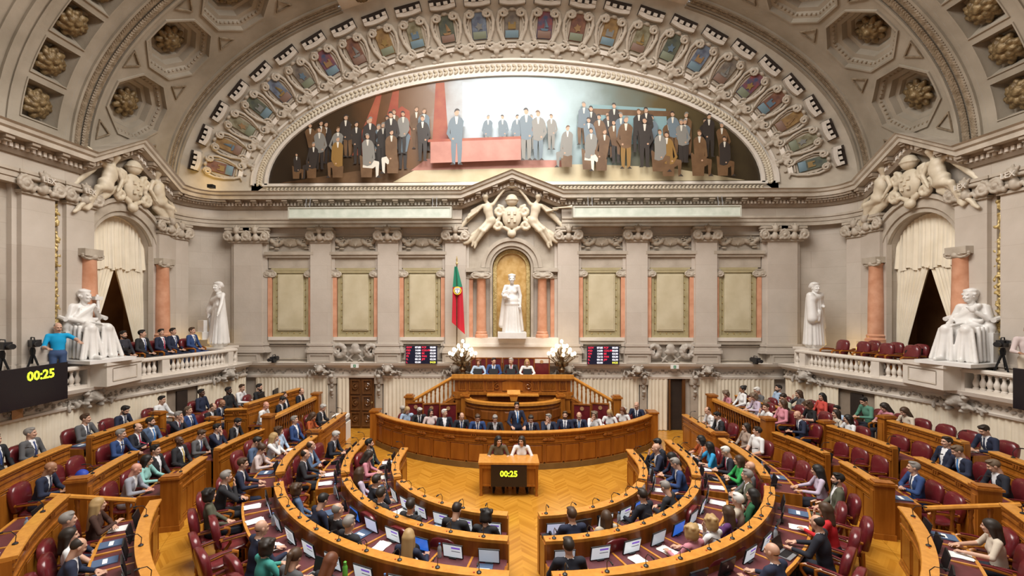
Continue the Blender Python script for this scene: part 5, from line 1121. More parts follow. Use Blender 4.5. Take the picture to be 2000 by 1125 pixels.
# people: row, x, y, floor z, facing, pose, sex, hair, hair colour, skin, clothes, shirt/tie, description
PEOPLE = [
('G', -11.09, 9.52, 0.7, -1.43, 'l', 'm', 's', 'gb', 'w', 'dk', 'blue', 'man in dark suit and blue tie with swept hair, outermost seat of topmost tier'),
('G', -10.86, 10.03, 0.7, -1.44, 'l', 'm', 's', 'gr', 'w', 'gy', 'blue', 'grey haired man in grey suit and glasses beside empty topmost chair'),
('G', -10.93, 11.34, 0.7, -1.57, 'f', 'm', 's', 'br', 'w', 'gy', 'navy', 'upright man in grey suit alone at topmost curved desk'),
('G', -10.88, 12.35, 0.7, -1.57, 'r', 'm', 'b', 'bk', 'w', 'nv', 'navy', 'dark bearded man bent over topmost desk'),
('G', -10.69, 13.58, 0.7, -1.57, 'd', 'm', 's', 'bk', 'w', 'wh', '-', 'man in white shirt leaning over at top of side aisle'),
('E', -9.74, 10.96, 0.43, -1.54, 'd', 'm', 's', 'gr', 'w', 'bl', 'blue', 'stout grey haired man in blue suit beside man with red tie'),
('E', -9.73, 11.51, 0.43, -1.56, 'f', 'm', 'h', 'bk', 'w', 'dn', 'red', 'balding man in dark suit with pink red tie'),
('E', -9.72, 12.07, 0.43, -1.61, 'l', 'm', 'b', 'dk', 'w', 'bg', 'sky', 'bearded man in slate suit with bright blue tie'),
('E', -9.64, 12.8, 0.43, -1.57, 'c', 'm', 's', 'gr', 'w', 'dn', 'red', 'grey haired man resting chin on his hand'),
('E', -9.58, 13.36, 0.43, -1.57, 'l', 'm', 's', 'gb', 'w', 'bl', 'navy', 'man in light blue suit beside bald man in navy'),
('E', -9.48, 14.45, 0.43, -1.57, 'r', 'm', 'n', 'bk', 't', 'nv', 'navy', 'bald man in navy suit looking down beside men in blue'),
('E', -9.34, 8.68, 0.43, -1.28, 'r', 'm', 'n', 'bk', 't', 'nv', 'navy', 'bald man in navy suit typing near bright blue bag'),
('D', -8.42, 11.34, 0.15, -1.53, 'l', 'm', 'n', 'bk', 'd', 'dk', 'yel', 'dark skinned man in charcoal suit with yellow tie'),
('D', -8.55, 12.04, 0.15, -1.63, 'r', 'm', 's', 'br', 'w', 'gy', 'blue', 'brown haired man in grey suit behind man with yellow tie'),
('D', -8.39, 12.57, 0.15, -1.57, 'c', 'm', 's', 'bk', 'w', 'nv', 'n', 'man in navy suit hiding face in his hands'),
('D', -8.29, 13.25, 0.15, -1.57, 'r', 'm', 'b', 'bk', 'w', 'dk', 'n', 'bearded man in dark jacket reading papers'),
('D', -8.25, 9.43, 0.15, -1.3, 'r', 'm', 'n', 'gr', 'p', 'lg', 'n', 'bald pink faced man in light grey jacket looking at phone'),
('D', -8.41, 10.09, 0.15, -1.39, 'd', 'f', 'l', 'bk', 'w', 'te', '-', 'dark haired woman in aqua top leaning over desk'),
('D', -8.49, 10.64, 0.15, -1.44, 'l', 'm', 's', 'bk', 'w', 'dk', 'n', 'dark haired man half hidden behind woman in aqua'),
('D', -7.49, 7.83, 0.15, -1.09, 'f', 'f', 'L', 'bl', 'w', 'mr', '-', 'long haired blonde woman in brown top with crossed arms'),
('D', -7.28, 7.2, 0.15, -1.02, 'l', 'm', 's', 'gr', 'w', 'nv', 'n', 'grey cropped man in navy jacket beside woman in white vest'),
('D', -6.88, 6.81, 0.15, -0.95, 'l', 'f', 'l', 'dk', 'w', 'wh', 't', 'dark haired woman in white sleeveless top and navy trousers'),
('D', -6.61, 6.32, 0.15, -0.89, 'r', 'm', 'h', 'dk', 'w', 'nv', 'n', 'balding man in navy jacket holding phone'),
('C', -6.74, 11.42, 0.15, -1.51, 'r', 'm', 's', 'bk', 'w', 'bg', '-', 'dark haired man in blue shirt behind woman with hair bun'),
('C', -6.38, 10.98, 0.15, -1.43, 'r', 'f', 'u', 'br', 'w', 'pk', '-', 'woman with brown hair bun in pale blouse'),
('C', -6.46, 11.91, 0.15, -1.52, 'c', 'f', 'L', 'bl', 'w', 'wh', '-', 'platinum blonde woman in white blouse resting chin'),
('C', -6.46, 12.47, 0.15, -1.63, 'l', 'f', 'b', 'br', 'w', 'sk', '-', 'brown haired person in light blue behind platinum blonde'),
('C', -6.08, 9.76, 0.15, -1.22, 'd', 'm', 's', 'br', 'w', 'nv', 'n', 'brown haired man in navy suit leaning on desk'),
('C', -6.01, 9.01, 0.15, -1.11, 'c', 'm', 's', 'gr', 'w', 'dk', 'navy', 'grey haired man in charcoal suit hand on mouth'),
('C', -5.7, 8.3, 0.15, -1.0, 'l', 'f', 'b', 'bk', 'w', 'ol', '-', 'woman with black bob in olive jacket'),
('C', -4.17, 6.92, 0.15, -0.69, 'd', 'm', 'n', 'bk', 'w', 'nv', 'n', 'bald man in navy suit pointing at monitor'),
('C', -3.83, 6.47, 0.15, -0.6, 'd', 'f', 'b', 'dk', 'w', 'tf', '-', 'dark haired woman in teal floral blouse'),
('C', -3.36, 6.17, 0.15, -0.51, 'r', 'f', 'y', 'br', 'w', 'gy', '-', 'woman with brown ponytail in grey top'),
('C', -2.81, 6.06, 0.15, -0.46, 'r', 'f', 'l', 'au', 'w', 'dk', '-', 'auburn haired woman beside woman with ponytail'),
('C', -6.46, 13.43, 0.15, -1.57, 'l', 'm', 's', 'gr', 'w', 'bl', 'n', 'grey haired man in bright blue suit beside woman in orange'),
('C', -6.46, 14.22, 0.15, -1.57, 'r', 'f', 'l', 'br', 'w', 'or', '-', 'woman in orange blouse at end desk'),
('C', -6.52, 15.14, 0.15, -1.57, 'r', 'm', 's', 'wg', 'w', 'dk', 'n', 'white haired man in dark suit beside the printer'),
('B', -5.12, 10.69, 0.05, -1.34, 'd', 'm', 'h', 'dk', 'w', 'dk', 'navy', 'balding man in charcoal suit with open documents'),
('B', -5.23, 11.36, 0.05, -1.47, 'f', 'm', 'h', 'br', 'w', 'bg', 'n', 'brown haired man in steel blue suit folding his hands'),
('B', -5.08, 12.36, 0.05, -1.66, 'r', 'm', 's', 'wg', 'w', 'dn', 'navy', 'man with long grey hair in black suit'),
('B', -4.33, 8.83, 0.05, -0.96, 'l', 'f', 'b', 'br', 'w', 'bg', '-', 'brown haired woman in blue jacket in profile'),
('B', -3.79, 8.15, 0.05, -0.79, 'r', 'm', 's', 'bk', 'w', 'nv', 'n', 'black haired man in navy holding phone up'),
('B', -3.19, 7.87, 0.05, -0.67, 'l', 'm', 'h', 'gr', 'w', 'dk', 'n', 'balding man in dark suit at middle desk row'),
('B', -2.84, 7.4, 0.05, -0.56, 'l', 'm', 's', 'gr', 'w', 'dk', 'n', 'grey haired man in black suit beside leather bag'),
('B', -1.87, 6.99, 0.05, -0.36, 'd', 'f', 'L', 'bl', 'w', 'nv', '-', 'long haired blonde woman in navy photographing with phone'),
('A', -3.75, 11.72, 0, -1.66, 'l', 'm', 'b', 'bk', 'w', 'dk', 'green', 'bearded man in black suit and green tie gesturing'),
('A', -3.78, 11.01, 0, -1.47, 'r', 'f', 'l', 'dk', 'w', 'pi', '-', 'woman in pink jacket bent over inner desk'),
('A', -3.42, 9.86, 0, -1.15, 'l', 'f', 'L', 'br', 'w', 'lp', '-', 'woman with long wavy hair in pale lilac blouse'),
('A', -3.05, 9.25, 0, -0.96, 'c', 'm', 's', 'dk', 'w', 'dn', 'n', 'man in dark suit with raised hand at inner desk'),
('A', -2.65, 8.66, 0, -0.77, 'l', 'm', 's', 'dk', 'w', 'dk', 'n', 'dark haired man in black behind telephone'),
('A', -2.0, 8.19, 0, -0.56, 'l', 'm', 's', 'dk', 'w', 'dk', 'n', 'bespectacled dark haired man slouching at inner desk'),
('A', -1.25, 7.88, 0, -0.33, 'r', 'm', 's', 'dk', 'w', 'dk', 'n', 'dark haired person ducking behind inner desk'),
('A', -0.7, 7.76, 0, -0.2, 'r', 'f', 'b', 'bk', 'w', 'dk', '-', 'black haired person stooping beside open newspapers'),
('A', 0.83, 7.78, 0, 0.23, 'd', 'm', 's', 'br', 'w', 'nv', 'n', 'brown haired man in navy facing away near telephone'),
('A', 1.38, 7.92, 0, 0.38, 'l', 'f', 'l', 'br', 'w', 'be', '-', 'brown haired woman in beige at inner desk'),
('A', 2.33, 8.64, 0, 0.7, 'd', 'm', 's', 'dk', 'w', 'dn', 'n', 'dark haired man in navy suit typing on laptop'),
('A', 3.58, 11.54, 0, 1.6, 'c', 'm', 'n', 'gr', 'w', 'nv', 'n', 'bald man resting chin beside inner desk keyboard'),
('A', 3.86, 12.03, 0, 1.6, 'r', 'm', 'b', 'bk', 'w', 'dn', 'n', 'dark bearded man in navy reading tablet'),
('A', 3.84, 11.05, 0, 1.55, 'r', 'f', 'l', 'bk', 'w', 'nv', '-', 'dark haired woman in navy dress beside man with phone'),
('A', 3.75, 10.5, 0, 1.41, 'r', 'm', 's', 'gr', 'w', 'bl', 'n', 'grey haired man in blue suit looking at phone'),
('A', 3.0, 9.03, 0, 0.9, 'r', 'm', 's', 'gr', 'w', 'dk', 'n', 'grey haired man in dark jacket behind curved ledge'),
('B', 0.6, 6.66, 0.05, 0.11, 'd', 'm', 's', 'dk', 'w', 'dn', 'n', 'dark haired man in navy seen from behind near closed laptop'),
('B', 4.96, 12.26, 0.05, 1.57, 'd', 'f', 'L', 'bk', 'w', 'or', 't', 'woman with long black hair in rust dress'),
('B', 4.95, 11.7, 0.05, 1.47, 'c', 'f', 'l', 'bk', 'w', 'cy', 't', 'black haired woman in bright blue hand on face'),
('B', 5.22, 11.21, 0.05, 1.44, 'r', 'm', 's', 'wh', 'w', 'dn', 'red', 'white haired man in dark suit and red tie'),
('B', 5.12, 10.66, 0.05, 1.36, 'f', 'f', 'l', 'br', 'w', 'gn', '-', 'brown haired woman in bright green jacket'),
('B', 4.97, 10.12, 0.05, 1.29, 'l', 'm', 'n', 'gr', 'w', 'gy', 'n', 'bald man partly hidden behind woman in green'),
('B', 4.76, 9.6, 0.05, 1.15, 'f', 'm', 's', 'gr', 'w', 'ol', 'n', 'grey haired man in olive jacket and jeans'),
('B', 4.3, 8.78, 0.05, 0.93, 'l', 'f', 'L', 'bk', 'w', 'dg', '-', 'woman with long black hair in dark green dress'),
('B', 3.85, 8.44, 0.05, 0.85, 'l', 'm', 's', 'wh', 'w', 'be', '-', 'white haired man in beige striped shirt'),
('B', 3.58, 7.95, 0.05, 0.74, 'd', 'f', 'l', 'br', 'w', 'pu', '-', 'brown haired woman in purple top'),
('B', 3.12, 7.56, 0.05, 0.62, 'c', 'f', 'b', 'bl', 'w', 'wh', '-', 'woman with wavy blonde hair in white shirt'),
('B', 2.66, 7.25, 0.05, 0.52, 'd', 'f', 'b', 'bl', 'w', 'pi', '-', 'blonde woman in pink jacket at middle desk row'),
('C', 6.33, 9.78, 0.15, 1.23, 'd', 'f', 'L', 'bk', 'w', 'lp', '-', 'woman with long dark hair in lilac jacket'),
('C', 6.17, 9.19, 0.15, 1.14, 'l', 'm', 'b', 'bk', 'w', 'ol', 'n', 'bearded man in olive grey suit beside woman in lilac'),
('C', 5.21, 7.9, 0.15, 0.9, 'c', 'f', 'l', 'br', 'w', 're', '-', 'brown haired woman in red jacket'),
('C', 4.67, 7.3, 0.15, 0.78, 'd', 'm', 'h', 'dk', 'w', 'dn', 'n', 'balding bearded man in black suit typing'),
('C', 3.44, 6.41, 0.15, 0.55, 'd', 'm', 'n', 'bk', 'w', 'nv', 'n', 'bald man in navy suit writing with green pen'),
('C', 6.46, 15.0, 0.15, 1.57, 'r', 'm', 'h', 'br', 'w', 'wh', 't', 'balding man in white polo shirt at end desk'),
('C', 6.46, 14.35, 0.15, 1.57, 'r', 'm', 's', 'bk', 'w', 'dk', 'n', 'black haired man in black behind end desk'),
('C', 6.46, 13.12, 0.15, 1.57, 'l', 'f', 'l', 'dk', 'w', 'ta', '-', 'dark haired woman beside young man in white'),
('C', 6.46, 12.55, 0.15, 1.66, 'l', 'm', 's', 'dk', 'w', 'wh', 't', 'young man in white shirt beside burgundy chair'),
('D', 8.36, 9.87, 0.15, 1.36, 'f', 'm', 's', 'gr', 'w', 'bl', 'navy', 'grey haired man in royal blue suit alone among empty chairs'),
('E', 9.73, 10.74, 0.43, 1.49, 'l', 'm', 's', 'dk', 'w', 'nv', 'n', 'dark haired man in navy jacket and open white shirt'),
('E', 9.67, 10.16, 0.43, 1.43, 'r', 'm', 's', 'gb', 'w', 'nv', 'sky', 'brown grey haired man in navy suit and glasses reading'),
('E', 9.49, 9.24, 0.43, 1.34, 'r', 'm', 's', 'gb', 'w', 'dn', 'n', 'man in navy suit typing at outer end of middle tier'),
('G', 10.92, 10.85, 0.7, 1.53, 'r', 'm', 's', 'dk', 'w', 'nv', 'navy', 'dark haired man in navy suit bent over with paper cup'),
('G', 10.73, 13.41, 0.7, 1.57, 'r', 'f', 'l', 'dk', 'w', 'pi', '-', 'dark haired woman in pink at topmost desk'),
('G', 10.82, 12.86, 0.7, 1.57, 'r', 'f', 'l', 'br', 'w', 'cr', 't', 'brown haired woman in cream blouse at topmost desk'),
('G', 10.6, 13.96, 0.7, 1.57, 'r', 'm', 's', 'bk', 'w', 'tg', '-', 'dark haired man in green sweater by side doorway'),
('D', 7.38, 7.36, 0.15, 1.04, 'd', 'f', 'l', 'dk', 'w', 'cr', 't', 'brown haired woman in cream sleeveless suit reaching over desk'),
('J', 7.8, 16.59, 0.43, 1.55, 'r', 'f', 'b', 'gb', 'w', 'pi', '-', 'curly haired woman in pink at wooden rail'),
('J', 7.8, 15.34, 0.43, 1.55, 'l', 'm', 's', 'dk', 'w', 'wh', '-', 'young man in white shirt leaning back at rail'),
('K', 7.8, 15.9, 0.7, 1.55, 'l', 'f', 'u', 'bk', 't', 'wh', '-', 'woman with dark pinned up hair at back of press benches'),
('J', 8.24, 16.24, 0.43, 1.55, 'r', 'f', 'l', 'dk', 'w', 'wh', '-', 'dark haired woman in white at press laptop'),
('J', 7.8, 14.22, 0.43, 1.55, 'c', 'm', 's', 'br', 'w', 'wh', '-', 'brown haired man in white shirt chin on hand'),
('K', 7.8, 14.78, 0.7, 1.55, 'r', 'f', 'b', 'gb', 'w', 'lp', '-', 'fair haired woman in lilac among press benches'),
('K', 8.33, 15.54, 0.7, 1.55, 'r', 'm', 's', 'wh', 'w', 'gy', '-', 'white haired man among press benches'),
('K', 8.55, 14.47, 0.7, 1.55, 'r', 'm', 's', 'dk', 'w', 'sg', '-', 'dark haired man in pale green at press benches'),
('K', 7.8, 13.66, 0.7, 1.55, 'l', 'f', 'l', 'br', 'w', 'pi', '-', 'brown haired woman in rose among press benches'),
('J', 8.32, 14.98, 0.43, 1.55, 'r', 'f', 'b', 'gb', 'w', 'sk', '-', 'grey haired woman in pale blue at rail'),
('J', 8.84, 15.18, 0.43, 1.55, 'd', 'm', 's', 'dk', 'w', 'bl2', '-', 'dark haired person in black working on laptop'),
('K', 8.96, 15.82, 0.7, 1.55, 'l', 'm', 'b', 'bk', 'w', 'sk', '-', 'man with headphones in light blue shirt'),
('K', 9.4, 15.21, 0.7, 1.55, 'c', 'f', 'l', 'br', 'w', 'gy', '-', 'brown haired woman in grey on wooden chair'),
('K', 9.64, 14.7, 0.7, 1.55, 'l', 'f', 'L', 'bk', 'w', 'rd', '-', 'black haired woman in coral red blouse'),
('J', 9.08, 14.66, 0.43, 1.55, 'l', 'f', 'L', 'br', 'w', 'wh', '-', 'woman with long brown hair turning aside'),
('J', 8.3, 13.97, 0.43, 1.55, 'r', 'f', 'l', 'dk', 'w', 'wh', '-', 'dark haired woman in white jacket with laptop'),
('J', 8.25, 13.32, 0.43, 1.55, 'r', 'm', 'n', 'gr', 'w', 'nv', 'navy', 'bald man in navy suit beside microphones'),
('K', 8.73, 13.61, 0.7, 1.55, 'r', 'f', 'b', 'br', 'w', 'bl2', 't', 'woman in black sleeveless top seen from behind'),
('J', 9.29, 13.6, 0.43, 1.55, 'l', 'f', 'l', 'dk', 'w', 'cr', '-', 'dark haired woman in cream at press desk'),
('J', 9.72, 13.96, 0.43, 1.55, 'd', 'm', 'b', 'bk', 'w', 'sk', '-', 'man in light blue shirt with lanyard'),
('J', 9.35, 13.04, 0.43, 1.55, 'd', 'f', 'l', 'bk', 'w', 'wh', '-', 'black haired woman in white shirt at laptop'),
('K', -10.02, 14.61, 0.7, -1.56, 'l', 'm', 's', 'bk', 'd', 'nv', '-', 'dark skinned man in navy shirt leaning back at technicians desk'),
('K', -9.37, 15.0, 0.7, -1.55, 'l', 'm', 'b', 'bk', 'd', 'bl2', '-', 'dark bearded man in black shirt at technicians desk'),
('K', -9.39, 15.56, 0.7, -1.55, 'd', 'm', 's', 'br', 'w', 'wh', '-', 'man in white shirt at technicians computer'),
('K', -8.84, 15.66, 0.7, -1.55, 'd', 'm', 'b', 'bk', 'w', 'bl2', '-', 'dark haired man in black shirt at technicians computer'),
('E', -9.43, 13.9, 0.43, -1.57, 'r', 'm', 'h', 'br', 'w', 'dk', 'n', 'balding man in dark suit behind wooden rail'),
('E', -7.93, 14.18, 0.43, -1.57, 'r', 'm', 'n', 'gr', 'p', 'wh', '-', 'bald man in white shirt behind wooden rail'),
('E', -7.8, 14.99, 0.43, -1.57, 'r', 'm', 's', 'bk', 'w', 'dn', 'n', 'dark haired man in dark suit behind wooden rail'),
('E', -7.8, 15.58, 0.43, -1.57, 'l', 'm', 's', 'br', 'w', 'dn', 'n', 'brown haired man in dark suit beside balding man'),
('E', -7.8, 16.43, 0.43, -1.57, 'r', 'm', 'h', 'dk', 'w', 'dn', 'n', 'balding man in black suit at end of wooden rail'),
('M', -3.68, 15.87, 0, 3.51, 'r', 'f', 'l', 'bl', 'w', 'sk', '-', 'blonde woman at end of ministers bench by extinguisher'),
('M', -3.2, 15.57, 0, 3.45, 'r', 'm', 's', 'wg', 'd', 'dk', 'navy', 'dark skinned grey haired man on ministers bench'),
('M', -2.74, 15.26, 0, 3.41, 'l', 'f', 'l', 'dk', 'w', 'pk', '-', 'dark haired woman in pale pink on ministers bench'),
('M', -2.25, 14.99, 0, 3.35, 'l', 'm', 's', 'wh', 'w', 'dn', 'n', 'white haired man in black suit on ministers bench'),
('M', -1.7, 14.89, 0, 3.31, 'r', 'm', 'h', 'dk', 'w', 'dn', 'blue', 'balding man in dark suit and blue tie on ministers bench'),
('M', -1.17, 14.72, 0, 3.26, 'r', 'm', 's', 'br', 'w', 'bl', 'blue', 'man in bright blue suit with glasses on ministers bench'),
('M', -0.61, 14.64, 0, 3.21, 'r', 'm', 's', 'gr', 'w', 'dk', 'n', 'grey haired man reading papers beside the standing speaker'),
('M', 0.54, 14.64, 0, 3.08, 'r', 'm', 's', 'dk', 'w', 'nv', 'navy', 'dark haired man in navy on other side of standing speaker'),
('M', 1.1, 14.65, 0, 3.03, 'c', 'm', 's', 'gr', 'w', 'nv', 'n', 'grey haired man hand on mouth on ministers bench'),
('M', 1.64, 14.8, 0, 2.98, 'l', 'm', 'b', 'br', 'w', 'nv', 'navy', 'bearded brown haired man in navy on ministers bench'),
('M', 2.14, 15.05, 0, 2.93, 'r', 'm', 'n', 'gr', 'w', 'nv', 'sky', 'bald man bending down on ministers bench'),
('M', 2.67, 15.23, 0, 2.88, 'c', 'f', 'b', 'gb', 'w', 'wh', '-', 'blonde grey woman in white with clasped hands'),
('M', 3.26, 15.6, 0, 2.82, 'r', 'f', 'l', 'bl', 'w', 'wh', '-', 'blonde woman in white writing on ministers bench'),
('M', 3.79, 15.94, 0, 2.77, 'r', 'f', 'l', 'au', 'w', 'wh', '-', 'red haired woman in white on ministers bench'),
('M', 4.41, 16.42, 0, 2.7, 'd', 'm', 'n', 'gr', 'w', 'nv', 'navy', 'bald man in navy suit at end of ministers bench by curtain'),
('P', -1.24, 17.15, 1.45, 3.14, 'd', 'f', 'b', 'au', 'w', 'sk', '-', 'curly haired woman in pale blue at presiding table'),
('P', -0.68, 17.15, 1.45, 3.14, 'd', 'm', 's', 'dk', 'w', 'bl', 'sky', 'dark haired man in blue suit at presiding table'),
('P', -0.04, 17.15, 1.45, 3.14, 'd', 'm', 's', 'wg', 'w', 'dk', 'red', 'grey haired man in charcoal suit at presiding table'),
('P', 0.55, 17.15, 1.45, 3.14, 'd', 'f', 'l', 'bl', 'w', 'wh', '-', 'blonde woman in white at presiding table'),
('S', -0.47, 12.35, 0, 3.14, 'd', 'f', 'L', 'bk', 'w', 'om', 't', 'woman with long black hair in olive top at clerks table'),
('S', 0.14, 12.35, 0, 3.14, 'd', 'f', 'l', 'dk', 'w', 'wh', 't', 'dark haired woman in white tee at clerks table'),
('L', -11.94, 13.84, 2.62, -1.57, 'l', 'm', 'b', 'bk', 'w', 'vs', '-', 'man in dark vest and white sleeves in gallery'),
('L', -11.77, 14.37, 2.62, -1.57, 'l', 'm', 's', 'bk', 'w', 'dk', 'blue', 'dark haired man in black suit and blue tie in gallery'),
('L', -11.54, 14.88, 2.62, -1.57, 'l', 'm', 's', 'bk', 'w', 'nv', 'red', 'man in navy suit and red tie in gallery'),
('L', -11.55, 15.44, 2.62, -1.57, 'l', 'm', 's', 'dk', 'w', 'nv', 'blue', 'man in navy suit next to man with red tie'),
('L', -11.17, 15.85, 2.62, -1.57, 'l', 'm', 's', 'br', 'w', 'bl', 'navy', 'half hidden man in blue suit at inner end of gallery row'),
]
# empty chairs: row, x, y, floor z, facing
EMPTY_CHAIRS = [('C', -5.18, 8.08, 0.15, -0.93), ('C', -5.13, 7.5, 0.15, -0.85), ('C', -4.73, 7.07, 0.15, -0.77), ('B', -4.74, 9.55, 0.05, -1.21), ('B', -4.96, 10.11, 0.05, -1.25), ('A', -3.62, 10.43, 0, -1.31), ('E', -9.66, 10.14, 0.43, -1.42), ('E', -9.56, 9.55, 0.43, -1.38), ('C', -6.88, 12.27, 0.15, -1.54), ('C', 6.46, 11.61, 0.15, 1.47), ('C', 6.4, 11.01, 0.15, 1.42), ('C', 6.28, 10.43, 0.15, 1.34), ('C', 5.68, 8.86, 0.15, 1.06), ('C', 5.68, 8.26, 0.15, 1.03), ('D', 8.51, 12.63, 0.15, 1.57), ('D', 8.55, 12.03, 0.15, 1.61), ('D', 8.56, 11.43, 0.15, 1.54), ('D', 8.48, 10.55, 0.15, 1.44), ('D', 8.21, 9.29, 0.15, 1.3), ('E', 9.7, 12.23, 0.43, 1.57), ('E', 9.73, 11.63, 0.43, 1.58), ('G', 10.89, 12.26, 0.7, 1.57), ('G', 10.93, 11.67, 0.7, 1.61), ('B', 4.29, 9.33, 0.05, 0.98), ('C', 4.4, 6.76, 0.15, 0.76), ('D', 7.67, 7.9, 0.15, 1.11), ('D', 6.96, 6.94, 0.15, 0.98)]
# ============================================================ FURNITURE
def path_for(yc,a,b,p0,p1,s,ext=None,step=.28):
    """front line of a desk row: ellipse arc from angle p0 to p1 (0 = nearest the camera), then optionally straight to y=ext; left normal points to the seats"""
    n = max(3,int(rad(p1-p0)*a/step)); p = arc(yc,a,b,p0,p1,n,-1)
    if ext: m = max(1,int((ext-p[-1][1])/step)); p += [(p[-1][0],p[-1][1]+(ext-p[-1][1])*(i+1)/m) for i in range(m)]
    return p if s < 0 else [(-x,y) for x,y in reversed(p)]
def frames(path, spacing, margin=.3):
    """positions and headings along a path, evenly spaced"""
    L = [0]
    for a,b in zip(path[:-1],path[1:]): L.append(L[-1]+math.dist(a,b))
    n = max(1,int(round((L[-1]-2*margin)/spacing))+1); out = []
    for i in range(n):
        t = L[-1]/2 if n == 1 else margin+(L[-1]-2*margin)*i/(n-1)
        k = min(max(int(np.searchsorted(L,t))-1,0),len(path)-2); f = (t-L[k])/max(L[k+1]-L[k],1e-6); a,b = path[k],path[k+1]
        x,y = a[0]+(b[0]-a[0])*f, a[1]+(b[1]-a[1])*f; out.append((x,y,math.atan2(b[1]-a[1],b[0]-a[0])))
    return out                # heading h: local +X along the row, local +Y towards the seats
def off(fr, n): x,y,h = fr; return (x-math.sin(h)*n, y+math.cos(h)*n)
SEATS = []
def desk_row(path, zl, zf, label, group=None, spacing=.60, zfront=None, posts=(), panel_w=.62, depth=.46, seats=True, name='desk_row', wd=None):
    WOOD = wd or globals()['WOOD']
    R = empty(name,(0,0,0),0,label,'desk',group); z0 = zf if zfront is None else zfront
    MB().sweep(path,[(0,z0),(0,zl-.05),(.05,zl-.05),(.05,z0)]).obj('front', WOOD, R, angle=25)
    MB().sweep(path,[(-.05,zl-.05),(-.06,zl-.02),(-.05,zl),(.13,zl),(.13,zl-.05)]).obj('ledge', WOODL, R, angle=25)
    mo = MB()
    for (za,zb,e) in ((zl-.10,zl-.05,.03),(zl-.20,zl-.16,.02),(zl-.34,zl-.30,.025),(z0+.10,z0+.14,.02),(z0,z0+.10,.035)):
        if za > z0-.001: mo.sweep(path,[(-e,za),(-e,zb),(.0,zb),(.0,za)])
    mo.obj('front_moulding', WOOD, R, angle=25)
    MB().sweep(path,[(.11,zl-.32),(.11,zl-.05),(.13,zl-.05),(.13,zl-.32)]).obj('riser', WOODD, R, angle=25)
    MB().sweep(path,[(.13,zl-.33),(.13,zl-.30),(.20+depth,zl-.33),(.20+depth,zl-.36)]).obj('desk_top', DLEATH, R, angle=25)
    MB().sweep(path,[(.20+depth,zl-.38),(.20+depth,zl-.315),(.245+depth,zl-.315),(.245+depth,zl-.38)]).obj('rim', WOODL, R, angle=25)
    MB().sweep(path,[(.62,zl-.50),(.62,zl-.36),(.64,zl-.36),(.64,zl-.50)]).obj('apron', WOODD, R, angle=25)
    dm = MB().box(-.018,.018,.13,.20+depth,zl-.325,zl-.30).mesh('divider', WOODL)
    fr = frames(path, spacing, spacing/2)
    for a,b in zip(fr[:-1],fr[1:]): link('divider', dm, R, ((a[0]+b[0])/2,(a[1]+b[1])/2,0), (a[2]+b[2])/2)
    hgt = zl-.38-(z0+.18)
    if hgt > .12:
        w = panel_w*.42; pm = MB(); pm.frust(-w,w,z0+.18,zl-.38,0,-.022,.035); pm.frame(-w-.02,w+.02,z0+.16,zl-.36,.02,-.03,0); pmm = pm.mesh('front_panel', WOOD, smooth=False)
        for f in frames(path,panel_w,panel_w/2): link('front_panel', pmm, R, (f[0],f[1],0), f[2])
    for f in frames(path,1.25,.6):       # small carved triple brackets under the ledge
        q = MB()
        for k in (-1,0,1): q.box(k*.06-.018,k*.06+.018,-.035,0,zl-.16,zl-.10)
        q.obj('carved_bracket', WOODD, R, loc=(f[0],f[1],0), rz=f[2])
    for i,(k) in enumerate((0,-1)):
        a,b = (path[0],path[1]) if k == 0 else (path[-2],path[-1]); h = math.atan2(b[1]-a[1],b[0]-a[0]); p = path[k]
        q = MB(); q.box(-.02,.02,.0,.13,z0,zl-.05); q.box(-.02,.02,.2,.245+depth,zf,zl-.31); q.obj('end_panel', WOOD, R, loc=(p[0],p[1],0), rz=h)
        if k in posts:
            q = MB(); q.box(-.10,.10,-.10,.24,z0,zl+.02); q.box(-.13,.13,-.13,.27,zl+.02,zl+.06); q.box(-.10,.10,-.10,.24,zl+.06,zl+.09); q.box(-.12,.12,-.12,.26,z0,z0+.16); q.box(-.06,.06,-.115,-.10,z0+.25,zl-.1); q.obj('end_post', WOOD, R, loc=(p[0],p[1],0), rz=h)
    if seats: SEATS.append((R,fr,zl,zf,depth,'%s, %s' % (group, label.split(', ')[-1])))
    return R
SIDE = {-1:'flag side', 1:'side far from the flag'}
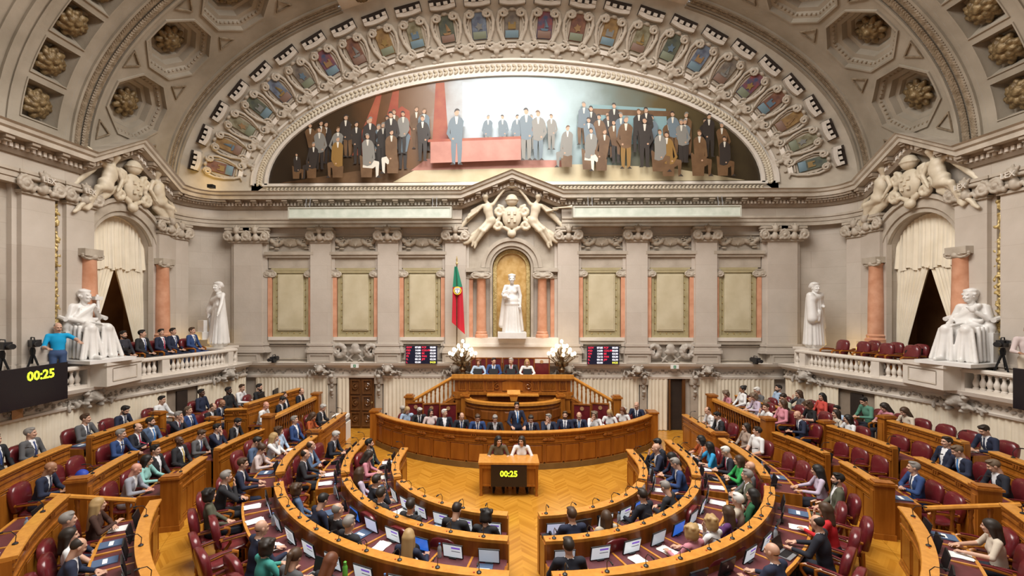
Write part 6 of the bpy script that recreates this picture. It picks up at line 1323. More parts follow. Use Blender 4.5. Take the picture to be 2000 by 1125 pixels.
for s in (-1,1):
    w_ = SIDE[s]
    desk_row(path_for(11.4,2.92,2.98,5.5,61,s),1.05,0,'innermost curved desk row by the central aisle, '+w_,'innermost desks',.50,depth=.30)
    desk_row(path_for(11.4,2.92,2.98,65,90,s,12.15),1.05,0,'innermost short desk row near the ministers bench, '+w_,'innermost desks',.55,depth=.36)
    desk_row(path_for(11.9,4.15,4.45,4,64,s),1.10,.05,'second curved desk row with burgundy leather top, '+w_,'second row desks',.55,depth=.40,zfront=0)
    desk_row(path_for(11.9,4.15,4.45,68,90,s,12.85),1.10,.05,'second row short desk facing the ministers bench, '+w_,'second row desks',.58,depth=.42,zfront=0)
    desk_row(path_for(12.0,5.56,5.70,3,63,s),1.20,.15,'third curved desk row with long orange ledge, '+w_,'third row desks',.58,zfront=.05)
    desk_row(path_for(12.0,5.56,5.70,69,90,s,12.7),1.20,.15,'third row short desk below the first tier, '+w_,'third row desks',.60,zfront=.05)
    p = [(-5.78,13.3+.31*i) for i in range(9)]; p = p if s < 0 else [(-x,y) for x,y in reversed(p)]
    desk_row(p,1.10,0,'panelled end desk reaching towards the doors, '+w_,'end desks',.65,posts=(0 if s<0 else -1,))
    desk_row(path_for(11.7,7.55,7.55,30,65,s),1.2,.15,'first tier desk with pedestal end nearest the stairs, '+w_,'first tier desks',.60,zfront=.1)
    desk_row(path_for(11.7,7.55,7.55,73,84,s),1.2,.15,'first tier short tall fronted desk between two aisles, '+w_,'first tier desks',.60,zfront=.1,posts=(0 if s<0 else -1,))
    desk_row(path_for(11.7,7.55,7.55,88.5,103,s),1.2,.15,'first tier desk ending at the wooden balustrade, '+w_,'first tier desks',.60,zfront=.1)
    desk_row(path_for(11.5,8.85,8.85,52,67,s),1.48,.43,'second tier outer desk by the stair rail, '+w_,'second tier desks',.60,zfront=.15)
    desk_row(path_for(11.5,8.85,8.85,71,83,s),1.48,.43,'second tier desk with end post, '+w_,'second tier desks',.60,zfront=.15,posts=(0 if s<0 else -1,))
    desk_row(path_for(11.5,8.85,8.85,87.5,101,s),1.48,.43,'second tier desk below the topmost row, '+w_,'second tier desks',.60,zfront=.15,posts=(-1 if s<0 else 0,))
    desk_row(path_for(11.3,10.05,10.05,68,82.5,s),1.75,.70,'topmost tier outer desk along the cream curtain, '+w_,'topmost tier desks',.62,zfront=.43)
    desk_row(path_for(11.3,10.05,10.05,86.2,98,s),1.75,.70,'topmost tier inner desk along the cream curtain, '+w_,'topmost tier desks',.62,zfront=.43,posts=(-1 if s<0 else 0,))
    # wooden balustrade behind the end desks
    B = empty('wooden_balustrade',(0,0,0),0,'oak balustrade with turned balusters in front of the %s' % ('officials' if s<0 else 'press benches'),'balustrade')
    p = [(s*(7.28-.10*i/10),13.45+3.3*i/10) for i in range(11)]; p = p if s < 0 else list(reversed(p))
    MB().sweep(p,[(-.07,1.36),(-.07,1.44),(-.04,1.47),(.08,1.47),(.11,1.44),(.11,1.36)]).obj('hand_rail', WOODL, B, angle=25)
    MB().sweep(p,[(-.05,.15),(-.05,.42),(.09,.42),(.09,.15)]).obj('base_rail', WOOD, B, angle=25)
    bm_ = MB().lathe([(.045,0),(.045,.08),(.025,.12),(.05,.28),(.03,.50),(.022,.62),(.04,.70),(.028,.74),(.045,.84),(.045,.94)],8).mesh('baluster', WOODD)
    for f in frames(p,.15,.22): link('baluster', bm_, B, (*off(f,.02),.42))
    for k in (0,-1):
        q = MB(); q.box(-.13,.13,-.12,.16,0,1.52); q.box(-.16,.16,-.15,.19,1.52,1.58); q.obj('newel_post', WOOD, B, loc=(p[k][0],p[k][1],0))
    # stair hand rail between the first tier desks
    H = empty('stair_rail',(0,0,0),0,'oak stair rail with turned balusters between tier desks, '+w_,'handrail')
    q0,q1 = (s*7.35,8.62),(s*8.55,8.15); q = MB(); q.tube([(q0[0],q0[1],1.12),(q1[0],q1[1],1.40)],.05,8); q.tube([(q0[0],q0[1],.45),(q1[0],q1[1],.70)],.04,6); q.obj('rail', WOODL, H)
    for k in range(5):
        t = (k+.5)/5; link('baluster', bm_, H, (q0[0]+(q1[0]-q0[0])*t, q0[1]+(q1[1]-q0[1])*t, .46+.25*t)).scale = (.9,.9,.70)
# desks behind the balustrades
p = [(-8.15,13.9),(-7.98,14.8),(-7.82,15.7),(-7.66,16.5)]
desk_row(p,1.80,.70,'technicians desk with computers behind the officials row',None,.7,zfront=.43,seats=False)
desk_row([(-8.75,13.75),(-8.15,13.9)],1.66,.70,'short technicians side desk with plain panel',None,.6,zfront=.43,seats=False)
desk_row(list(reversed([(8.35,14.1),(8.2,14.9),(8.05,15.7),(7.9,16.5)])),1.62,.70,'press bench desk crowded with laptops',None,.6,zfront=.43,seats=False)
q = MB(); 
for s in (-1,1): pass
# floor infill behind balustrades
for s in (-1,1):
    o = MB().box(-1.35,1.35,-2.1,2.1,0,.43).obj('floor_platform_%s' % ('left' if s<0 else 'right'), PARQ, loc=(s*8.75,15.6,0)); tag(o,'wooden platform behind the oak balustrade, '+SIDE[s],'floor',kind='structure')
# ---- ministers bench
MP = [(x, 19.55-math.sqrt(6.05**2-x*x)) for x in np.linspace(-4.75,4.75,41)]
B = desk_row(MP,1.10,0,'long convex ministers bench of carved oak panels',None,.55,panel_w=.565,depth=.42,seats=False,name='ministers_bench',wd=WOODM)
MB().sweep(MP,[(-.05,0),(-.05,.17),(0,.17),(0,0)]).obj('plinth', mat('olive_plinth',(.15,.085,.025),(.19,.11,.035),3,.5), B, angle=25)
for f in frames(MP,.565,.0):
    q = MB(); q.box(-.03,.03,-.045,0,.22,.74); q.obj('stile', WOODD, B, loc=(f[0],f[1],0), rz=f[2])
for f in frames(MP,.95,.5):
    q = MB()
    for k in (-.10,.10): q.ell((k,-.03,.86),(.09,.03,.045),8,4)
    q.ell((0,-.03,.86),(.04,.04,.05),6,4); q.obj('carved_swag', WOODD, B, loc=(f[0],f[1],0), rz=f[2])
for k in (0,-1):
    q = MB(); q.box(-.14,.14,-.14,.26,0,1.13); q.box(-.17,.17,-.17,.29,1.13,1.18); q.obj('end_post', WOOD, B, loc=(MP[k][0],MP[k][1],0))
# ---- rostrum, presiding podium, stairs
RP = [(1.62*math.sin(a), 16.15-.95*math.cos(a)) for a in np.linspace(-PI/2,PI/2,25)]
R = empty('rostrum',(0,0,0),0,'curved oak rostrum with small lectern below the presiding table','podium')
MB().sweep(RP,[(0,0),(0,1.50),(.06,1.50),(.06,0)]).obj('front', WOODD, R, angle=25); MB().sweep(RP,[(-.08,1.48),(-.08,1.56),(.16,1.56),(.16,1.48)]).obj('ledge', WOODL, R, angle=25); MB().sweep(RP,[(-.03,1.34),(-.03,1.40),(0,1.40),(0,1.34)]).obj('moulding', WOOD, R, angle=25)
for f in frames(RP,.8,.4):
    q = MB(); q.frust(-.30,.30,.95,1.28,0,-.02,.04); q.obj('front_panel', WOODD, R, smooth=False, loc=(f[0],f[1],0), rz=f[2])
for s in (-1,1):
    q = MB(); q.box(-.13,.13,-.13,.13,0,1.62); q.box(-.17,.17,-.17,.17,1.62,1.67); q.box(-.10,.10,-.10,.10,1.67,1.72); q.obj('end_post', WOOD, R, loc=(s*1.66,16.08,0))
q = MB(); q.box(-1.5,1.5,-.25,.25,1.26,1.30); q.obj('floor_board', WOODD, R, loc=(0,15.9,-.5)); MB().box(-.9,.9,-.18,.18,1.66,1.70).obj('reading_shelf', WOODL, R, loc=(0,16.12,-.02))
L_ = empty('lectern',(0.02,15.58,1.56),0,'small light oak lectern standing on the rostrum ledge','lectern'); q = MB(); q.add([(-.10,-.06,0),(.10,-.06,0),(.10,.06,0),(-.10,.06,0),(-.15,-.08,.22),(.15,-.08,.22),(.15,.10,.30),(-.15,.10,.30)],[(0,1,2,3),(4,5,6,7),(0,1,5,4),(1,2,6,5),(2,3,7,6),(3,0,4,7)]); q.obj('body', WOODL, L_, smooth=False); q = MB(); q.add([(-.22,-.12,.22),(.22,-.12,.22),(.22,.12,.32),(-.22,.12,.32),(-.22,-.12,.25),(.22,-.12,.25),(.22,.12,.35),(-.22,.12,.35)],[(0,1,2,3),(4,5,6,7),(0,1,5,4),(1,2,6,5),(2,3,7,6),(3,0,4,7)]); q.obj('reading_board', WOODL, L_, smooth=False)
P = empty('presiding_podium',(0,0,0),0,'high carved oak podium with long presiding table','podium')
MB().box(-2.05,2.05,16.36,17.0,0,2.20).obj('body', WOODD, P); q = MB(); q.box(-2.15,2.15,16.24,16.86,2.20,2.26); q.box(-2.12,2.12,16.28,16.84,2.14,2.20); q.box(-2.15,2.15,16.24,16.30,2.26,2.34); q.obj('table_top', WOODL, P)
MB().box(-2.05,2.05,17.0,17.5,0,1.45).obj('platform', WOODD, P)
q = MB(); q.box(-2.12,2.12,16.28,16.36,1.62,1.72); q.box(-2.10,2.10,16.30,16.36,1.40,1.46); q.obj('moulding', WOOD, P)
for x in (-1.78,-1.28,-.80,.80,1.28,1.78):
    w = .26 if abs(x) in (1.28,) else .13
    q = MB(); q.frame(x-w,x+w,1.76,2.12,.03,16.33,16.36); o = q.obj('carved_panel', WOOD, P, smooth=False)
    c = MB(); n_ = 8 if w > .2 else 3
    for k in range(n_): c.tube([(x-w*.8+1.6*w*(k+.5)/n_,16.345,1.82),(x-w*.8+1.6*w*(k+.5)/n_+.02,16.33,1.94),(x-w*.8+1.6*w*(k+.5)/n_,16.345,2.07)],.016,5)
    c.obj('carving', WOODD if w<.2 else WOOD, o)
q = MB(); q.prism([(-.36,1.76),(.36,1.76),(.36,2.06),(.18,2.12),(0,2.17),(-.18,2.12),(-.36,2.06)],16.32,16.36); q.obj('central_panel', WOOD, P, smooth=False)
for s in (-1,1):
    c = MB(); c._merge(MB().tube(spiral((s*.55,1.92),.13,1.3,s,12,y=16.33),.022,5)); c.obj('scroll_carving', WOODD, P)
    q = MB(); q.box(s*1.88-.14,s*1.88+.14,16.26,16.36,1.0,1.62); q.box(s*1.88-.18,s*1.88+.18,16.22,16.36,1.50,1.62); q.box(s*1.88-.16,s*1.88+.16,16.24,16.36,1.0,1.08); q.obj('corbel', WOOD, P)
    S = empty('podium_stair',(0,0,0),0,'oak stair with turned balusters up to the presiding table, %s' % SIDE[s],'staircase')
    for k in range(7):
        x0 = 3.55-1.5*k/7; MB().box(min(s*x0,s*(x0-.215)),max(s*x0,s*(x0-.215)),16.45,17.35,0,.2+1.25*k/6).obj('step', WOOD, S)
    st = MB(); a = [(s*3.6,0),(s*2.07,0),(s*2.07,1.50),(s*3.6,.42)]; st.prism(a,16.32,16.42); st.obj('stringer', WOODD, S, smooth=False)
    st = MB(); a = [(s*3.35,.12),(s*2.2,.12),(s*2.2,1.22),(s*3.35,.45)]; st.prism(a,16.29,16.33); st.obj('stringer_panel', WOOD, S, smooth=False)
    MB().tube([(s*3.60,16.36,1.36),(s*2.05,16.36,2.26)],.06,8).obj('hand_rail', WOODL, S)
    MB().tube([(s*3.60,16.36,.62),(s*2.05,16.36,1.52)],.05,8).obj('lower_rail', WOOD, S)
    bm2 = MB().lathe([(.042,0),(.042,.06),(.02,.10),(.036,.22),(.028,.36),(.02,.46),(.036,.52),(.022,.56),(.042,.64),(.042,.70)],8).mesh('baluster', WOOD)
    for k in range(10):
        t = (k+.6)/10.2; link('baluster', bm2, S, (s*(3.6-1.55*t),16.36,.63+.90*t))
    q = MB(); q.box(-.13,.13,-.13,.13,0,1.52); q.box(-.17,.17,-.17,.17,1.52,1.58); q.box(-.11,.11,-.11,.11,1.58,1.63); q.obj('newel_post', WOOD, S, loc=(s*3.66,16.3,0))
    link('console', console, S, (s*3.86,16.3,1.0)).material_slots[0].link = 'OBJECT'; S.children[-1].material_slots[0].material = WOODD
    q = MB(); q.box(-.19,.19,-.19,.19,1.45,1.96); q.box(-.22,.22,-.22,.22,1.96,2.0); o = q.obj('lamp_plinth', WOODD, loc=(s*1.83,17.08,0)); tag(o,'dark oak plinth under the candelabrum, '+SIDE[s],'plinth')
# ---- clerks table with countdown screen
T_ = empty('clerks_table',(-.21,11.95,0),0,'free standing oak clerks table with countdown screen on front','table')
q = MB(); q.box(-.77,.77,-.34,.34,.80,.85); q.obj('table_top', WOODL, T_); q = MB(); q.frame(-.72,.72,.24,.78,.05,-.30,-.26); q.box(-.70,.70,-.28,-.26,.28,.76); q.box(-.75,.75,-.32,-.26,.70,.80); q.obj('front_board', WOOD, T_)
lm = MB().lathe([(.05,0),(.035,.06),(.03,.14),(.045,.2),(.045,.8)],8).mesh('leg', WOOD)
for x in (-.70,.70):
    for y in (-.28,.28): link('leg', lm, T_, (x,y,0))
for x in (-.71,.71): MB().box(x-.02,x+.02,-.26,.26,.30,.78).obj('side_board', WOOD, T_)
S_ = empty('countdown_screen',(-.21,11.58,.53),0,'black countdown screen reading 00:25 fixed to the clerks table','screen'); MB().box(-.45,.45,0,.06,-.27,.25).obj('panel', SCREENK, S_); lettering('00:25',.20,LIME,S_,Matrix.Translation((.0,-.006,.05))@RX90,extr=.002,bold=.006)
# ---- chairs
def make_chair():
    c = empty('armchair',(0,0,0),0)
    P_ = [cap((-.17,.18,.44),(.17,.18,.44),.055,k=.04),cap((-.17,-.14,.44),(.17,-.14,.44),.055,k=.04),ell((0,.02,.45),(.25,.24,.055),.05)]
    link('seat', solid_mesh('seat', P_, .022, LEATH), c)
    bk = MB(); rows = []
    out_ = [(-.22,.52),(-.255,.75),(-.25,.90),(-.19,.985),(-.09,1.015),(.09,1.015),(.19,.985),(.25,.90),(.255,.75),(.22,.52)]
    def lean(z): return -.22-.16*(z-.5)
    def ringp(sc,dy): return [(x*sc, lean(.78+(z-.78)*sc)+dy, .78+(z-.78)*sc) for x,z in out_]
    loft(bk,[ringp(.94,-.06),ringp(1.0,-.045),ringp(1.0,.02),ringp(.93,.05),ringp(.6,.075)],caps=True); link('backrest', bk.mesh('backrest', LEATH, angle=60), c)
    em = MB()
    for k in range(6): a = PI*k/3; em.ell((.030*math.cos(a),lean(.93)+.055,.925+.030*math.sin(a)),(.016,.006,.016),5,3)
    em.ell((0,lean(.93)+.058,.925),(.022,.008,.022),6,3); link('emblem', em.mesh('emblem', EMBL), c)
    for s in (-1,1):
        a = MB(); a.tube([(s*.255,-.20,.66),(s*.275,.05,.68),(s*.275,.22,.68),(s*.275,.28,.65),(s*.27,.28,.58),(s*.265,.20,.47)],[.026,.03,.03,.03,.026,.026],7); link('arm', a.mesh('arm', WOODL if False else WOOD), c)
        p_ = MB(); p_.tube([(s*.258,-.16,.69),(s*.276,.05,.712),(s*.276,.20,.712)],.026,7,flat=.6); link('arm_pad', p_.mesh('arm_pad', LEATH), c)
        for yy,zt in ((.20,.43),(-.20,.50)):
            l = MB(); l.tube([(s*.235,yy*(1.15 if yy<0 else 1.0),0),(s*.235,yy,zt)],[.022,.03],6); link('leg', l.mesh('leg', WOOD), c)
    r_ = MB(); r_.tube([(-.235,.20,.40),(.235,.20,.40)],.028,6); r_.tube([(-.235,-.2,.40),(.235,-.2,.40)],.028,6); link('seat_rail', r_.mesh('seat_rail', WOOD), c)
    return c
CH0 = make_chair(); used = [False]
def chair(x,y,z,f,label,group):
    if not used[0]: used[0] = True; c = CH0; c.location = (x,y,z); c.rotation_euler = (0,0,f)
    else: c = dup(CH0,(x,y,z),f)
    tag(c,label,'chair',group); return c
PREP = set('in at of with and the a an on by beside behind to near his her from over as next under half'.split())
def clip(d, n):
    w_ = d.replace(',','').split()[:n]
    while w_ and w_[-1] in PREP: w_.pop()
    return ' '.join(w_)
def near(x,y,z,n=7):
    p = min(PEOPLE, key=lambda p: (p[1]-x)**2+(p[2]-y)**2+4*(p[3]-z)**2); return clip(p[12],n)
TIER = {'A':'at innermost desks','B':'at second row desks','C':'at third row desks','D':'on first tier','E':'on second tier','G':'on topmost tier'}
for (row,x,y,z,f) in EMPTY_CHAIRS:
    chair(x,y,z,f,'empty burgundy armchair %s nearest the %s' % (TIER[row], near(x,y,z,6)),'empty armchairs %s, %s' % (TIER[row], SIDE[-1 if x<0 else 1]))
for k,(x,y) in enumerate(((11.42,13.85),(11.22,14.5),(11.0,15.12),(10.8,15.75),(11.98,14.2),(11.8,14.85),(11.62,15.5))):
    chair(x,y,2.62,PI/2,'empty burgundy armchair in far gallery, %s' % ('directly behind the stone balustrade' if k<4 else 'second row against the tribune arch'),'empty gallery armchairs, '+('front row' if k<4 else 'back row'))
# high backed presiding and ministers chairs
hb = empty('high_chair',(0,0,0),0); q = MB(); q.box(-.28,.28,-.30,-.22,.42,1.32); link('backrest', q.mesh('backrest', LEATH), hb); q = MB(); q.box(-.27,.27,-.24,.26,.38,.48); link('seat', q.mesh('seat', LEATH), hb)
q = MB(); q.frame(-.31,.31,.36,1.36,.04,-.32,-.20); link('back_frame', q.mesh('back_frame', WOODD), hb); q = MB(); q.lathe([(.07,-.01),(.07,.01),(.03,.02)],8); q.xf(Matrix.Translation((0,-.21,1.2))@Matrix.Rotation(PI/2,4,'X')); link('emblem', q.mesh('emblem', EMBL), hb)
for x in (-.26,.26):
    for y in (-.26,.22): link('leg', MB().box(x-.025,x+.025,y-.025,y+.025,0,.38).mesh('leg', WOODD), hb)
hbu = [False]
def hchair(x,y,z,f,label,group=None):
    if not hbu[0]: hbu[0] = True; c = hb; c.location = (x,y,z); c.rotation_euler = (0,0,f)
    else: c = dup(hb,(x,y,z),f)
    tag(c,label,'chair',group)
hchair(1.12,17.2,1.45,PI,'empty tall burgundy chair at the presiding table')
for (x,y) in ((-3.35,16.0),(-2.78,15.85),(-2.2,15.8),(2.35,15.85),(3.0,16.0)): hchair(x,y,0,PI-x*.1,'empty tall dark carved chair behind the ministers bench, %s' % SIDE[-1 if x<0 else 1],'empty tall chairs behind the ministers bench')
# ============================================================ PEOPLE
SKIN = {'w':mat('skin_fair',(.56,.33,.23),None,rough=.5),'p':mat('skin_pink',(.60,.30,.22),None,rough=.5),'t':mat('skin_tan',(.34,.17,.095),None,rough=.5),'d':mat('skin_dark',(.10,.048,.028),None,rough=.45)}
HAIR = {k:mat('hair_'+k,c,None,rough=.55) for k,c in dict(bk=(.010,.008,.007),dk=(.022,.014,.009),br=(.060,.030,.014),gb=(.14,.095,.06),gr=(.24,.22,.20),wg=(.42,.40,.37),wh=(.62,.60,.56),bl=(.40,.26,.11),au=(.13,.040,.014)).items()}
CLO = {k:mat('cloth_'+k,c,None,rough=.85) for k,c in dict(dk=(.020,.020,.024),dn=(.012,.014,.024),nv=(.014,.020,.048),bl=(.022,.055,.17),bg=(.075,.12,.21),gy=(.10,.10,.105),lg=(.30,.31,.36),wh=(.72,.72,.72),te=(.28,.55,.52),mr=(.055,.022,.014),
    ol=(.085,.085,.055),or_=(.42,.09,.02),pi=(.55,.22,.27),lp=(.50,.42,.53),be=(.45,.39,.31),gn=(.025,.30,.07),dg=(.015,.10,.04),pu=(.10,.03,.13),re=(.50,.012,.018),rd=(.55,.07,.05),ta=(.32,.24,.19),cr=(.58,.50,.40),tg=(.09,.24,.17),sk=(.38,.50,.66),sg=(.36,.40,.31),
    pk=(.58,.48,.46),cy=(.03,.30,.58),tf=(.05,.30,.26),bl2=(.012,.012,.014),om=(.10,.075,.04),vs=(.03,.03,.04),ts=(.0,.32,.62),jn=(.05,.09,.20)).items()}
CLO['or'] = CLO['or_']
TIE = {k:mat('tie_'+k,c,None,rough=.6) for k,c in dict(blue=(.03,.06,.20),navy=(.012,.018,.05),red=(.38,.02,.06),yel=(.60,.42,.10),sky=(.04,.20,.52),green=(.03,.12,.07)).items()}
SHIRT = mat('shirt_white',(.74,.75,.78),None,rough=.8); EYE = mat('eye_dark',(.02,.015,.012),None,rough=.3); LIP = mat('lip',(.34,.12,.10),None,rough=.5); SHOE = mat('shoe_black',(.012,.010,.010),None,rough=.35)
# slots: 0 skin 1 top 2 forearm 3 legs 4 shoes 5 shirt front 6 eye 7 lip
def hand_part():
    """right hand pointing along +Y, palm down, relaxed curl"""
    P = [ell((0,.045,0),(.040,.050,.016),.015,0), cap((0,-.02,0),(0,.02,0),.028,.030,.015,0)]
    for i,(x,l) in enumerate(((-.030,.068),(-.010,.080),(.011,.074),(.030,.056))):
        a = np.array((x,.088,.0)); b = a+np.array((x*.12,l*.5,.004)); c = b+np.array((x*.06,l*.42,-.022)); P += [cap(a,b,.0095,.009,.006,0), cap(b,c,.009,.0078,.004,0)]
    P += [cap((-.034,.030,-.004),(-.062,.066,-.008),.012,.010,.01,0), cap((-.062,.066,-.008),(-.060,.094,-.014),.010,.0085,.004,0)]
    return solid(P,.0068)
HANDP = hand_part()
def orient(p, d, palm=(0,0,-1)):
    d = Vector(d).normalized(); up = -Vector(palm); x = d.cross(up); x = x.normalized() if x.length > 1e-4 else Vector((1,0,0)); z = x.cross(d)
    return Matrix(((x.x,d.x,z.x,p[0]),(x.y,d.y,z.y,p[1]),(x.z,d.z,z.z,p[2]),(0,0,0,1)))
def lean_pt(p, a, piv=(0,0,.5)):
    y,z = p[1]-piv[1],p[2]-piv[2]; return (p[0], piv[1]+y*math.cos(a)+z*math.sin(a), piv[2]-y*math.sin(a)+z*math.cos(a))
def seated(pose, fem):
    k = .93 if fem else 1.0; a = {'d':.14,'l':-.06,'c':.16,'r':.26,'f':.10}[pose]; w = .185*(.92 if fem else 1)
    J = dict(pelvis=(0,0,.56),chest=(0,.0,.56+.36*k),neck=(0,-.01,.56+.57*k),head=(0,.02,.56+.72*k),shL=(-w,0,.56+.52*k),shR=(w,0,.56+.52*k))
    for n in ('chest','neck','head','shL','shR'): J[n] = lean_pt(J[n],a,(0,0,.54))
    J.update(hipL=(-.09,.03,.54),hipR=(.09,.03,.54),knL=(-.12,.44,.52),knR=(.12,.44,.52),anL=(-.12,.42,.10),anR=(.12,.42,.10),toeL=(-.13,.56,.035),toeR=(.13,.56,.035))
    sy = J['shL'][1]
    if pose in 'd': J.update(elL=(-.27,sy+.10,.83),elR=(.27,sy+.10,.83),wrL=(-.16,sy+.34,.80),wrR=(.14,sy+.36,.80))
    if pose == 'r': J.update(elL=(-.26,sy+.06,.82),elR=(.26,sy+.06,.82),wrL=(-.09,sy+.26,.80),wrR=(.09,sy+.26,.80))
    if pose == 'l': J.update(elL=(-.27,sy+.06,.80),elR=(.27,sy+.06,.80),wrL=(-.09,.26,.665),wrR=(.09,.26,.665))
    if pose == 'f': J.update(elL=(-.26,sy+.12,.82),elR=(.26,sy+.12,.82),wrL=(.02,sy+.25,.82),wrR=(-.02,sy+.27,.85))
    if pose == 'c': J.update(elL=(-.25,sy+.12,.82),wrL=(-.05,sy+.32,.80),elR=(.17,sy+.24,.84),wrR=(.075,J['head'][1]+.15,J['head'][2]-.19))
    return J
BODY = {}
def body_part(pose, fem):
    if (pose,fem) not in BODY:
        J = POSES[pose]() if pose in POSES else seated(pose,fem)
        BODY[(pose,fem)] = (J, solid(fig_prims(J,fem,1.0 if not fem else .95),.0145))
    return BODY[(pose,fem)]
POSES = {'S':lambda: standing(elL=(-.27,.10,1.13),wrL=(-.16,.30,1.02),elR=(.29,.06,1.13),wrR=(.28,.32,1.06)),
         'V':lambda: standing(elL=(-.30,.20,1.20),wrL=(-.18,.42,1.14),elR=(.28,.05,1.12),wrR=(.32,.26,.98)),
         'W':lambda: standing(elL=(-.34,.12,1.30),wrL=(-.40,.36,1.24),elR=(.27,.10,1.12),wrR=(.20,.36,1.10))}
MESH = {}
def person_mesh(pose, fem, yaw, pitch, suit):
    key = (pose,fem,yaw,pitch,suit)
    if key in MESH: return MESH[key]
    J,(V,F,g) = body_part(pose,fem); g = g.copy()
    if suit:     # white shirt triangle between the lapels
        c = V[F].mean(1); ch = np.array(J['chest']); nk = np.array(J['neck']); t = (c[:,2]-(ch[2]-.16))/(nk[2]-ch[2]+.16)
        m = (g == 1)&(c[:,1] > ch[1]+.02)&(t > 0)&(np.abs(c[:,0]) < .012+.060*np.clip(t,0,1)); g[m] = 5
        g[(g==0)&(c[:,2] < nk[2]+.015)] = 5
    parts = [(V,F,g)]
    HM = Matrix.Translation(J['head'])@Matrix.Rotation(rad(yaw),4,'Z')@Matrix.Rotation(rad(pitch),4,'X')
    if fem: HM = HM@Matrix.Scale(.95,4)
    parts.append(xform(HEADP[fem],HM))
    for S,mir in (('L',True),('R',False)):
        wr,el = np.array(J['wr'+S]),np.array(J['el'+S]); d = wr-el
        palm = (0,0,-1)
        if pose == 'c' and S == 'R': d = np.array((-.05,.0,.14)); palm = (0,-1,.1)
        if pose == 'l': palm = (0,0,-1); d = np.array((-.4 if S=='R' else .4,.6,-.1))
        parts.append(xform(HANDP,orient(wr,d,palm),mir))
    me = np_mesh('person', parts, [None]*8); 
    # front line of the chest for a tie
    tie = None
    ch = np.array(J['chest']); nk = np.array(J['neck']); ln = []
    for k in range(7):
        z = nk[2]-.03-(.36)*k/6; m = (np.abs(V[:,0]) < .03)&(np.abs(V[:,2]-z) < .016)
        if m.any(): ln.append((float(V[m,1].max()),z))
    if len(ln) >= 4 and suit:
        mb = MB(); n = len(ln)
        loft(mb,[[(-w_,y+.004,z),(0,y+.014,z),(w_,y+.004,z)] for (y,z),w_ in zip(ln,[.022]+[.016+.018*i/(n-2) for i in range(n-2)]+[.004])],closed=False); tie = mb.mesh('tie', None)
    MESH[key] = (me,HM,tie); return MESH[key]
# hair in head space
def hair_mesh(style):
    pl = lambda n,c: (lambda X,Y,Z: n[0]*X+n[1]*Y+n[2]*Z-c)
    sk = [ell((0,-.016,.036),(.084,.104,.094),.02)]
    face = lambda X,Y,Z: (.82*Y-.57*Z-.018)           # hairline: cut everything in front and below
    nape = lambda X,Y,Z: (-Z-.060)
    side = lambda X,Y,Z: (Y-Z*.9-.025)
    if style in ('s','b'):
        P = sk+[ell((.015,.035,.100),(.055,.045,.024),.02),ell((-.03,.02,.106),(.05,.05,.02),.02)]; cut = lambda X,Y,Z: np.maximum(np.maximum(face(X,Y,Z),nape(X,Y,Z)),side(X,Y,Z)+0*X)
        V = solid(P,.0085,cut=cut)
        if style == 'b':
            Bd = solid([ell((0,.040,-.078),(.055,.050,.046),.02),cap((-.028,.093,-.046),(.028,.093,-.046),.008,k=.01)]+[cap((s*.066,.0,-.02),(s*.048,.05,-.085),.016,k=.015) for s in (-1,1)],.0085,cut=lambda X,Y,Z: np.maximum(Z+.030+0*X, .018-np.sqrt(X**2+((Z+.060)*1.6)**2)-(Y<.06)*1.0))
            return [V,Bd]
        return [V]
    if style == 'h': return [solid([ell((0,-.014,.034),(.0790,.0985,.0915),.02)],.0072,cut=lambda X,Y,Z: np.maximum(np.maximum(np.maximum(face(X,Y,Z)+.040,nape(X,Y,Z)),np.where(Z>.0,.068-np.sqrt(X**2+(Y-.008)**2),-1.0)),side(X,Y,Z)+.01))]
    if style == 'n': return [solid([ell((0,-.016,.034),(.0755,.0945,.089),.02)],.0075,cut=lambda X,Y,Z: np.maximum(np.maximum(np.maximum(face(X,Y,Z)+.03,nape(X,Y,Z)),Z+.004),side(X,Y,Z)+.035))]
    base = [ell((0,-.020,.040),(.092,.110,.100),.02)]
    cutf = lambda X,Y,Z: .80*Y-.40*Z-.040+0*X
    if style == 'l': P = base+[cap((s*.070,-.02,0),(s*.085,-.035,-.20),.040,.034,.03) for s in (-1,1)]+[cap((0,-.075,0),(0,-.10,-.22),.065,.055,.04)]
    elif style == 'L': P = base+[cap((s*.070,-.02,0),(s*.088,-.03,-.27),.038,.036,.03) for s in (-1,1)]+[cap((x,-.08,0),(x*1.3,-.135,-.40),.055,.038,.04) for x in (-.045,0,.045)]
    elif style == 'b2' or style == 'B': P = [ell((0,-.018,.030),(.108,.118,.118),.03)]+[ell((s*.080,.0,-.055),(.036,.060,.065),.03) for s in (-1,1)]+[ell((0,-.07,-.05),(.085,.055,.07),.03)]+[ell((.09*math.cos(i*1.1),-.02+.09*math.sin(i*1.1),.08+.03*math.sin(i*2.3)),(.035,.035,.03),.02) for i in range(9)]
    elif style == 'y': P = base+[cap((0,-.10,.06),(0,-.16,.03),.035,.04,.02),cap((0,-.16,.03),(.01,-.17,-.20),.04,.018,.02)]
    else: P = base+[ell((0,-.10,.10),(.055,.050,.05),.02)]
    return [solid(P,.010,cut=lambda X,Y,Z: cutf(X,Y,Z)+0*X+0*Z)]
HM_ = {}
def hair(style, fem):
    st = 'B' if (style == 'b' and fem) else style
    if st not in HM_: HM_[st] = np_mesh('hair', hair_mesh(st), [None])
    return HM_[st]
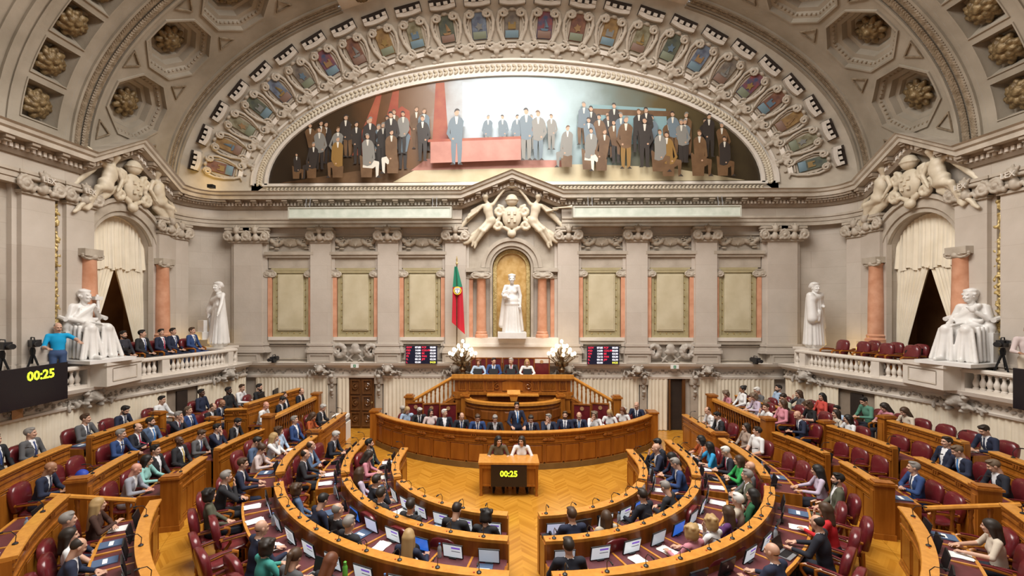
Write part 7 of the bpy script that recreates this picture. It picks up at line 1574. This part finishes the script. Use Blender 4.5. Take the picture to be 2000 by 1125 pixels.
def put_person(x,y,z,f,pose,sex,hr,hc,sk,top,det,label,yaw=0,pitch=0,trousers=None,scale=1.0):
    fem = sex == 'f'; suit = det not in ('-','t')
    me,HM,tie = person_mesh(pose,fem,yaw,pitch,suit)
    o = bpy.data.objects.new('person', me); COL.objects.link(o); o.location = (x,y,z); o.rotation_euler = (0,0,f); o.scale = (scale,)*3
    tag(o,label,'person')
    c = CLO[top]; sl = [SKIN[sk], c, SKIN[sk] if det == 't' else c, trousers or (c if suit else CLO['dn']), SHOE, SHIRT, EYE, LIP]
    for i,m in enumerate(sl): o.material_slots[i].link = 'OBJECT'; o.material_slots[i].material = m
    if hr: h = link('hair', hair(hr,fem), o, mat=HAIR[hc]); h.matrix_local = HM
    if tie is not None and det in TIE: link('tie', tie, o, mat=TIE[det])
    return o
ROWW = {'A':'innermost desks','B':'second row','C':'third row','D':'first tier','E':'second tier','G':'topmost tier'}
for i,(row,x,y,z,f,pose,sex,hr,hc,sk,top,det,lab) in enumerate(PEOPLE):
    tx,ty = (0.1,14.4) if row in 'ABCDEGKJL' else ((0.1,8) if row in 'SP' else (0.1,9+i%5))
    want = math.degrees(math.atan2(-(tx-x),ty-y)-f); want = (want+180)%360-180
    yaw = max(-50,min(50,want)); yaw = round((yaw+((i*37)%3-1)*12)/20)*20; yaw = max(-60,min(60,yaw)); pitch = {'r':-28,'d':-6,'c':-6}.get(pose,0)
    if pose == 'r': yaw = max(-20,min(20,yaw))
    seat_dz = 0
    if row == 'M': pose_ = pose
    if row in 'ABCDEG': lab2 = lab if len(lab.split()) > 12 else lab
    put_person(x,y,z,f,pose,sex,hr,hc,sk,top,det,lab,yaw,-pitch if False else pitch)
    lb = 'burgundy armchair of the '+clip(lab,12)
    if row in ('P',): hchair(x,y,z,f,'tall burgundy chair of '+clip(lab,11))
    elif row in ('M',): chair(x,y,z,f,'leather armchair of the '+clip(lab,12),'occupied ministers chairs')
    else: chair(x,y,z,f,lb,'occupied armchairs')
# standing people
put_person(.08,14.62,0,PI+.35,'S','m','s','dk','w','nv','sky','man in navy suit standing and speaking at the ministers bench',-20,-6,scale=1.0)
put_person(-12.0,11.80,2.62,-PI/2-.75,'W','m','h','gr','w','ts','t','cameraman in bright blue tee shirt with tripod camera in gallery',20,-18,CLO['jn'])
put_person(12.0,11.12,2.62,PI/2+.9,'W','m','b','bk','t','pk','-','bearded cameraman in pink shirt operating camera in gallery',-20,0,CLO['cr'])
# ============================================================ SMALL THINGS ON THE DESKS
def page(name, bg, em=.55):
    return mat(name, bg, None, rough=.3, emit=em)
SC = [page('screen_page_white',(.62,.68,.72)), page('screen_blue',(.03,.16,.70)), page('screen_lilac',(.55,.58,.75)), page('screen_off',(.015,.015,.018),0.0), page('screen_grey',(.36,.40,.45))]
PURP = mat('screen_purple_bar',(.20,.10,.60),None,emit=.5); LINE = mat('screen_dark_line',(.05,.05,.08),None,rough=.4)
def monitor_proto(kind):
    e = empty('monitor',(0,0,0),0); T = Matrix.Rotation(-.22,4,'X')
    link('bezel', MB().box(-.17,.17,-.012,.010,0,.235).xf(T).mesh('bezel', BLACK), e)
    link('display', MB().box(-.158,.158,.010,.013,.012,.223).xf(T).mesh('display', SC[{'page':0,'blue':1,'lilac':2,'off':3,'text':0,'grey':4}[kind]]), e)
    if kind == 'page':
        link('title_bar', MB().box(-.13,.02,.013,.0145,.165,.195).xf(T).mesh('title_bar', PURP), e); link('text_line', MB().box(-.13,.02,.013,.0145,.115,.125).xf(T).mesh('text_line', LINE), e)
    if kind == 'text':
        m = MB()
        for k in range(6): m.box(-.13,.12-.03*(k%3),.013,.0145,.18-.025*k,.186-.025*k)
        o = link('text_lines', m.xf(T).mesh('text_lines', LINE), e); o['kind'] = 'stuff'
    if kind == 'off':
        link('logo', MB().box(-.012,.012,.013,.0145,.10,.14).xf(T).mesh('logo', PAPER), e)
    link('foot', MB().box(-.06,.06,-.06,.05,-.005,.008).mesh('foot', BLACK), e)
    return e
MPROT = {}
def monitor(kind, x,y,z,h,label,group):
    if kind not in MPROT: o = MPROT[kind] = monitor_proto(kind); o.location = (x,y,z); o.rotation_euler = (0,0,h)
    else: o = dup(MPROT[kind],(x,y,z),h)
    tag(o,label,'monitor',group)
mic = empty('microphone',(0,0,0),0); link('base', MB().lathe([(.035,0),(.035,.015),(.012,.03)],8).mesh('base', BLACK), mic); link('gooseneck', MB().tube([(0,0,.02),(0,-.01,.12),(0,.04,.19),(0,.13,.20)],.006,5).mesh('gooseneck', BLACK), mic); link('capsule', MB().tube([(0,.12,.20),(0,.18,.195)],.012,6).mesh('capsule', BLACK), mic); link('button', MB().lathe([(.014,0),(.014,.008)],6,(.07,0,0)).mesh('button', mat('mic_red',(.40,.04,.02),None,rough=.4)), mic)
micu = [False]
def microphone(x,y,z,h,label,group):
    if not micu[0]: micu[0] = True; o = mic; o.location = (x,y,z); o.rotation_euler = (0,0,h)
    else: o = dup(mic,(x,y,z),h)
    tag(o,label,'microphone',group)
bottle = empty('water_bottle',(0,0,0),0); link('body', MB().lathe([(.032,0),(.034,.02),(.034,.13),(.028,.16),(.013,.19),(.013,.205)],10).mesh('body', mat('bottle_plastic',(.55,.62,.68),None,rough=.12,trans=.5)), bottle); link('cap', MB().lathe([(.016,.2),(.016,.222)],8).mesh('cap', mat('cap_blue',(.10,.20,.42),None,rough=.4)), bottle)
phone = empty('desk_telephone',(0,0,0),0); q = MB(); q.add([(-.09,-.10,0),(.09,-.10,0),(.09,.10,0),(-.09,.10,0),(-.09,-.10,.07),(.09,-.10,.07),(.09,.10,.025),(-.09,.10,.025)],[(0,1,2,3),(4,5,6,7),(0,1,5,4),(1,2,6,5),(2,3,7,6),(3,0,4,7)]); link('body', q.mesh('body', BLACK, smooth=False), phone); link('handset', MB().tube([(-.065,-.10,.085),(-.065,-.06,.095),(-.065,.06,.06),(-.065,.10,.045)],[.026,.018,.018,.026],7).mesh('handset', BLACK), phone); link('keypad', MB().add([(-.03,-.02,.06),(.08,-.02,.06),(.08,.09,.034),(-.03,.09,.034)],[(0,1,2,3)]).mesh('keypad', GREYP), phone)
laptop = empty('laptop',(0,0,0),0); link('base', MB().box(-.16,.16,-.11,.11,0,.016).mesh('base', GREYP), laptop); link('lid', MB().box(-.16,.16,-.006,.006,0,.21).xf(Matrix.Translation((0,-.11,.016))@Matrix.Rotation(.25,4,'X')).mesh('lid', BLACK), laptop); link('keyboard', MB().box(-.14,.14,-.07,.05,.016,.019).mesh('keyboard', BLACK), laptop)
sheet = empty('paper_sheets',(0,0,0),0); q = MB(); q.box(-.105,.105,-.148,.148,0,.006); link('sheet', q.mesh('sheet', PAPER), sheet); q = MB(); q.box(-.10,.11,-.14,.15,.006,.010); link('sheet', q.xf(Matrix.Rotation(.2,4,'Z')).mesh('sheet', PAPER), sheet)
folder = empty('document_folder',(0,0,0),0); link('cover', MB().box(-.12,.12,-.16,.16,0,.015).mesh('cover', CLO['bg']), folder); link('label_strip', MB().box(-.08,.08,-.03,.03,.015,.017).mesh('label_strip', PAPER), folder)
PROT = {'water_bottle':bottle,'desk_telephone':phone,'laptop':laptop,'paper_sheets':sheet,'document_folder':folder}; PUSED = set()
def small(kind,x,y,z,h,label,cat,group):
    p = PROT[kind]
    if kind not in PUSED: PUSED.add(kind); o = p; o.location = (x,y,z); o.rotation_euler = (0,0,h)
    else: o = dup(p,(x,y,z),h)
    tag(o,label,cat,group)
rr = random.Random(12)
for (R,fr,zl,zf,dep,where) in SEATS:
    lab = R['label']; low = 'tier' not in lab; grp = ' '.join(lab.split()[:4])
    for i,f in enumerate(fr):
        h = f[2]; zd = zl-.318
        if low or 'stairs' in lab:
            kind = rr.choice(['page','page','page','text','lilac','off','blue','page','grey'])
            x,y = off(f,.23); monitor(kind,x,y,zl-.30,h,{'page':'monitor with white page and purple bar','text':'monitor with lines of text','lilac':'monitor with plain lilac screen','off':'black monitor with small white logo','blue':'monitor with bright blue screen','grey':'monitor with dim grey screen'}[kind]+' by the '+near(x,y,zf,7), kind+' monitors by the '+near(x,y,zf,7))
        elif rr.random() < .75:
            x,y = off(f,.24); monitor('off',x,y,zl-.30,h,'black monitor with white logo by the '+near(x,y,zf,7),'off monitors by the '+near(x,y,zf,7))
        if low or i%2 == 0:
            x,y = off((f[0]+math.cos(h)*.12,f[1]+math.sin(h)*.12,h),.05); microphone(x,y,zl,h,'black gooseneck microphone by the '+near(x,y,zf,7),'microphones by the '+near(x,y,zf,7))
        k = rr.choice(['paper_sheets','paper_sheets','water_bottle','desk_telephone','laptop','document_folder','none','paper_sheets'] if low else ['paper_sheets','none','none','water_bottle','document_folder'])
        if k == 'none': continue
        n = {'water_bottle':.28,'paper_sheets':.05+dep,'desk_telephone':.06+dep,'laptop':.07+dep,'document_folder':.04+dep}[k]
        dx = {'water_bottle':.22,'desk_telephone':.16}.get(k,rr.uniform(-.06,.06)); zz = zl-.30-.03*(n-.13)/(.07+dep)+.004
        x,y = off((f[0]+math.cos(h)*dx,f[1]+math.sin(h)*dx,h),n)
        small(k,x,y,zz,h+rr.uniform(-.15,.15),{'water_bottle':'clear plastic water bottle','paper_sheets':'loose white sheets of paper','desk_telephone':'black desk telephone','laptop':'open dark laptop','document_folder':'blue grey document folder'}[k]+' by the '+near(x,y,zf,7),{'water_bottle':'bottle','paper_sheets':'paper','desk_telephone':'telephone','laptop':'laptop','document_folder':'folder'}[k],k.replace('_',' ')+' by the '+near(x,y,zf,7))
# papers along the ministers bench and clerks table
for f in frames(MP,.62,.5):
    if rr.random() < .6: x,y = off(f,.42); small('paper_sheets',x,y,.796,f[2],'white papers on the ministers bench by the '+near(x,y,0,5),'paper','papers on the ministers bench')
for x in (-1.25,-.68,-.05,.55):
    small('laptop',x,16.56,2.262,0 if False else PI,'dark laptop on presiding table by the '+near(x,17.1,1.45,6),'laptop','laptops on the presiding table')
# technicians computers, printer
for (x,y,a) in ((-8.35,15.1,-1.4),(-8.2,15.75,-1.4)):
    e = empty('computer_screen',(x,y,1.47),a,'black computer screen on the technicians desk','monitor','technicians screens'); MB().box(-.26,.26,-.02,.02,.10,.42).obj('panel', BLACK, e); MB().box(-.03,.03,-.03,.03,0,.12).obj('stand', BLACK, e); MB().box(-.12,.12,-.09,.09,0,.015).obj('foot', BLACK, e)
e = empty('printer',(-6.15,16.4,0),0,'white printer with dark tray on a white stand','printer'); MB().box(-.27,.27,-.25,.25,0,.62).obj('stand', PAPER, e); q = MB(); q.box(-.24,.24,-.22,.22,.62,.74); q.obj('dark_body', GREYP, e); MB().box(-.25,.25,-.22,.22,.74,.86).obj('white_top', PAPER, e)
# gallery cameras
def tv_camera(x,y,z,rz,label,tri=True,h=1.15):
    e = empty('video_camera',(x,y,z),rz,label,'camera')
    if tri:
        for k in range(3):
            a = 2*PI*k/3+.4; MB().tube([(0,0,h-.15),(.32*math.cos(a),.32*math.sin(a),0)],[.025,.016],6).obj('tripod_leg', BLACKM, e)
        MB().lathe([(.05,h-.2),(.06,h-.1),(.04,h-.02)],8).obj('tripod_head', BLACKM, e)
    b = h if tri else 0.06
    q = MB(); q.box(-.07,.07,-.22,.20,b,b+.17); q.box(-.06,.06,-.30,-.22,b+.03,b+.13); q.obj('body', BLACK, e)
    MB().lathe([(.045,0),(.05,.05),(.05,.14),(.065,.15),(.065,.20)],10).xf(Matrix.Translation((0,.20,b+.08))@Matrix.Rotation(-PI/2,4,'X')).obj('lens', BLACK, e)
    q = MB(); q.tube([(0,-.12,b+.17),(0,-.10,b+.23),(0,.10,b+.23),(0,.12,b+.17)],.014,6); q.obj('top_handle', BLACK, e)
    MB().box(-.14,-.08,-.02,.10,b+.10,b+.17).obj('viewfinder', BLACK, e)
    if tri: MB().tube([(.05,-.2,b),(.12,-.5,b-.12)],.012,5).obj('pan_bar', BLACKM, e)
    else: MB().box(-.05,.05,-.1,.1,0,.06).obj('mount', BLACKM, e)
tv_camera(-12.05,11.2,2.64,-PI/2-.5,'black video camera on tripod beside the blue shirted cameraman')
tv_camera(-12.05,10.5,2.64,-PI/2-.3,'black video camera on tripod above the countdown screen')
tv_camera(-12.05,9.85,2.64,-PI/2-.2,'low black video camera at outer end of the flag side gallery',h=1.0)
tv_camera(12.0,11.68,2.64,PI/2+.5,'black video camera on tripod in front of the pink shirted cameraman')
tv_camera(-9.05,17.35,2.60,PI,'small black remote camera on the wall ledge, flag side',False); tv_camera(9.05,17.35,2.60,PI,'small black remote camera on the wall ledge near press benches',False)
tv_camera(-11.95,13.75,3.28,-1.9,'black camera resting on the pedestal behind seated spectators',False); tv_camera(12.0,14.05,3.28,1.9,'black camera resting on the pedestal beside the helmeted statue',False)
# bags
e = solid_mesh('handbag', [ell((0,0,.13),(.20,.09,.12),.03),cap((-.1,0,.22),(0,0,.30),.015,k=.02),cap((0,0,.30),(.1,0,.22),.015,k=.02)], .018, BLACK)
BG = MB
o = link('leather_bag', e, None, (-1.9,7.36,.79), .3); tag(o,'black leather bag lying on the second row desk top','bag')
h_ = solid_mesh('blue_bag', [ell((0,0,.2),(.15,.12,.19),.03),ell((0,.10,.12),(.09,.04,.07),.02)], .018, mat('bag_blue',(.02,.06,.42),None,rough=.6)); o = link('blue_bag', h_, None, (-9.45,9.75,.90), 0); tag(o,'bright blue bag on an empty second tier armchair','bag')
h_ = solid_mesh('helmet', [ell((0,0,.14),(.15,.17,.14),.03),ell((0,.10,.08),(.11,.06,.06),.02)], .016, BLACK); o = link('motorcycle_helmet', h_, None, (8.25,10.55,.62), 1.2); tag(o,'glossy black helmet on an empty first tier armchair','helmet')

h_ = solid_mesh('cream_bag', [ell((0,0,.14),(.19,.10,.13),.03),cap((-.1,0,.24),(0,0,.33),.014,k=.02),cap((0,0,.33),(.1,0,.24),.014,k=.02)], .018, CLO['cr']); o = link('cream_bag', h_, None, (7.75,7.35,.66), .8); tag(o,'cream shoulder bag lying on first tier chair near woman in cream','bag')
e = empty('drinking_bottle',(-2.66,6.62,.890),0,'bright green drinking bottle on the third row desk','bottle'); gb = mat('bottle_green',(.12,.42,.05),None,rough=.3); MB().lathe([(.036,0),(.038,.03),(.038,.17),(.026,.20),(.022,.21)],12).obj('body', gb, e); MB().lathe([(.024,.21),(.024,.25),(.012,.26)],10).obj('cap', gb, e)
